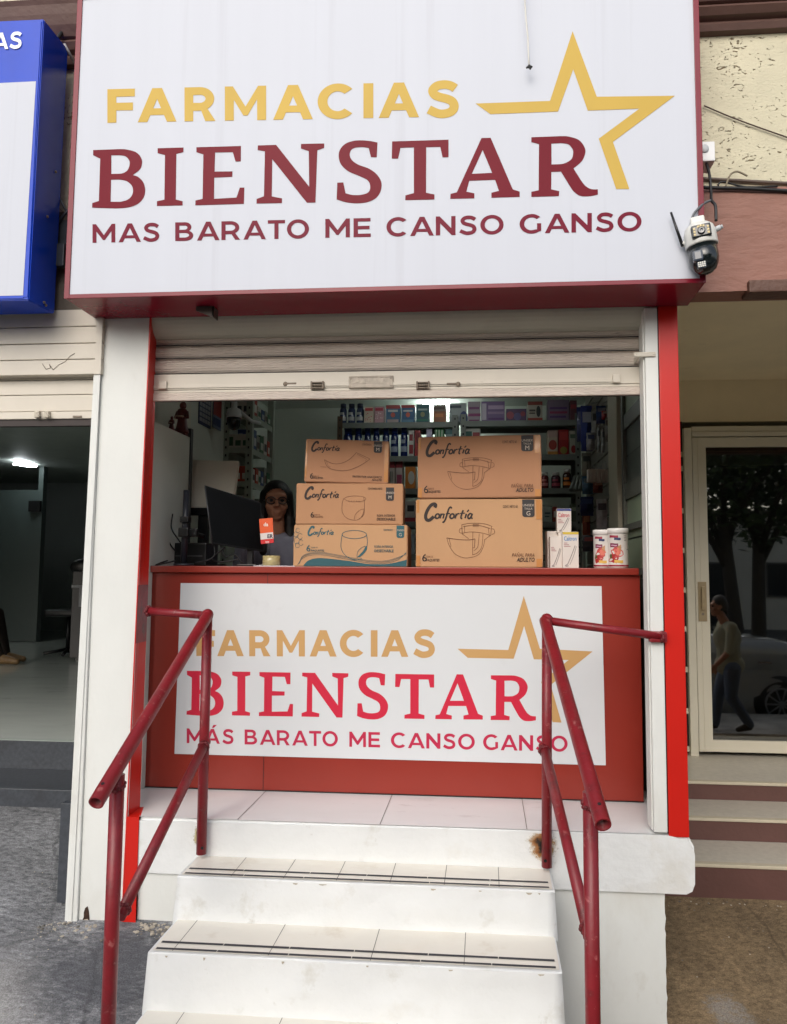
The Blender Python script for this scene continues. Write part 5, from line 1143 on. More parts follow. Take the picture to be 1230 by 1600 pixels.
bm = BM(); a = at(289,832,.5); box(bm, a.x-.026, a.x+.026, a.y-.026, a.y+.026, a.z-.024, a.z+.024, bev=.007); tube(bm, [a, at(303,834,.55), at(318,838,.60)], .012, 10); box(bm, a.x+.02, a.x+.06, .5, .53, a.z-.02, a.z+.02, bev=.005); a = at(290,812,.5); box(bm, a.x-.022, a.x+.022, a.y-.02, a.y+.024, a.z-.015, a.z+.015, bev=.005); part('clamp', bm, M_dark, ps)
bx = thing('receipt_printer', (at(300,880,.72).x, .75, ZC), 'black receipt printer box behind the display pole', 'printer')
a = at(269,848,.68); b = at(322,880,.68); bm = BM(); box(bm, a.x, b.x, .68, .86, ZC, a.z, bev=.008); part('casing', bm, M_dark, bx); bm = BM(); box(bm, a.x+.02, b.x-.02, .676, .6795, ZC+.05, ZC+.056); part('paper_slot', bm, mat('pale_slot', c8(90,92,92)), bx)
for i, pts in enumerate(([(262,800,.6),(256,825,.6),(266,850,.62),(275,862,.64)], [(270,803,.6),(268,825,.58),(278,842,.6),(284,850,.62)], [(262,876,.5),(250,880,.46),(245,883,.44),(275,876,.46)], [(334,850,.62),(335,868,.6),(322,876,.58),(306,879,.55)], [(352,855,.64),(332,872,.62),(345,878,.6),(372,874,.62)], [(345,852,.64),(352,870,.64),(366,866,.66),(378,880,.64)])):
    cable([at(*p) for p in pts], .004, M_black, ['black cable hanging down left of the ivory screen','second black cable looping inside the first one','black cable end lying over the counter edge','black cable from the monitor towards the printer','black cable crossing under the monitor','black cable dangling to the monitor foot'][i])
pc = thing('payment_card_stand', (at(415,870,.56).x, .565, ZC), 'orange and white payment card leaning beside the black monitor', 'display card')
q = [at(a, b, .56) for a, b in ((405,811),(426,809),(428,848),(408,850))]
bm = BM(); V = [bm.verts.new(p) for p in q]+[bm.verts.new(p+Vector((0,.004,0))) for p in q]; bm.faces.new(V[:4]); bm.faces.new(V[4:][::-1])
for i in range(4): bm.faces.new([V[i], V[(i+1) % 4], V[4+(i+1) % 4], V[4+i]])
cb_ = part('card', bm, mat('orange_card', c8(226,88,28), .4, .04, 5), pc)
L2 = lambda u, v, e=.0008: q[3]+(q[2]-q[3])*u+(q[0]-q[3])*v+Vector((0,-e,0))
bm = BM(); poly(bm, [L2(.0,.17),L2(1,.17),L2(1,.42),L2(.0,.42)]); part('white_band', bm, mat('white_print', c8(222,214,210), .5), cb_)
bm = BM(); poly(bm, [L2(.0,.0),L2(1,.0),L2(1,.165),L2(.0,.165)]); part('red_band', bm, mat('red_print', c8(204,30,34), .5), cb_)
for t, u, v, s_, mt in (('da', .30, .70, .026, ink(240,220,205)), ('ER', .52, .215, .026, ink(40,36,60)), ('app', .35, .04, .014, ink(232,190,190))):
    b = text_bm(t, s_, 'LEFT', .03); place(b, (L2(u, v, .0016), Vector((1,0,0)), Vector((0,0,1)), Vector((0,-1,0)))); part('lettering', b, mt, cb_)
bm = BM(); box(bm, q[3].x-.01, q[2].x+.01, .555, .60, ZC, ZC+.008, bev=.002); box(bm, q[3].x+.03, q[3].x+.045, .566, .572, ZC+.008, q[3].z+.02); part('clear_foot', bm, glass('clear_acrylic', (.9,.9,.9)), pc)
tp = thing('tape_roll', (at(420,875,.5).x, .52, ZC), 'roll of beige packing tape lying on the counter edge', 'tape roll')
a = at(407,872,.5); b = at(434,872,.5); r = (b.x-a.x)/2; c = ((a.x+b.x)/2, .5+r); zt = at(420,868,.5).z
bm = BM(); lathe(bm, c[0], c[1], [(r*.72,ZC+.001),(r,ZC+.001),(r,zt),(r*.72,zt)], 32); part('tape', bm, mat('beige_tape', c8(176,162,116), .25, .06, 10, coat=.4), tp)
bm = BM(); lathe(bm, c[0], c[1], [(r*.70,ZC+.0015),(r*.719,ZC+.0015),(r*.719,zt+.001),(r*.66,zt+.001)], 28); part('core', bm, mat('card_core', c8(60,48,36), .7), tp)
bm = BM(); a = at(398,881,.45); b = at(462,881,.45); box(bm, a.x, b.x, .43, .62, ZC, ZC+.003); solo('paper_sheet', bm, mat('white_paper', c8(220,220,226), .6, .02, 5), 'white sheet of paper lying on the counter under the tape roll', 'paper')
# ------------------------------------------------------------ inside the pharmacy: shelving on the back wall
M_shelf = mat('sage_grey_shelf', c8(112,118,112), .45, .05, 6, dirt=[((.12,.12,.11), .68, 12, .3)])
YF, YK = 2.42, 2.72
def bshelf(name, label, px0, px1, rows, posts):
    x0 = at(px0, 700, YF).x; x1 = at(px1, 700, YF).x
    t = thing(name, ((x0+x1)/2, (YF+YK)/2, ZF), label, 'shelving unit')
    for py in rows:
        z = at(700, py, YF).z; bm = BM(); box(bm, x0+.002, x1-.002, YF, YK, z-.004, z); box(bm, x0+.002, x1-.002, YF, YF+.003, z-.042, z-.0045); box(bm, x0+.002, x1-.002, YK-.003, YK, z-.042, z-.0045); part('shelf', bm, M_shelf, t)
    zt = at(700, rows[0], YF).z+.05
    for px, mt in posts:
        x = at(px, 700, YF).x
        for y in (YF-.006, YK-.002):
            bm = BM(); box(bm, x-.02, x+.02, y, y+.003, ZF, zt)
            po = part('post', bm, mt, t)
            if y < YF:
                bm = BM(); z = zt-.03
                while z > 1.45: box(bm, x-.006, x+.006, y-.0015, y-.0005, z-.008, z+.008); z -= .06
                part('slot_holes', bm, M_dark, po)
    return t
rowsL = [659, 712, 763, 815, 866]
bshelf('steel_shelving', 'left of two sage steel shelving units against the back wall', 527, 716, rowsL, ((531, mat('brown_post', c8(84,64,46), .6)), (711, M_shelf)))
bshelf('steel_shelving', 'right of two sage steel shelving units against the back wall', 719, 906, [658, 711, 763, 815, 866], ((724, M_shelf), (903, M_shelf)))
def sz(row): return at(700, row, YF).z
CN = {}
def pbox(px0, px1, pyt, row, base, decs, label, dy=.0, depth=.12, group='boxed goods on the back shelves'):
    y = YF+.03+dy; x0 = at(px0, row, y).x; x1 = at(px1, row, y).x; z0 = sz(row)+.0008; z1 = max(z0+.03, at(700, pyt, y).z); w_, h_ = x1-x0, z1-z0
    cx = (x0+x1)/2; t = thing('product_box', (cx, y+depth/2, z0), label, 'product box', group)
    bm = BM(); box(bm, x0+.001, x1-.001, y, y+depth, z0, z1, bev=.0015); b = part('box', bm, ink(*base), t)
    d = Decal((Vector((x0, y-.0003, z0)), Vector((1,0,0)), Vector((0,0,1)), Vector((0,-1,0))))
    cols = {}
    for e in decs:
        k = 'c%d_%d_%d' % e[4]; cols[k] = e[4]
        if len(e) > 5 and e[5] == 'o': d.splines(k, [arc(w_*e[0], h_*e[2], w_*e[1], h_*e[3], 0, 360, 18)[:-1]])
        elif len(e) > 5 and e[5] == 'd':
            for q in range(14): d.splines(k, [arc(w_*(.12+.76*random.random()), h_*(.1+.55*random.random()), w_*.045, w_*.045, 0, 360, 8)[:-1]])
        else: d.rect(k, w_*e[0], w_*e[1], h_*e[2], h_*e[3])
    for k, bb in d.bms.items(): part('print', bb, ink(*cols[k]), b)
    return t
def txt(n, c=(60,60,70)): return [(.12, .12+.5*random.random()+.2, .30+.07*k, .33+.07*k, c) for k in range(n)]
r0, r1, r2, r3, r4 = rowsL
pbox(569,584,634,r0,(206,190,172),[(.1,.9,.74,.92,(176,60,60)),(0,0,0,0,(190,70,80),'d')],'cream carton dotted red, first box right of the three dark bottles')
pbox(585,600,634,r0,(196,150,156),[(.1,.9,.74,.92,(176,40,66)),(0,0,0,0,(236,220,220),'d')],'pink carton dotted white, beside the cream dotted one')
pbox(603,625,632,r0,(38,92,132),[(0,1,.80,1,(150,42,40)),(.5,.16,.45,.14,(180,70,50),'o'),(.15,.85,.62,.74,(190,196,196)),(.1,.9,.04,.2,(166,150,150))],'blue carton with red top on the back top shelf, left of its twin')
pbox(627,648,632,r0,(38,92,136),[(0,1,.84,1,(160,40,44)),(.5,.16,.45,.14,(186,80,56),'o'),(.15,.85,.62,.72,(190,196,196)),(.1,.9,.04,.18,(80,130,160))],'blue carton with red top on the back top shelf, right of its twin')
pbox(650,671,631,r0,(20,84,92),[(.5,.16,.45,.14,(120,130,90),'o'),(.15,.85,.66,.76,(150,176,176)),(.1,.9,.08,.2,(16,110,92))],'teal green carton on the back top shelf, left of the glowing lamp')
pbox(677,697,632,r0,(150,92,56),[(0,1,.62,1,(126,112,98)),(.15,.8,.30,.5,(196,120,60)),(.1,.9,.72,.86,(80,60,50))],'brown and grey carton right before the glowing lamp')
pbox(702,729,630,r0,(156,164,166),[(.06,.7,.74,.88,(60,70,84)),(.84,.24,.18,.4,(26,44,104),'o'),(.44,.08,.24,.1,(40,40,44),'o')],'pale grey carton with a navy curve at the end of the left shelf')
pbox(731,751,628,r0,(150,134,146),[(0,1,.28,.42,(130,30,96)),(.1,.9,.62,.74,(120,60,110)),(.1,.9,0,.12,(110,30,90))],'pale carton with two magenta bands, first on the right top shelf')
pbox(752,789,628,r0,(112,84,132),[(.04,.22,.1,.9,(190,180,196)),(.3,.95,.62,.80,(176,150,184)),(.28,.95,.38,.5,(150,120,160)),(.3,.95,.1,.2,(86,40,110))],'wide purple carton on the right top shelf')
pbox(791,823,640,r0,(84,54,94),[(.2,.18,.5,.3,(150,60,80),'o'),(.55,.18,.4,.3,(90,80,130),'o'),(.82,.12,.6,.2,(140,50,70),'o')],'low purple packet with reddish circles on the right top shelf')
pbox(825,848,629,r0,(168,160,146),[(0,1,.82,1,(120,40,26)),(0,1,0,.18,(150,50,30)),(.72,.15,.5,.28,(44,44,46),'o'),(.1,.52,.5,.6,(70,60,56)),(.1,.5,.38,.45,(70,60,56))],'white carton with orange bands and a dark figure shape')
pbox(856,890,627,r0,(120,104,124),[(.1,.9,.56,.66,(90,60,110)),(.1,.9,.36,.46,(140,50,90)),(.1,.85,.16,.26,(90,60,110))],'lilac carton with purple lines near the right wall')
pbox(891,902,628,r0,(104,60,66),[(.1,.9,.6,.8,(150,60,66))],'narrow dull red carton at the right end of top shelf')
pbox(648,657,672,r1,(158,40,44),[(.2,.8,.5,.9,(120,24,30))],'slim red carton peeking between the two carton stacks')
pbox(638,647,672,r1,(190,186,180),[(.15,.85,.1,.45,(150,40,50)),(.2,.8,.6,.85,(140,40,50))],'slim white and red carton beside the navy bottles')
pbox(666,675,669,r1,(196,190,214),[(.1,.9,.5,.7,(110,80,150))],'pale violet carton seen just above the big tagged M carton')
pbox(679,694,667,r1,(52,120,72),[(.1,.25,.1,.9,(176,196,170)),(.4,.55,.1,.9,(176,196,170)),(.7,.85,.1,.9,(170,196,170))],'green striped carton above the big tagged M carton')
pbox(696,708,670,r1,(70,110,112),[(.1,.9,.4,.8,(136,160,160))],'small teal carton above the big tagged M carton')
pbox(724,751,670,r1,(178,178,168),[(.1,.5,.7,.9,(40,90,80)),(.55,.95,.68,.86,(160,60,66))],'white carton with green and red words above the big carton')
pbox(856,872,674,r1,(186,170,150),[(0,1,.72,1,(176,150,140)),(.5,.4,.42,.2,(150,50,40),'o'),(0,1,0,.16,(180,120,50))],'cream carton with a red round print, second right shelf')
pbox(873,889,673,r1,(158,38,38),[(.1,.9,.6,.9,(180,60,56)),(.5,.35,.2,.14,(140,130,60),'o')],'red carton with an olive spot, second right shelf')
pbox(890,903,675,r1,(170,166,152),[(.5,.3,.25,.16,(150,40,40),'o'),(.1,.9,.7,.86,(90,110,90))],'pale carton with a red spot at the right wall')
pbox(606,617,718,r2,(180,168,160),[(0,1,.72,1,(140,40,50)),(.3,.4,0,.6,(40,60,50)),(.55,.65,0,.6,(40,60,50))],'white carton with red top behind the left stack, left one')
pbox(618,629,719,r2,(176,160,156),[(0,1,.74,1,(140,40,50)),(.2,.9,.1,.5,(150,60,90))],'white carton with red top behind the left stack, right one')
pbox(633,649,729,r2,(196,116,40),[(.6,.32,.5,.3,(190,186,176),'o')],'orange carton with a pale oval between the carton stacks')
pbox(631,649,783,r3,(170,164,160),[(.3,.9,.5,.8,(40,40,44)),(0,1,0,.2,(150,50,60))],'white carton with black patch between the carton stacks')
pbox(636,648,835,r4,(150,160,166),[(.2,.6,.3,.7,(60,66,70))],'pale carton low between the two carton stacks')
pbox(849,863,791,r3,(160,172,162),[(.2,.8,.5,.6,(70,90,90)),(.2,.7,.3,.38,(70,90,90))],'pale green carton behind the white medicine boxes, left one')
pbox(864,871,792,r3,(150,60,50),[(.2,.8,.3,.7,(200,190,180))],'thin red carton behind the white medicine boxes')
pbox(893,906,787,r3,(88,98,80),[(.1,.9,.6,.8,(150,160,140))],'dull olive carton at the right end of the fourth shelf')
pbox(905,912,795,r3,(60,56,70),[(.1,.9,.4,.6,(120,110,130))],'narrow dark violet carton against the right wall', dy=.1)
def bottle(px0, px1, pyt, row, body, cap, lab, label, group, dy=.01):
    y = YF+.03+dy; a = at(px0, row, y).x; b = at(px1, row, y).x; r = (b-a)/2; z0 = sz(row)+.0008; h = at(700, pyt, y).z-z0; cx = (a+b)/2; cy = y+r
    t = thing('bottle', (cx, cy, z0), label, 'bottle', group)
    bm = BM(); lathe(bm, cx, cy, [(r*.9,z0),(r,z0+.008),(r,z0+h*.66),(r*.86,z0+h*.76),(r*.62,z0+h*.80)], 20); bo = part('body', bm, mat('bottle_%d_%d_%d' % body, c8(*body), .25, .06, 8, coat=.4), t)
    bm = BM(); lathe(bm, cx, cy, [(r*.78,z0+h*.80),(r*.80,z0+h*.98),(r*.7,z0+h)], 20); part('cap', bm, mat('cap_%d_%d_%d' % cap, c8(*cap), .4), t)
    if lab:
        bm = BM()
        for (s0, s1, th0, th1, ) in ((.16,.34,-60,50),(.44,.56,-52,20)):
            P = [[bm.verts.new((cx+(r+.0008)*math.sin(R(th0+(th1-th0)*k/8)), cy-(r+.0008)*math.cos(R(th0+(th1-th0)*k/8)), z0+h*s)) for k in range(9)] for s in (s0, s1)]
            for k in range(8): bm.faces.new([P[0][k], P[0][k+1], P[1][k+1], P[1][k]])
        part('label', bm, ink(*lab), bo)
G1 = 'dark capped bottles on the back top shelf'
for i, (a, b) in enumerate(((530,541),(543,554.5),(556,568))): bottle(a, b, 628, r0, (52,62,92), (22,26,52), (190,190,190), ['dark blue bottle with pale label, leftmost on the back top shelf','dark blue bottle with pale label, middle of three on the top shelf','dark blue bottle with pale label, beside the cream dotted carton'][i], G1)
G2 = 'navy bottles in a row on the second back shelf'
for i, (a, b) in enumerate(((535,550),(553,565),(568,579),(582,592.5),(597,608),(610,622),(625.5,636.5))):
    bottle(a, b, 665+(i % 2), r1, (24,40,92), (28,50,112), (150,160,180) if i in (1, 5, 6) else (96,112,150), 'navy plastic bottle, %s, on the second back shelf' % ['at the far left','second from left','third from left','fourth, in the middle','fifth from left','sixth from left','last, next to the slim white carton'][i], G2)
G3 = 'vitamin jars right of the big cartons'
bottle(846,858,738,r2,(110,28,36),(206,202,196),(196,120,120),'red jar with white lid, half hidden by the big carton',G3)
bottle(862,877,738,r2,(70,34,48),(206,202,196),(150,50,70),'dark plum jar with white lid, in the middle of three',G3)
bottle(880,894,733,r2,(70,40,24),(186,184,180),(222,130,50),'amber jar with orange label and white lid, right of three',G3)
# ------------------------------------------------------------ lamp glowing behind the top shelf cartons, an added unseen fill tube, and the ceiling lamp next door
lp = thing('tube_lamp', (at(690,640,2.8).x, 2.8, sz(r0)+.05), 'lit white tube lamp half hidden behind the top shelf cartons', 'lamp')
bm = BM(); xa, xb = at(662,640,2.8).x, at(704,640,2.8).x; z = at(690,633,2.8).z
box(bm, xa, xb, 2.74, 2.80, z-.05, z+.03); part('tube', bm, emit('lamp_white', (.86,1,.95), 16), lp)
l2 = thing('added_fill_tube', (-.3, 1.75, 2.82), 'lit white fill tube added out of sight behind the shutter to brighten the shelves', 'ceiling lamp')  # unseen tube added to brighten the fronts of the back shelves
bm = BM(); tube(bm, [(-.9,1.75,2.825),(.3,1.75,2.825)], .016, 10); part('tube', bm, emit('fill_tube_white', (.93,1,.96), 6.5), l2)
bm = BM(); box(bm, -.95, .35, 1.72, 1.78, 2.842, 2.859); part('added_fill_batten', bm, mat('white_lamp_base', c8(220,220,220)), l2)
cl = thing('ceiling_lamp', (at(40,737,7.2).x, 7.2, 2.85), 'lit ceiling lamp with two white curved tubes in the neighbouring shop', 'ceiling lamp')
M_lamp = emit('lamp_cool', (.90,.97,1.0), 26.0)
def arc3(c, rx, ry, a0, a1, z, n=20): return [Vector((c[0]+rx*math.cos(R(a0+(a1-a0)*k/n)), c[1]+ry*math.sin(R(a0+(a1-a0)*k/n)), z)) for k in range(n+1)]
c = (at(42,737,6.6).x, 6.6)
bm = BM(); tube(bm, arc3(c, .10, .15, 60, 330, 2.925), .013, 10); part('tube', bm, M_lamp, cl)
bm = BM(); tube(bm, arc3((c[0]+.03, c[1]-.20), .07, .08, 180, 340, 2.90), .013, 10); part('tube', bm, M_lamp, cl)
bm = BM(); lathe(bm, c[0], c[1], [(.05,2.93),(.05,2.949)], 20); part('base', bm, mat('white_lamp_base', c8(220,220,220)), cl)
# ------------------------------------------------------------ left side: partition, statuettes, posters, side shelving
pw = thing('partition_panel', (-1.64, .66, ZF), 'white partition panel along the left side of the counter, statuettes on top', 'partition')
zpt = atx(297,685,-1.62); zpa = atx(243,657,-1.62)
zp = (zpt.z+zpa.z)/2
bm = BM(); box(bm, -1.70, -1.62, .38, .84, ZF, zp, bev=.003); part('panel', bm, M_inwall, pw); bm = BM(); box(bm, -1.71, -1.614, .841, .872, ZF, zp+.05); part('end_post', bm, mat('slate_post', c8(70,72,74), .5), pw)
bp = thing('white_board', (-1.74, .8, zp), 'ivory board on the left wall behind the little statuettes', 'board'); q = [atx(a, b, -1.76) for a, b in ((258,612),(300,612),(300,700),(258,672))]
bm = BM(); box(bm, -1.782, -1.768, q[0].y-.25, q[1].y+.02, zp-.3, 2.80); part('board', bm, M_panel, bp)
def statuette(px, pyt, pyb, y, label, s):
    p = atx(px, pyb, -1.655); z0 = zp+.001; H = at(px, pyt, p.y).z-z0
    t = thing('statuette', (p.x, p.y, z0), label, 'statuette', 'red statuettes on the partition')
    bm = BM(); box(bm, p.x-.15*H, p.x+.15*H, p.y-.12*H, p.y+.12*H, z0, z0+.07*H, bev=.004)
    prof = [(.17,.07),(.19,.12),(.15,.30),(.12,.48),(.135,.60),(.15,.68),(.12,.76),(.05,.80)]
    n0 = len(bm.verts); lathe(bm, p.x, p.y, [(r*H, z0+z*H) for r, z in prof], 16)
    ellipsoid(bm, (p.x, p.y-.02*H, z0+.87*H), (.075*H,.075*H,.095*H), 14, 10); ellipsoid(bm, (p.x, p.y+.03*H, z0+.88*H), (.10*H,.08*H,.115*H), 14, 10)
    for sx in (-1, 1): tube(bm, [(p.x+sx*.14*H, p.y, z0+.70*H), (p.x+sx*.18*H, p.y-.05*H, z0+.52*H), (p.x+sx*.07*H, p.y-.14*H, z0+.50*H)], .04*H, 10)
    part('figure', bm, mat('dark_red_ceramic', c8(96,36,34), .4, .25, 40), t)
    bm = BM(); tube(bm, [(p.x-.16*H, p.y-.10*H, z0+.50*H), (p.x-.12*H, p.y-.14*H, z0+.56*H), (p.x+.1*H, p.y-.17*H, z0+.53*H)], .025*H, 8); part('sash', bm, mat('cream_sash', c8(180,150,130), .5), t)
statuette(284, 627, 683, 0, 'taller dark red robed statuette standing on the white partition', 1); statuette(268, 650, 672, 0, 'small reddish statuette left of the taller robed one', 1)
def poster(label, px0, px1, t0, t1, b0, b1, base, rows, mt2, head=None):
    q = [atx(px0, t0, -1.778), atx(px1, t1, -1.778), atx(px1, b1, -1.778), atx(px0, b0, -1.778)]
    o = thing('poster', (-1.779, (q[0].y+q[1].y)/2, q[2].z), label, 'poster')
    ya, yb = q[0].y, q[1].y; za, zb = (q[3].z+q[2].z)/2, 2.70
    bm = BM(); box(bm, -1.783, -1.779, ya, yb, za, zb); s_ = part('sheet', bm, base, o)
    bm = BM()
    for k in range(rows):
        z = za+.02+k*(zb-za-.04)/rows
        for j in range(4): y0 = ya+.012+j*(yb-ya-.024)/4; box(bm, -1.7789, -1.7782, y0, y0+(yb-ya)/4-.012, z, z+(zb-za)/rows*.62)
    part('print', bm, mt2, s_)
    if head: bm = BM(); box(bm, -1.7780, -1.7776, ya+.004, yb-.004, zb-.16, zb-.03); part('headline', bm, head, s_)
poster('navy poster with pale grid of small squares on the left wall', 312, 331, 622, 624, 661, 672, mat('navy_print', c8(40,46,84), .5), 7, mat('pale_grid', c8(150,150,156), .5))
poster('poster with red top and blue foot beside the navy grid poster', 334, 347, 624, 625, 668, 674, mat('pale_blue_print', c8(120,130,160), .5), 3, mat('deep_blue_print', c8(36,52,110), .5), mat('red_headline', c8(150,40,36), .5))
# side shelving running back along the left wall
YA = 1.85
xa, xb = at(350,700,YA).x, at(392,700,YA).x
ss = thing('steel_shelving', ((xa+xb)/2, 2.2, ZF), 'pale steel shelving unit running back along the left wall', 'shelving unit')
SZ = [at(370, py, YA).z for py in (646, 699, 752, 806)]
M_psteel = mat('pale_grey_steel', c8(168,174,162), .5, .05, 8, dirt=[((.2,.2,.19), .7, 14, .3)])
for z in SZ:
    bm = BM(); box(bm, xa, xb, YA+.004, 2.36, z-.004, z); box(bm, xa, xb, YA+.001, YA+.004, z-.04, z); box(bm, xb-.003, xb, YA+.004, 2.36, z-.04, z-.0045); part('shelf', bm, M_psteel, ss)
for x, d in ((xa, 1), (xb, -1)):
    for y in (YA-.003, 2.36):
        bm = BM(); box(bm, x-.006*d, x+.036*d, y, y+.003, ZF, 2.80); box(bm, x-.009*d, x-.006*d, y, y+.036, ZF, 2.80); po = part('post', bm, M_psteel, ss)
        if y < 2:
            bm = BM(); z = 2.74
            while z > 1.5: box(bm, x+.010*d, x+.020*d, y-.0015, y-.0004, z-.008, z+.008); z -= .055
            part('slot_holes', bm, M_dark, po)
ls_tab = [((206,198,190),(70,66,70)), ((176,60,40),(214,200,190)), ((196,190,180),(60,100,70)), ((60,80,130),(190,190,196)), ((150,150,140),(90,60,60)), ((70,110,80),(200,200,190))]
where = ['top','second','third','lowest']
n_ = 0
for k, z in enumerate(SZ):
    y = YA+.012; j = 0
    while y < 2.30:
        dep = .05+.05*random.random(); hh = .07+.08*random.random(); base, dc = ls_tab[(k*2+j+(1 if k > 1 else 0)) % 6] if not (k == 2 and j == 0) else ((186,72,46),(222,210,200))
        wd = (xb-xa)-.016 if j == 0 else .08+.04*random.random()
        t = thing('product_box', (xb-.008-wd/2, y+dep/2, z), 'small carton, %s from the front on the %s shelf of the side unit' % (['first','second','third','fourth','fifth','sixth','seventh','eighth'][j], where[k]), 'product box', 'boxed goods on the side shelving')
        bm = BM(); box(bm, xb-.008-wd, xb-.008, y, y+dep, z+.0006, z+hh, bev=.0015); b = part('box', bm, ink(*base), t)
        bm = BM(); x0 = xb-.008-wd
        for i in range(3): box(bm, x0+wd*(.08+.31*i), x0+wd*(.30+.31*i), y-.0012, y-.0004, z+hh*.15, z+hh*(.55 if i else .8))
        box(bm, xb-.0077, xb-.0068, y+dep*.15, y+dep*.85, z+hh*.2, z+hh*.6); part('print', bm, ink(*dc), b)
        y += dep+.006+.01*random.random(); j += 1
# dome camera hanging by the side shelving
p = at(366, 640, 1.62); dm = thing('dome_camera', (p.x, 1.62, at(366,672,1.62).z), 'white dome camera with black eye hanging before the side shelving', 'dome camera'); rr = at(377,655,1.62).x-p.x; zt = at(366,637,1.62).z; zm = at(366,653,1.62).z; zb = at(366,672,1.62).z
bm = BM(); lathe(bm, p.x, 1.62, [(rr,zm),(rr*1.0,zm+.02),(rr*.85,zt-.012),(rr*.4,zt),(rr*.35,2.70)], 24); tube(bm, [(p.x+.03,1.64,zt-.02),(p.x+.10,1.70,zm-.01),(p.x+.12,1.80,zm)], .012, 8); part('housing', bm, mat('white_plastic', c8(224,226,226)), dm)
bm = BM(); lathe(bm, p.x, 1.62, [(rr*.96,zm-.0005),(rr*.95,zm-.02),(rr*.7,zb+.012),(rr*.2,zb)], 24); part('dome', bm, M_ck, dm)
# ------------------------------------------------------------ right side: folded steel door, slat wall with hanging goods
fd = thing('folded_steel_door', (.765, .7, ZF), 'grey folded steel door with small glazed openings at the right jamb', 'door')
M_dsteel = mat('dark_grey_door', c8(96,98,90), .5, .06, 4, dirt=[((.3,.3,.27), .68, 10, .3)])
yy = [atx(px, 750, .765).y for px in (1018, 985, 972)]
bm = BM(); Z0, Z1 = ZF+.01, 2.7
hz = [atx(1000, py, .76).z for py in (905, 815, 770, 742, 690, 640)]
box(bm, .760, .785, .30, 1.02, Z0, hz[0]); box(bm, .760, .785, .30, 1.02, hz[2], hz[3]); box(bm, .760, .785, .30, 1.02, hz[5]-.02, hz[5]+.06)
for z in (hz[0]+.02, hz[1]-.03): box(bm, .752, .7598, .30, 1.02, z, z+.035, bev=.003)
box(bm, .754, .785, .30, .345, Z0, Z1); box(bm, .754, .785, .985, 1.03, Z0, Z1)
part('leaf', bm, M_dsteel, fd)
for i, (za, zb_) in enumerate(((hz[0], hz[2]), (hz[3], hz[5]-.02), (hz[5]+.06, 2.7))):
    bm = BM(); box(bm, .772, .778, .345, .985, za, zb_); part('pane', bm, mat('frosted_green_pane' if i != 1 else 'dark_pane', c8(150,166,140) if i != 1 else c8(60,64,60), .3, .05, 3), fd)
    bm = BM(); box(bm, .7705, .7715, .345, .985, (za+zb_)/2-.004, (za+zb_)/2+.004); part('bar', bm, M_dark, fd)
bm = BM(); a = atx(1020, 905, .75); box(bm, .735, .754, .36, .39, a.z-.01, a.z+.02, bev=.003); part('latch', bm, M_slat, fd)
bm = BM(); box(bm, .745, .799, 1.12, 1.42, ZF, 2.86, bev=.003); part('inner_post', bm, mat('beige_inner_post', c8(176,170,150), .6, .04, 3), bld)
sw = thing('slat_wall', (.78, 2.0, ZF), 'slatted display wall with brown edge carrying hanging goods on the right', 'display wall')
bm = BM()
z = ZF+.1
while z < 2.80: box(bm, .782, .798, 1.50, 2.70, z, z+.088); z += .1
part('slats', bm, mat('grey_slat_board', c8(120,116,106), .5, .06, 3), sw)
bm = BM(); box(bm, .770, .799, 1.440, 1.499, ZF, 2.85); part('edge_trim', bm, mat('brown_trim', c8(104,62,40), .5, .1, 10), sw)
def hang(px, pyt, pyb, y, w_, col, col2, label, group=None, d=.02):
    a = at(px, pyt, y); b = at(px, pyb, y); t = thing('blister_pack', (a.x, y, b.z), label, 'hanging pack', group)
    n_ = 8; bm = BM(); P = []
    for k in range(n_+1):
        v_ = k/n_; th = d*math.sin(math.pi*v_)+.002; hw = w_/2*(1-.06*math.sin(v_*19))
        P.append([bm.verts.new((a.x+sx*hw, y+sy*th, b.z+(a.z-b.z)*v_)) for sx, sy in ((-1,-.2),(0,-1),(1,-.2),(1,.2),(-1,.2))])
    for k in range(n_):
        for j in range(5): bm.faces.new([P[k][j], P[k][(j+1) % 5], P[k+1][(j+1) % 5], P[k+1][j]])
    bm.faces.new(P[0][::-1]); bm.faces.new(P[-1]); pk = part('pack', bm, mat('pack_%d_%d_%d' % col, c8(*col), .3, .2, 40, coat=.4), t)
    bm = BM(); tube(bm, [(a.x, y+.01, a.z+.012), (.78, y+.01, a.z+.03)], .0022, 6); part('hook', bm, mat('hook_wire', c8(150,150,150), .3, metal=.8), t)
    bm = BM(); z0 = b.z+(a.z-b.z)*.62; z1 = b.z+(a.z-b.z)*.85; poly(bm, [(a.x-w_*.38,y-d-.003,z0),(a.x+w_*.38,y-d-.003,z0),(a.x+w_*.38,y-d-.003,z1),(a.x-w_*.38,y-d-.003,z1)]); part('print', bm, ink(*col2), pk)
G4 = 'goods hanging on the slat wall'
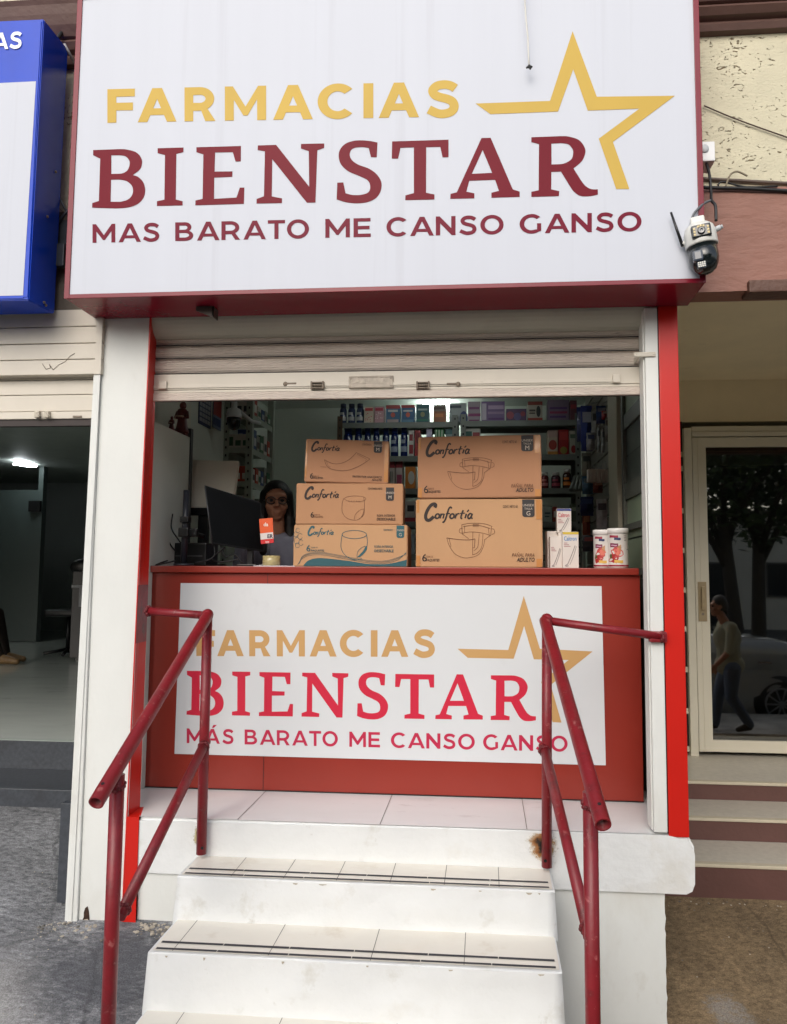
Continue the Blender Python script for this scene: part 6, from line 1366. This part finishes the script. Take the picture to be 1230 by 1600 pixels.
for px, pt, pb, y, w_, c1, c2, lb in ((908,636,690,2.1,.06,(36,46,96),(110,116,150),'dark navy sachet hanging highest at the left of the display wall'),
    (916,634,705,1.95,.075,(44,60,130),(176,180,200),'tall blue sachet with white print hanging on the display wall'),
    (923,676,704,1.75,.055,(170,170,176),(96,110,160),'white packet hanging under the tall blue sachet'),
    (930,640,688,1.8,.05,(150,150,148),(90,90,96),'grey blister pack with dark print beside the tall blue sachet'),
    (939,634,662,1.62,.06,(40,70,130),(150,160,190),'blue packet hanging near the brown edge, top row'),
    (944,642,656,1.56,.03,(180,60,70),(220,190,190),'small red round packet hanging in the top row'),
    (949,652,690,1.55,.03,(140,136,130),(80,70,70),'narrow beige packet beside the brown edge'),
    (935,668,706,1.65,.018,(160,164,164),(120,126,130),'toothbrush like pale stick pack, left of a pair'),
    (942,670,708,1.62,.018,(150,156,158),(110,116,120),'toothbrush like pale stick pack, right of a pair'),
    (916,708,744,1.95,.06,(126,124,112),(80,84,80),'pale crumpled packet hanging below the white packet'),
    (918,744,772,1.9,.07,(60,100,128),(140,160,170),'light blue packet hanging in the third row'),
    (934,752,770,1.7,.06,(126,60,46),(190,150,130),'row of reddish sachets hanging below the white card boxes'),
    (917,776,806,1.9,.085,(26,44,92),(60,80,130),'wide dark navy packet hanging in the fourth row'),
    (916,800,842,1.95,.05,(126,58,34),(170,110,70),'rust brown packet hanging low on the display wall'),
    (940,780,826,1.62,.065,(176,172,176),(90,86,96),'tall white packet with blue foot hanging low near the edge'),
    (922,836,862,1.8,.10,(52,50,56),(140,40,40),'dark packet with red word hanging lowest on the display wall')):
    hang(px, pt, pb, y, w_, c1, c2, lb, G4)
for i, px in enumerate((922, 928.5, 935, 941.5, 948)):
    y = 1.62; a = at(px-3.1, 733, y); b = at(px+2.9, 753, y); t = thing('card_box', ((a.x+b.x)/2, y, b.z), 'small whitish card box %s of the row of five' % ['leftmost','second from left','in the middle','second from right','rightmost'][i], 'small box', 'row of small hanging card boxes')
    bm = BM(); box(bm, a.x, b.x, y, y+.06, b.z, a.z, bev=.001); part('box', bm, M_pbox, t); bm = BM(); tube(bm, [((a.x+b.x)/2, y+.03, a.z), ((a.x+b.x)/2, y+.05, a.z+.06)], .0018, 6); part('hook', bm, MATS['hook_wire'], t)
for i in range(4):
    a = at(899+i*5, 744, 2.2); b = at(892+i*7, 766, 2.12); bm = BM(); tube(bm, [a, b], .012, 8, r2=.016); solo('pen_pack', bm, mat('pen_silver', c8(120,126,120), .35, .1, 10), 'slim silver pack fanned out, %s of four beside the amber jar' % ['leftmost','second','third','rightmost'][i], 'slim pack', 'fan of slim packs')
# ------------------------------------------------------------ people
def remesh(prims, voxel, smooth=4):
    """prims: ('c', p0, r0, p1, r1) tapered limb | ('e', centre, radii); fused into one continuous skin"""
    bm = BM()
    for p in prims:
        if p[0] == 'e': ellipsoid(bm, p[1], p[2], 18, 12)
        else:
            _, a, ra, b, rb = p; a = Vector(a); b = Vector(b)
            tube(bm, [a, b], ra, 12, r2=rb); ellipsoid(bm, a, (ra,)*3, 12, 8); ellipsoid(bm, b, (rb,)*3, 12, 8)
    me = bpy.data.meshes.new('tmp'); bmesh.ops.recalc_face_normals(bm, faces=bm.faces[:]); bm.to_mesh(me); bm.free()
    o = bpy.data.objects.new('tmp', me); COL.objects.link(o)
    md = o.modifiers.new('r', 'REMESH'); md.mode = 'VOXEL'; md.voxel_size = voxel
    if smooth: sm = o.modifiers.new('s', 'SMOOTH'); sm.iterations = smooth; sm.factor = .5
    m2 = bpy.data.meshes.new_from_object(o.evaluated_get(bpy.context.evaluated_depsgraph_get()))
    out = bmesh.new(); out.from_mesh(m2); bpy.data.objects.remove(o); bpy.data.meshes.remove(me); bpy.data.meshes.remove(m2)
    for f in out.faces: f.smooth = True
    return out
V3 = Vector
def hand(w_, d, side, out):
    """five curled fingers from a palm; d = pointing direction of the forearm"""
    d = V3(d).normalized(); s = d.cross(V3((0, 1, 0)));
    if s.length < .2: s = d.cross(V3((1, 0, 0)))
    s.normalize(); n = s.cross(d)
    pc = V3(w_)+d*.045; out += [('e', pc, (.036, .036, .040)), ('c', V3(w_), .024, V3(w_)+d*.05, .030)]
    for i, ln in enumerate((.066, .074, .069, .054)):
        b = V3(w_)+d*.078+s*(-.027+.018*i); k1 = b+d*ln*.5+n*.004; k2 = k1+d*ln*.35+n*.018; out += [('c', b, .0095, k1, .0088), ('c', k1, .0088, k2, .0078)]
    tb = V3(w_)+d*.03-s*.028*side; out += [('c', tb, .012, tb+d*.03-s*.022*side, .0105), ('c', tb+d*.03-s*.022*side, .0105, tb+d*.056-s*.02*side+n*.01, .009)]
def head_prims(hc, f, r):
    """f forward, r to the person's left, up is z"""
    u = V3((0, 0, 1)); H = lambda x, y, z: hc+r*x+f*y+u*z
    o = []
    def e(x, y, z, rad): 
        o.append(('e', H(x, y, z), rad))
    e(0, -.012, .035, (.076, .084, .088)); e(0, .018, -.03, (.062, .064, .078)); e(0, .045, -.088, (.034, .032, .028))
    o.append(('c', H(0, .083, .012), .009, H(0, .104, -.026), .0125)); e(-.012, .090, -.028, (.009,)*3); e(.012, .090, -.028, (.009,)*3)
    o.append(('c', H(-.045, .070, .030), .015, H(.045, .070, .030), .015)); e(-.042, .056, -.030, (.026, .024, .024)); e(.042, .056, -.030, (.026, .024, .024))
    o.append(('c', H(-.018, .078, -.060), .0075, H(.018, .078, -.060), .0075)); o.append(('c', H(-.014, .076, -.070), .0085, H(.014, .076, -.070), .0085))
    for s in (-1, 1): o.append(('c', H(s*.076, -.012, .014), .012, H(s*.074, -.004, -.026), .010))
    return o, H
def person(label, base, face_deg, J, mats, hair, height_hint=None, glasses=False):
    """J: joints in the person's own frame (x to own left, y forward, z up)"""
    M = Matrix.Translation(base) @ Matrix.Rotation(R(face_deg), 4, 'Z')
    W_ = lambda p: M @ V3(p)
    root = thing('person', base, label, 'person')
    R3 = M.to_3x3(); hd = R(J.get('turn', 0)); f = R3 @ V3((math.sin(-hd), math.cos(hd), 0)); r = V3((f.y, -f.x, 0)) * -1
    r = V3((-f.y, f.x, 0))
    hc = W_(J['head']); hp, H = head_prims(hc, f, r)
    body = list(hp)
    nk = W_(J['neck']); body += [('c', H(0, -.01, -.07), .050, nk, .058)]
    ch, pv = W_(J['chest']), W_(J['pelvis']); 
    torso = [('e', ch, (.155, .115, .17)), ('c', W_(J['shL']), .058, W_(J['shR']), .058), ('c', ch, .13, pv, .125), ('e', pv, (.165, .13, .13)), ('c', nk, .05, ch, .11)]
    arms, hands, legs = [], [], []
    for s, k in ((1, 'L'), (-1, 'R')):
        sh, el, wr = W_(J['sh'+k]), W_(J['el'+k]), W_(J['wr'+k]); arms += [('c', sh, .052, el, .040)]; hands += [('c', el, .040, wr, .026)]
        hand(wr, wr-el, s, hands)
        hp_, kn, an, toe = W_(J['hp'+k]), W_(J['kn'+k]), W_(J['an'+k]), W_(J['toe'+k]); legs += [('c', hp_, .088, kn, .058), ('c', kn, .056, an, .040)]
        J['foot'+k] = [('c', an, .036, toe, .026), ('e', (an+toe)/2-V3((0,0,.012)), (.04,.04,.03)), ('c', an-V3((0,0,.03)), .033, toe, .024)]
    body += torso+arms+hands+legs+J['footL']+J['footR']
    part('body', remesh(body, .0075, 3), mats['skin'], root)
    infl = lambda L, k: [('e', p[1], tuple(x+k for x in p[2])) if p[0] == 'e' else ('c', p[1], p[2]+k, p[3], p[4]+k) for p in L]
    sl = [('c', p[1], p[2], p[3], p[4]) for p in arms]
    shirt = infl(torso[:3]+[torso[3]], .012)+infl(sl, .014)
    if mats.get('long'):
        for s, k in ((1, 'L'), (-1, 'R')): a, b = W_(J['el'+k]), W_(J['wr'+k]); shirt += [('c', a, .054, a+(b-a)*.9, .042)]
    part('shirt', remesh(shirt, .010, 4), mats['shirt'], root)
    part('trousers', remesh(infl(legs, .014)+infl([torso[3]], .006), .011, 4), mats['trousers'], root)
    part('shoes', remesh(infl(J['footL']+J['footR'], .006), .009, 2), mats['shoes'], root)
    bm = BM(); 
    for s in (-1, 1): ellipsoid(bm, H(s*.031, .066, .006), (.0125,.0125,.010), 12, 8)
    part('eyes', bm, mat('dark_eyes', c8(40,30,26), .1), root)
    hb = [('e', H(0, -.022, .050), (.086, .092, .090)), ('e', H(0, -.045, .0), (.078, .066, .085))]
    if hair == 'long':
        for s in (-1, 1): hb += [('c', H(s*.070, -.005, .05), .030, H(s*.082, -.02, -.10), .030), ('c', H(s*.082, -.02, -.10), .034, H(s*.088, .03, -.25), .030)]
        hb += [('c', H(0, -.06, .0), .06, H(0, -.08, -.22), .07), ('c', H(-.082, -.0, -.15), .04, H(-.070, .085, -.30), .026)]
        b = remesh(hb, .009, 3)
        fx, fz = hc, 0
        dead = [v for v in b.verts if ((v.co-H(0, .085, -.005)).length < .082 and (v.co-hc).z > -.16)]
    else:
        hb += []; b = remesh(hb, .008, 3); dead = [v for v in b.verts if (v.co-hc).dot(f) > .05 and (v.co-hc).z < .075 or (v.co-hc).z < -.055]
    bmesh.ops.delete(b, geom=dead, context='VERTS')
    part('hair', b, mats['hair'], root)
    if glasses:
        bm = BM()
        for s in (-1, 1):
            P = [H(s*.033+.026*math.cos(R(a)), .094-.010*abs(math.cos(R(a))), .004+.021*math.sin(R(a))) for a in range(0, 361, 20)]; tube(bm, P, .0026, 6, caps=False)
            tube(bm, [H(s*.058, .086, .008), H(s*.078, .0, .010)], .0022, 6)
        tube(bm, [H(-.008, .094, .008), H(.008, .094, .008)], .0022, 6)
        g = part('glasses', bm, M_dark, root)
        bm = BM()
        for s in (-1, 1): bm.faces.new([bm.verts.new(H(s*.033+.025*math.cos(R(a)), .093-.010*abs(math.cos(R(a))), .004+.020*math.sin(R(a)))) for a in range(0, 360, 20)])
        part('lenses', bm, glass('spectacle_lens', (.72,.74,.74), 0, .03), g)
    return root
skin = lambda n, c: mat(n, c, .5, .06, 14, .08, 120, spec=.35)
# shop assistant behind the till, looking a little to the side
hc = at(432, 785, 1.28); zf = ZF
Hh = hc.z-zf
J = dict(head=(0,0,Hh), neck=(0,-.02,Hh-.20), chest=(0,-.01,Hh-.37), pelvis=(0,0,Hh-.70), shL=(-.165,-.01,Hh-.245), shR=(.165,-.01,Hh-.245), elL=(-.215,.03,Hh-.52), elR=(.215,.03,Hh-.52), wrL=(-.14,.24,Hh-.545), wrR=(.14,.24,Hh-.545),
         hpL=(-.085,0,Hh-.74), hpR=(.085,0,Hh-.74), knL=(-.09,.02,.45), knR=(.09,.02,.45), anL=(-.09,-.01,.07), anR=(.09,-.01,.07), toeL=(-.10,.15,.035), toeR=(.10,.15,.035), turn=0)
person('woman with glasses and long dark hair standing behind the till', Vector((hc.x, 1.28, zf)), 197, J, dict(skin=skin('tan_skin', c8(192,136,108)), shirt=mat('light_grey_shirt', c8(150,152,170), .8, .06, 30, .2, 200), trousers=mat('black_trousers', c8(30,30,34), .8), shoes=mat('black_shoes', c8(20,20,20), .4), hair=mat('black_hair', c8(20,17,16), .45, .3, 60, .4, 160, stretch=(1,1,.1)), long=True), 'long', glasses=True)
# seated customer in the neighbouring shop: only a trousered shin and sandal reach the frame
ch = thing('chair', (at(20,1035,4.6).x-.75, 4.75, ZF+.02), 'dark waiting chair in the neighbouring shop, under the seated person', 'chair')
ax = at(14,1030,4.6).x; bx_ = ax-.75
zf2 = ZF+.0205
bm = BM(); box(bm, bx_-.24, bx_+.20, 4.5, 4.95, zf2+.40, zf2+.44, bev=.01); part('seat', bm, M_dark, ch)
bm = BM(); box(bm, bx_-.30, bx_-.245, 4.5, 4.95, zf2+.44, zf2+.88, bev=.01); part('backrest', bm, M_dark, ch)
for sx in (-.22, .18):
    for sy in (4.53, 4.92): bm = BM(); tube(bm, [(bx_+sx, sy, zf2), (bx_+sx, sy, zf2+.40)], .014, 10); part('leg', bm, M_dark, ch)
J = dict(head=(0,.02,1.24), neck=(0,0,1.03), chest=(0,0,.84), pelvis=(0,0,.56), shL=(-.18,0,.98), shR=(.18,0,.98), elL=(-.23,.05,.72), elR=(.23,.05,.72), wrL=(-.16,.25,.60), wrR=(.16,.25,.60),
         hpL=(-.09,.02,.53), hpR=(.09,.02,.53), knL=(-.11,.44,.52), knR=(.11,.44,.52), anL=(-.11,.56,.075), anR=(.11,.64,.075), toeL=(-.12,.76,.035), toeR=(.12,.84,.035), turn=0)
person('seated person in brown trousers and sandals at the far left', Vector((bx_, 4.72, zf2)), -90, J, dict(skin=MATS['tan_skin'], shirt=mat('tan_shirt', c8(130,110,90), .8), trousers=mat('dark_brown_trousers', c8(44,32,26), .8, .1, 20), shoes=mat('sand_sandals', c8(126,98,62), .5, .2, 30), hair=MATS['black_hair']), 'short')
# elderly passer-by on the pavement, seen only as a reflection in the door glass
J = dict(head=(0,.10,1.47), neck=(0,.03,1.29), chest=(0,.0,1.10), pelvis=(0,-.02,.78), shL=(-.18,.0,1.23), shR=(.18,.0,1.23), elL=(-.23,-.10,.98), elR=(.23,.05,.96), wrL=(-.22,.02,.76), wrR=(.22,.20,.80),
         hpL=(-.085,-.02,.74), hpR=(.085,-.02,.74), knL=(-.09,.09,.42), knR=(.09,.0,.42), anL=(-.09,.14,.08), anR=(.09,-.20,.10), toeL=(-.09,.29,.035), toeR=(.09,-.07,.04), turn=0)
person('elderly man in a pale shirt and jeans walking along the pavement', Vector((at(1136,1000,6.3).x, 2*2.2-6.3, ZST)), 90, J, dict(skin=MATS['tan_skin'], shirt=mat('pale_khaki_shirt', c8(176,172,146), .8, .06, 20, .3, 60), trousers=mat('blue_jeans', c8(96,106,124), .8, .1, 30), shoes=mat('brown_shoes', c8(60,40,30), .4), hair=mat('grey_hair', c8(70,66,62), .6, .2, 50)), 'short')
# ------------------------------------------------------------ left shop contents
dk2 = thing('reception_desk', (at(118,1030,5).x, 5.1, ZF+.02), 'dark narrow reception desk in the neighbouring shop beside the white pillar', 'desk')
a = at(105,920,5.0); b = at(108,1028,5.0)
bm = BM(); box(bm, b.x, b.x+.9, 5.0, 5.5, b.z, at(118,893,5).z, bev=.006); part('cabinet', bm, mat('near_black_wood', c8(22,20,24), .4, .2, 8), dk2)
bm = BM(); box(bm, b.x+.05, b.x+.10, 5.05, 5.4, ZF+.021, b.z); box(bm, b.x+.75, b.x+.80, 5.05, 5.4, ZF+.021, b.z); part('leg', bm, M_dark, dk2)
bm = BM(); box(bm, at(114,914,4.9).x, at(114,914,4.9).x+.2, 4.86, 4.99, at(118,918,4.9).z, at(118,914,4.9).z); box(bm, at(122,918,4.9).x, at(122,918,4.9).x+.15, 4.93, 4.96, at(122,948,4.9).z, at(122,918,4.9).z); part('paper_tray', bm, mat('pale_tray', c8(150,150,156), .5), dk2)
oc = thing('office_chair', (at(128,890,5.8).x, 5.8, ZF+.02), 'black padded office chair behind the dark desk', 'chair')
bm = BM(); ellipsoid(bm, (at(129,886,5.8).x, 5.8, at(129,886,5.8).z), (.16,.05,.10), 16, 10); box(bm, at(122,893,5.8).x, at(122,893,5.8).x+.42, 5.78, 5.84, at(122,925,5.8).z-.3, at(122,893,5.8).z-.02, bev=.02); part('backrest', bm, M_dark, oc)
bm = BM(); box(bm, oc.location.x-.2, oc.location.x+.25, 5.35, 5.78, ZF+.48, ZF+.56, bev=.03); part('seat', bm, M_dark, oc)
bm = BM(); tube(bm, [(oc.location.x, 5.56, ZF+.05), (oc.location.x, 5.56, ZF+.48)], .03, 10)
for k in range(5): tube(bm, [(oc.location.x, 5.56, ZF+.09), (oc.location.x+.26*math.cos(k*1.257), 5.56+.26*math.sin(k*1.257), ZF+.05)], .02, 8)
part('base', bm, M_dark, oc)
bm = BM(); a = at(48, 795, 6.96); box(bm, a.x, at(66,795,6.96).x, 6.90, 6.949, at(50,800,6.96).z, at(50,783,6.96).z, bev=.004); solo('wall_speaker', bm, M_dark, 'small black box fixed high on the partition in the left shop', 'wall box')

# ------------------------------------------------------------ the street opposite, mirrored in the glass door
def leaves(bm, c, r, n, s):
    for _ in range(n):
        while True:
            p = Vector((random.uniform(-1, 1), random.uniform(-1, 1), random.uniform(-1, 1)))
            if .25 < p.length < 1: break
        q = Vector(c)+Vector((p.x*r[0], p.y*r[1], p.z*r[2])); a = Vector((random.gauss(0, 1), random.gauss(0, 1), random.gauss(0, .6))).normalized(); b = a.cross(Vector((random.gauss(0, 1), random.gauss(0, 1), random.gauss(0, 1)))).normalized(); z = s*random.uniform(.6, 1.4)
        f = bm.faces.new([bm.verts.new(q-a*z), bm.verts.new(q+b*z*.45), bm.verts.new(q+a*z), bm.verts.new(q-b*z*.45)]); f.material_index = random.choice((0, 0, 1))
M_leaf = [mat('dark_leaf', (.035,.06,.022), .5, .2, 3), mat('mid_leaf', (.06,.10,.03), .5, .2, 3)]; M_bark = mat('dark_bark', (.045,.038,.03), .9, .3, 14, .8, 40)
def tree(x, y, label, lean, seed, h=3.2):
    random.seed(seed); t = thing('street_tree', (x, y, -.6), label, 'tree', 'street trees across the road')
    bm = BM(); top = Vector((x+lean, y, -.6+h)); mid = Vector((x+lean*.35, y+.05, .4)); tube(bm, [(x, y, -.62), mid, top], .17, 12, r2=.10)
    cs = [top]
    for k in range(5):
        a = k*1.26+seed; e = top+Vector((1.2*math.cos(a), 1.1*math.sin(a), .9+.4*random.random())); st_ = mid+(top-mid)*(.5+.1*k); tube(bm, [st_, (st_+e)/2+Vector((0, 0, .2)), e], .07, 8, r2=.03); cs.append(e)
    part('trunk', bm, M_bark, t)
    bm = BM()
    for c in cs:
        for _ in range(3): leaves(bm, c+Vector((random.uniform(-.5, .5), random.uniform(-.5, .5), random.uniform(-.2, .9))), (.9, .9, .65), 170, .09)
    part('crown', bm, M_leaf, t, recalc=False)
Ym = lambda d: 2*2.2-d
tree(at(1158,950,11.5).x, Ym(11.5), 'leaning street tree with twin dark trunk, nearer one behind the silver car', -.3, 3); tree(at(1180,950,11.8).x, Ym(11.8), 'upright street tree with thick dark trunk behind the silver car', .1, 5, 3.0)
tree(at(1118,950,15).x, Ym(15), 'thin street tree leaning away, left of the twin trunk', -.8, 8, 3.0); tree(at(1232,940,14).x, Ym(14), 'bushy street tree at the edge beyond the silver car', .3, 11, 3.1); tree(-2.5, -10.5, 'bushy street tree across the road facing the blue sign', .2, 14, 3.4); tree(1.2, -11.5, 'bushy street tree across the road facing the pharmacy', .2, 17, 3.4)
md = thing('kerb', (4, Ym(16.5), -.6), 'yellow painted median kerb across the road', 'kerb'); bm = BM(); box(bm, -30, 40, Ym(16.5)-.15, Ym(16.5), -.6, -.42, bev=.02); part('kerb_stone', bm, mat('yellow_kerb_paint', c8(190,150,50), .7, .2, 4), md)
def house(x0, x1, y, h, col, label, wins):
    t = thing('house', ((x0+x1)/2, y-3, -.6), label, 'house', 'houses across the road'); bm = BM(); box(bm, x0, x1, y-6, y, -.6, h); part('wall', bm, mat('house_%d_%d_%d' % col, c8(*col), .8, .08, 1.5, .2, 20), t)
    bm = BM(); box(bm, x0-.15, x1+.15, y-6.1, y+.2, h+.002, h+.25); part('roof', bm, mat('flat_roof', c8(120,104,92), .8), t)
    for (wx, wz, ww, wh) in wins:
        bm = BM(); box(bm, wx, wx+ww, y+.003, y+.06, wz, wz+wh); wf = part('window' if wz > 0 else 'door', bm, mat('window_frame', c8(90,84,76), .5), t); bm = BM(); box(bm, wx+.06, wx+ww-.06, y+.061, y+.066, wz+.06, wz+wh-.06); part('pane', bm, mat('dark_window_glass', c8(30,34,38), .08), wf)
house(-14, -3, -24, 6.0, (176,160,140), 'two storey beige house across the road with six dark windows', [(-13+3.4*i, .8+2.8*j, 1.6, 1.5) for i in range(3) for j in range(2)])
house(-2.9, 5.5, -24, 5.0, (150,120,104), 'brick coloured house across the road with wide windows', [(-2+2.7*i, .7+2.5*j, 1.5, 1.3) for i in range(3) for j in range(2)])
house(5.6, 17, -22, 3.6, (206,198,180), 'low pale house across the road with a wide gate', [(6.6, -.5, 2.6, 2.4), (10.5, .6, 1.6, 1.3), (14, .6, 1.6, 1.3)])
# silver hatchback parked at the kerb, mirrored in the glass
car = thing('parked_car', (2.6, -4.25, -.6), 'silver car parked at the kerb opposite the glass door', 'car')
xr, yn = at(1219,1100,7.8).x, Ym(7.8)          # rear wheel and near flank
yc = yn-.86
M_silver = mat('silver_car_paint', c8(160,162,160), .25, .03, 3, metal=.15, coat=.8)
bm = BM(); secs = []
stn = [(.95,-.18,.42,.62),(.86,.02,.72,.76),(.60,.05,.86,.84),(0,.05,.98,.88),(-.6,.05,.99,.89),(-1.4,.05,.98,.89),(-2.0,.05,.96,.88),(-2.6,.05,.92,.87),(-3.1,.05,.84,.82),(-3.4,.05,.70,.72),(-3.48,.15,.55,.60)]
for dx, zb_, zt_, hw in stn:
    X = xr+dx; row = []
    for (u, v) in ((-1, .0), (-1.02, .45), (-.985, .80), (-.90, 1.0), (-.4, 1.02), (.4, 1.02), (.90, 1.0), (.985, .80), (1.02, .45), (1, 0)): row.append(bm.verts.new((X, yc+u*hw, -.42+max(zb_, 0)*.2+v*(zt_-max(zb_,0)*.2))))
    secs.append(row)
for i in range(len(secs)-1):
    for j in range(9): f = bm.faces.new([secs[i][j], secs[i+1][j], secs[i+1][j+1], secs[i][j+1]]); f.smooth = True
bm.faces.new(secs[0]); bm.faces.new(secs[-1][::-1])
body = part('body', bm, M_silver, car)
bm = BM(); roof = [(.80,.50,.78),(.35,.94,.60),(-.3,1.02,.60),(-1.0,1.03,.60),(-1.6,.94,.62),(-2.3,.50,.76)]
g = []
for dx, zt_, hw in roof:
    X = xr+dx; z = -.42+zt_; g.append([bm.verts.new((X, yc-.80, -.42+.5)), bm.verts.new((X, yc-hw, z-.04)), bm.verts.new((X, yc-hw*.8, z)), bm.verts.new((X, yc+hw*.8, z)), bm.verts.new((X, yc+hw, z-.04)), bm.verts.new((X, yc+.80, -.42+.5))])
for i in range(len(g)-1):
    for j in range(5): f = bm.faces.new([g[i][j], g[i+1][j], g[i+1][j+1], g[i][j+1]]); f.smooth = True
part('roof', bm, M_silver, car)
M_cg = mat('tinted_car_glass', c8(14,16,18), .06, coat=1)
for pts in ([(.42,.56),(.12,.86),(-.30,.93),(-.38,.56)], [(-.48,.56),(-.42,.93),(-1.0,.93),(-1.35,.86),(-1.95,.56)]):
    for s in (-1, 1):
        bm = BM(); V = []
        for dx, z in pts:
            hw = .80+(.60-.80)*(z-.5)/.48; V.append(bm.verts.new((xr+dx, yc+s*(hw+.05), -.42+z)))
        bm.faces.new(V); part('window', bm, M_cg, car)
for s in (-1, 1):
    for dx in (0, -2.6):
        y = yc+s*.80; bm = BM(); lathe(bm, 0, 0, [(.20,-.09),(.30,-.10),(.325,-.07),(.325,.07),(.30,.10),(.20,.09)], 32); bm.transform(Matrix.Translation((xr+dx, y, -.6+.325)) @ Matrix.Rotation(R(90), 4, 'X')); wh = part('wheel', bm, mat('tyre_rubber', c8(20,20,20), .8), car)
        bm = BM(); lathe(bm, 0, 0, [(.03,-.02),(.05,.0),(.03,.03)], 16)
        for k in range(10): a = k*math.pi/5; tube(bm, [(.03*math.cos(a), .03*math.sin(a), 0), (.205*math.cos(a), .205*math.sin(a), .01)], .012, 6)
        tube(bm, [(.21*math.cos(k*math.pi/16), .21*math.sin(k*math.pi/16), 0) for k in range(33)], .014, 6, caps=False)
        bm.transform(Matrix.Translation((xr+dx, y+s*.105, -.6+.325)) @ Matrix.Rotation(R(90), 4, 'X')); part('rim', bm, mat('alloy_rim', c8(150,152,156), .3, metal=.6), wh)
        bm = BM(); lathe(bm, 0, 0, [(.01,-.002),(.365,-.002),(.365,.002),(.01,.002)], 32); bm.transform(Matrix.Translation((xr+dx, yc+s*.893, -.6+.345)) @ Matrix.Rotation(R(90), 4, 'X')); part('wheel_arch', bm, M_dark, car)
bm = BM(); 
for s in (-1, 1):
    for dx in (-.20, -1.25): box(bm, xr+dx-.09, xr+dx+.09, yc+s*.90-.012, yc+s*.90+.012, .27, .30, bev=.006)
part('handle', bm, mat('chrome', c8(190,190,194), .15, metal=.9), car)
bm = BM(); tube(bm, [(xr+.3, yc, .5), (xr+.55, yc, .78)], .004, 6); part('antenna', bm, M_dark, car)
bm = BM()
for s in (-1, 1): box(bm, xr+.80, xr+.90, yc+s*.62-.12, yc+s*.62+.12, .12, .28, bev=.02)
part('tail_light', bm, mat('red_tail_light', c8(150,14,14), .2, coat=.6), car)
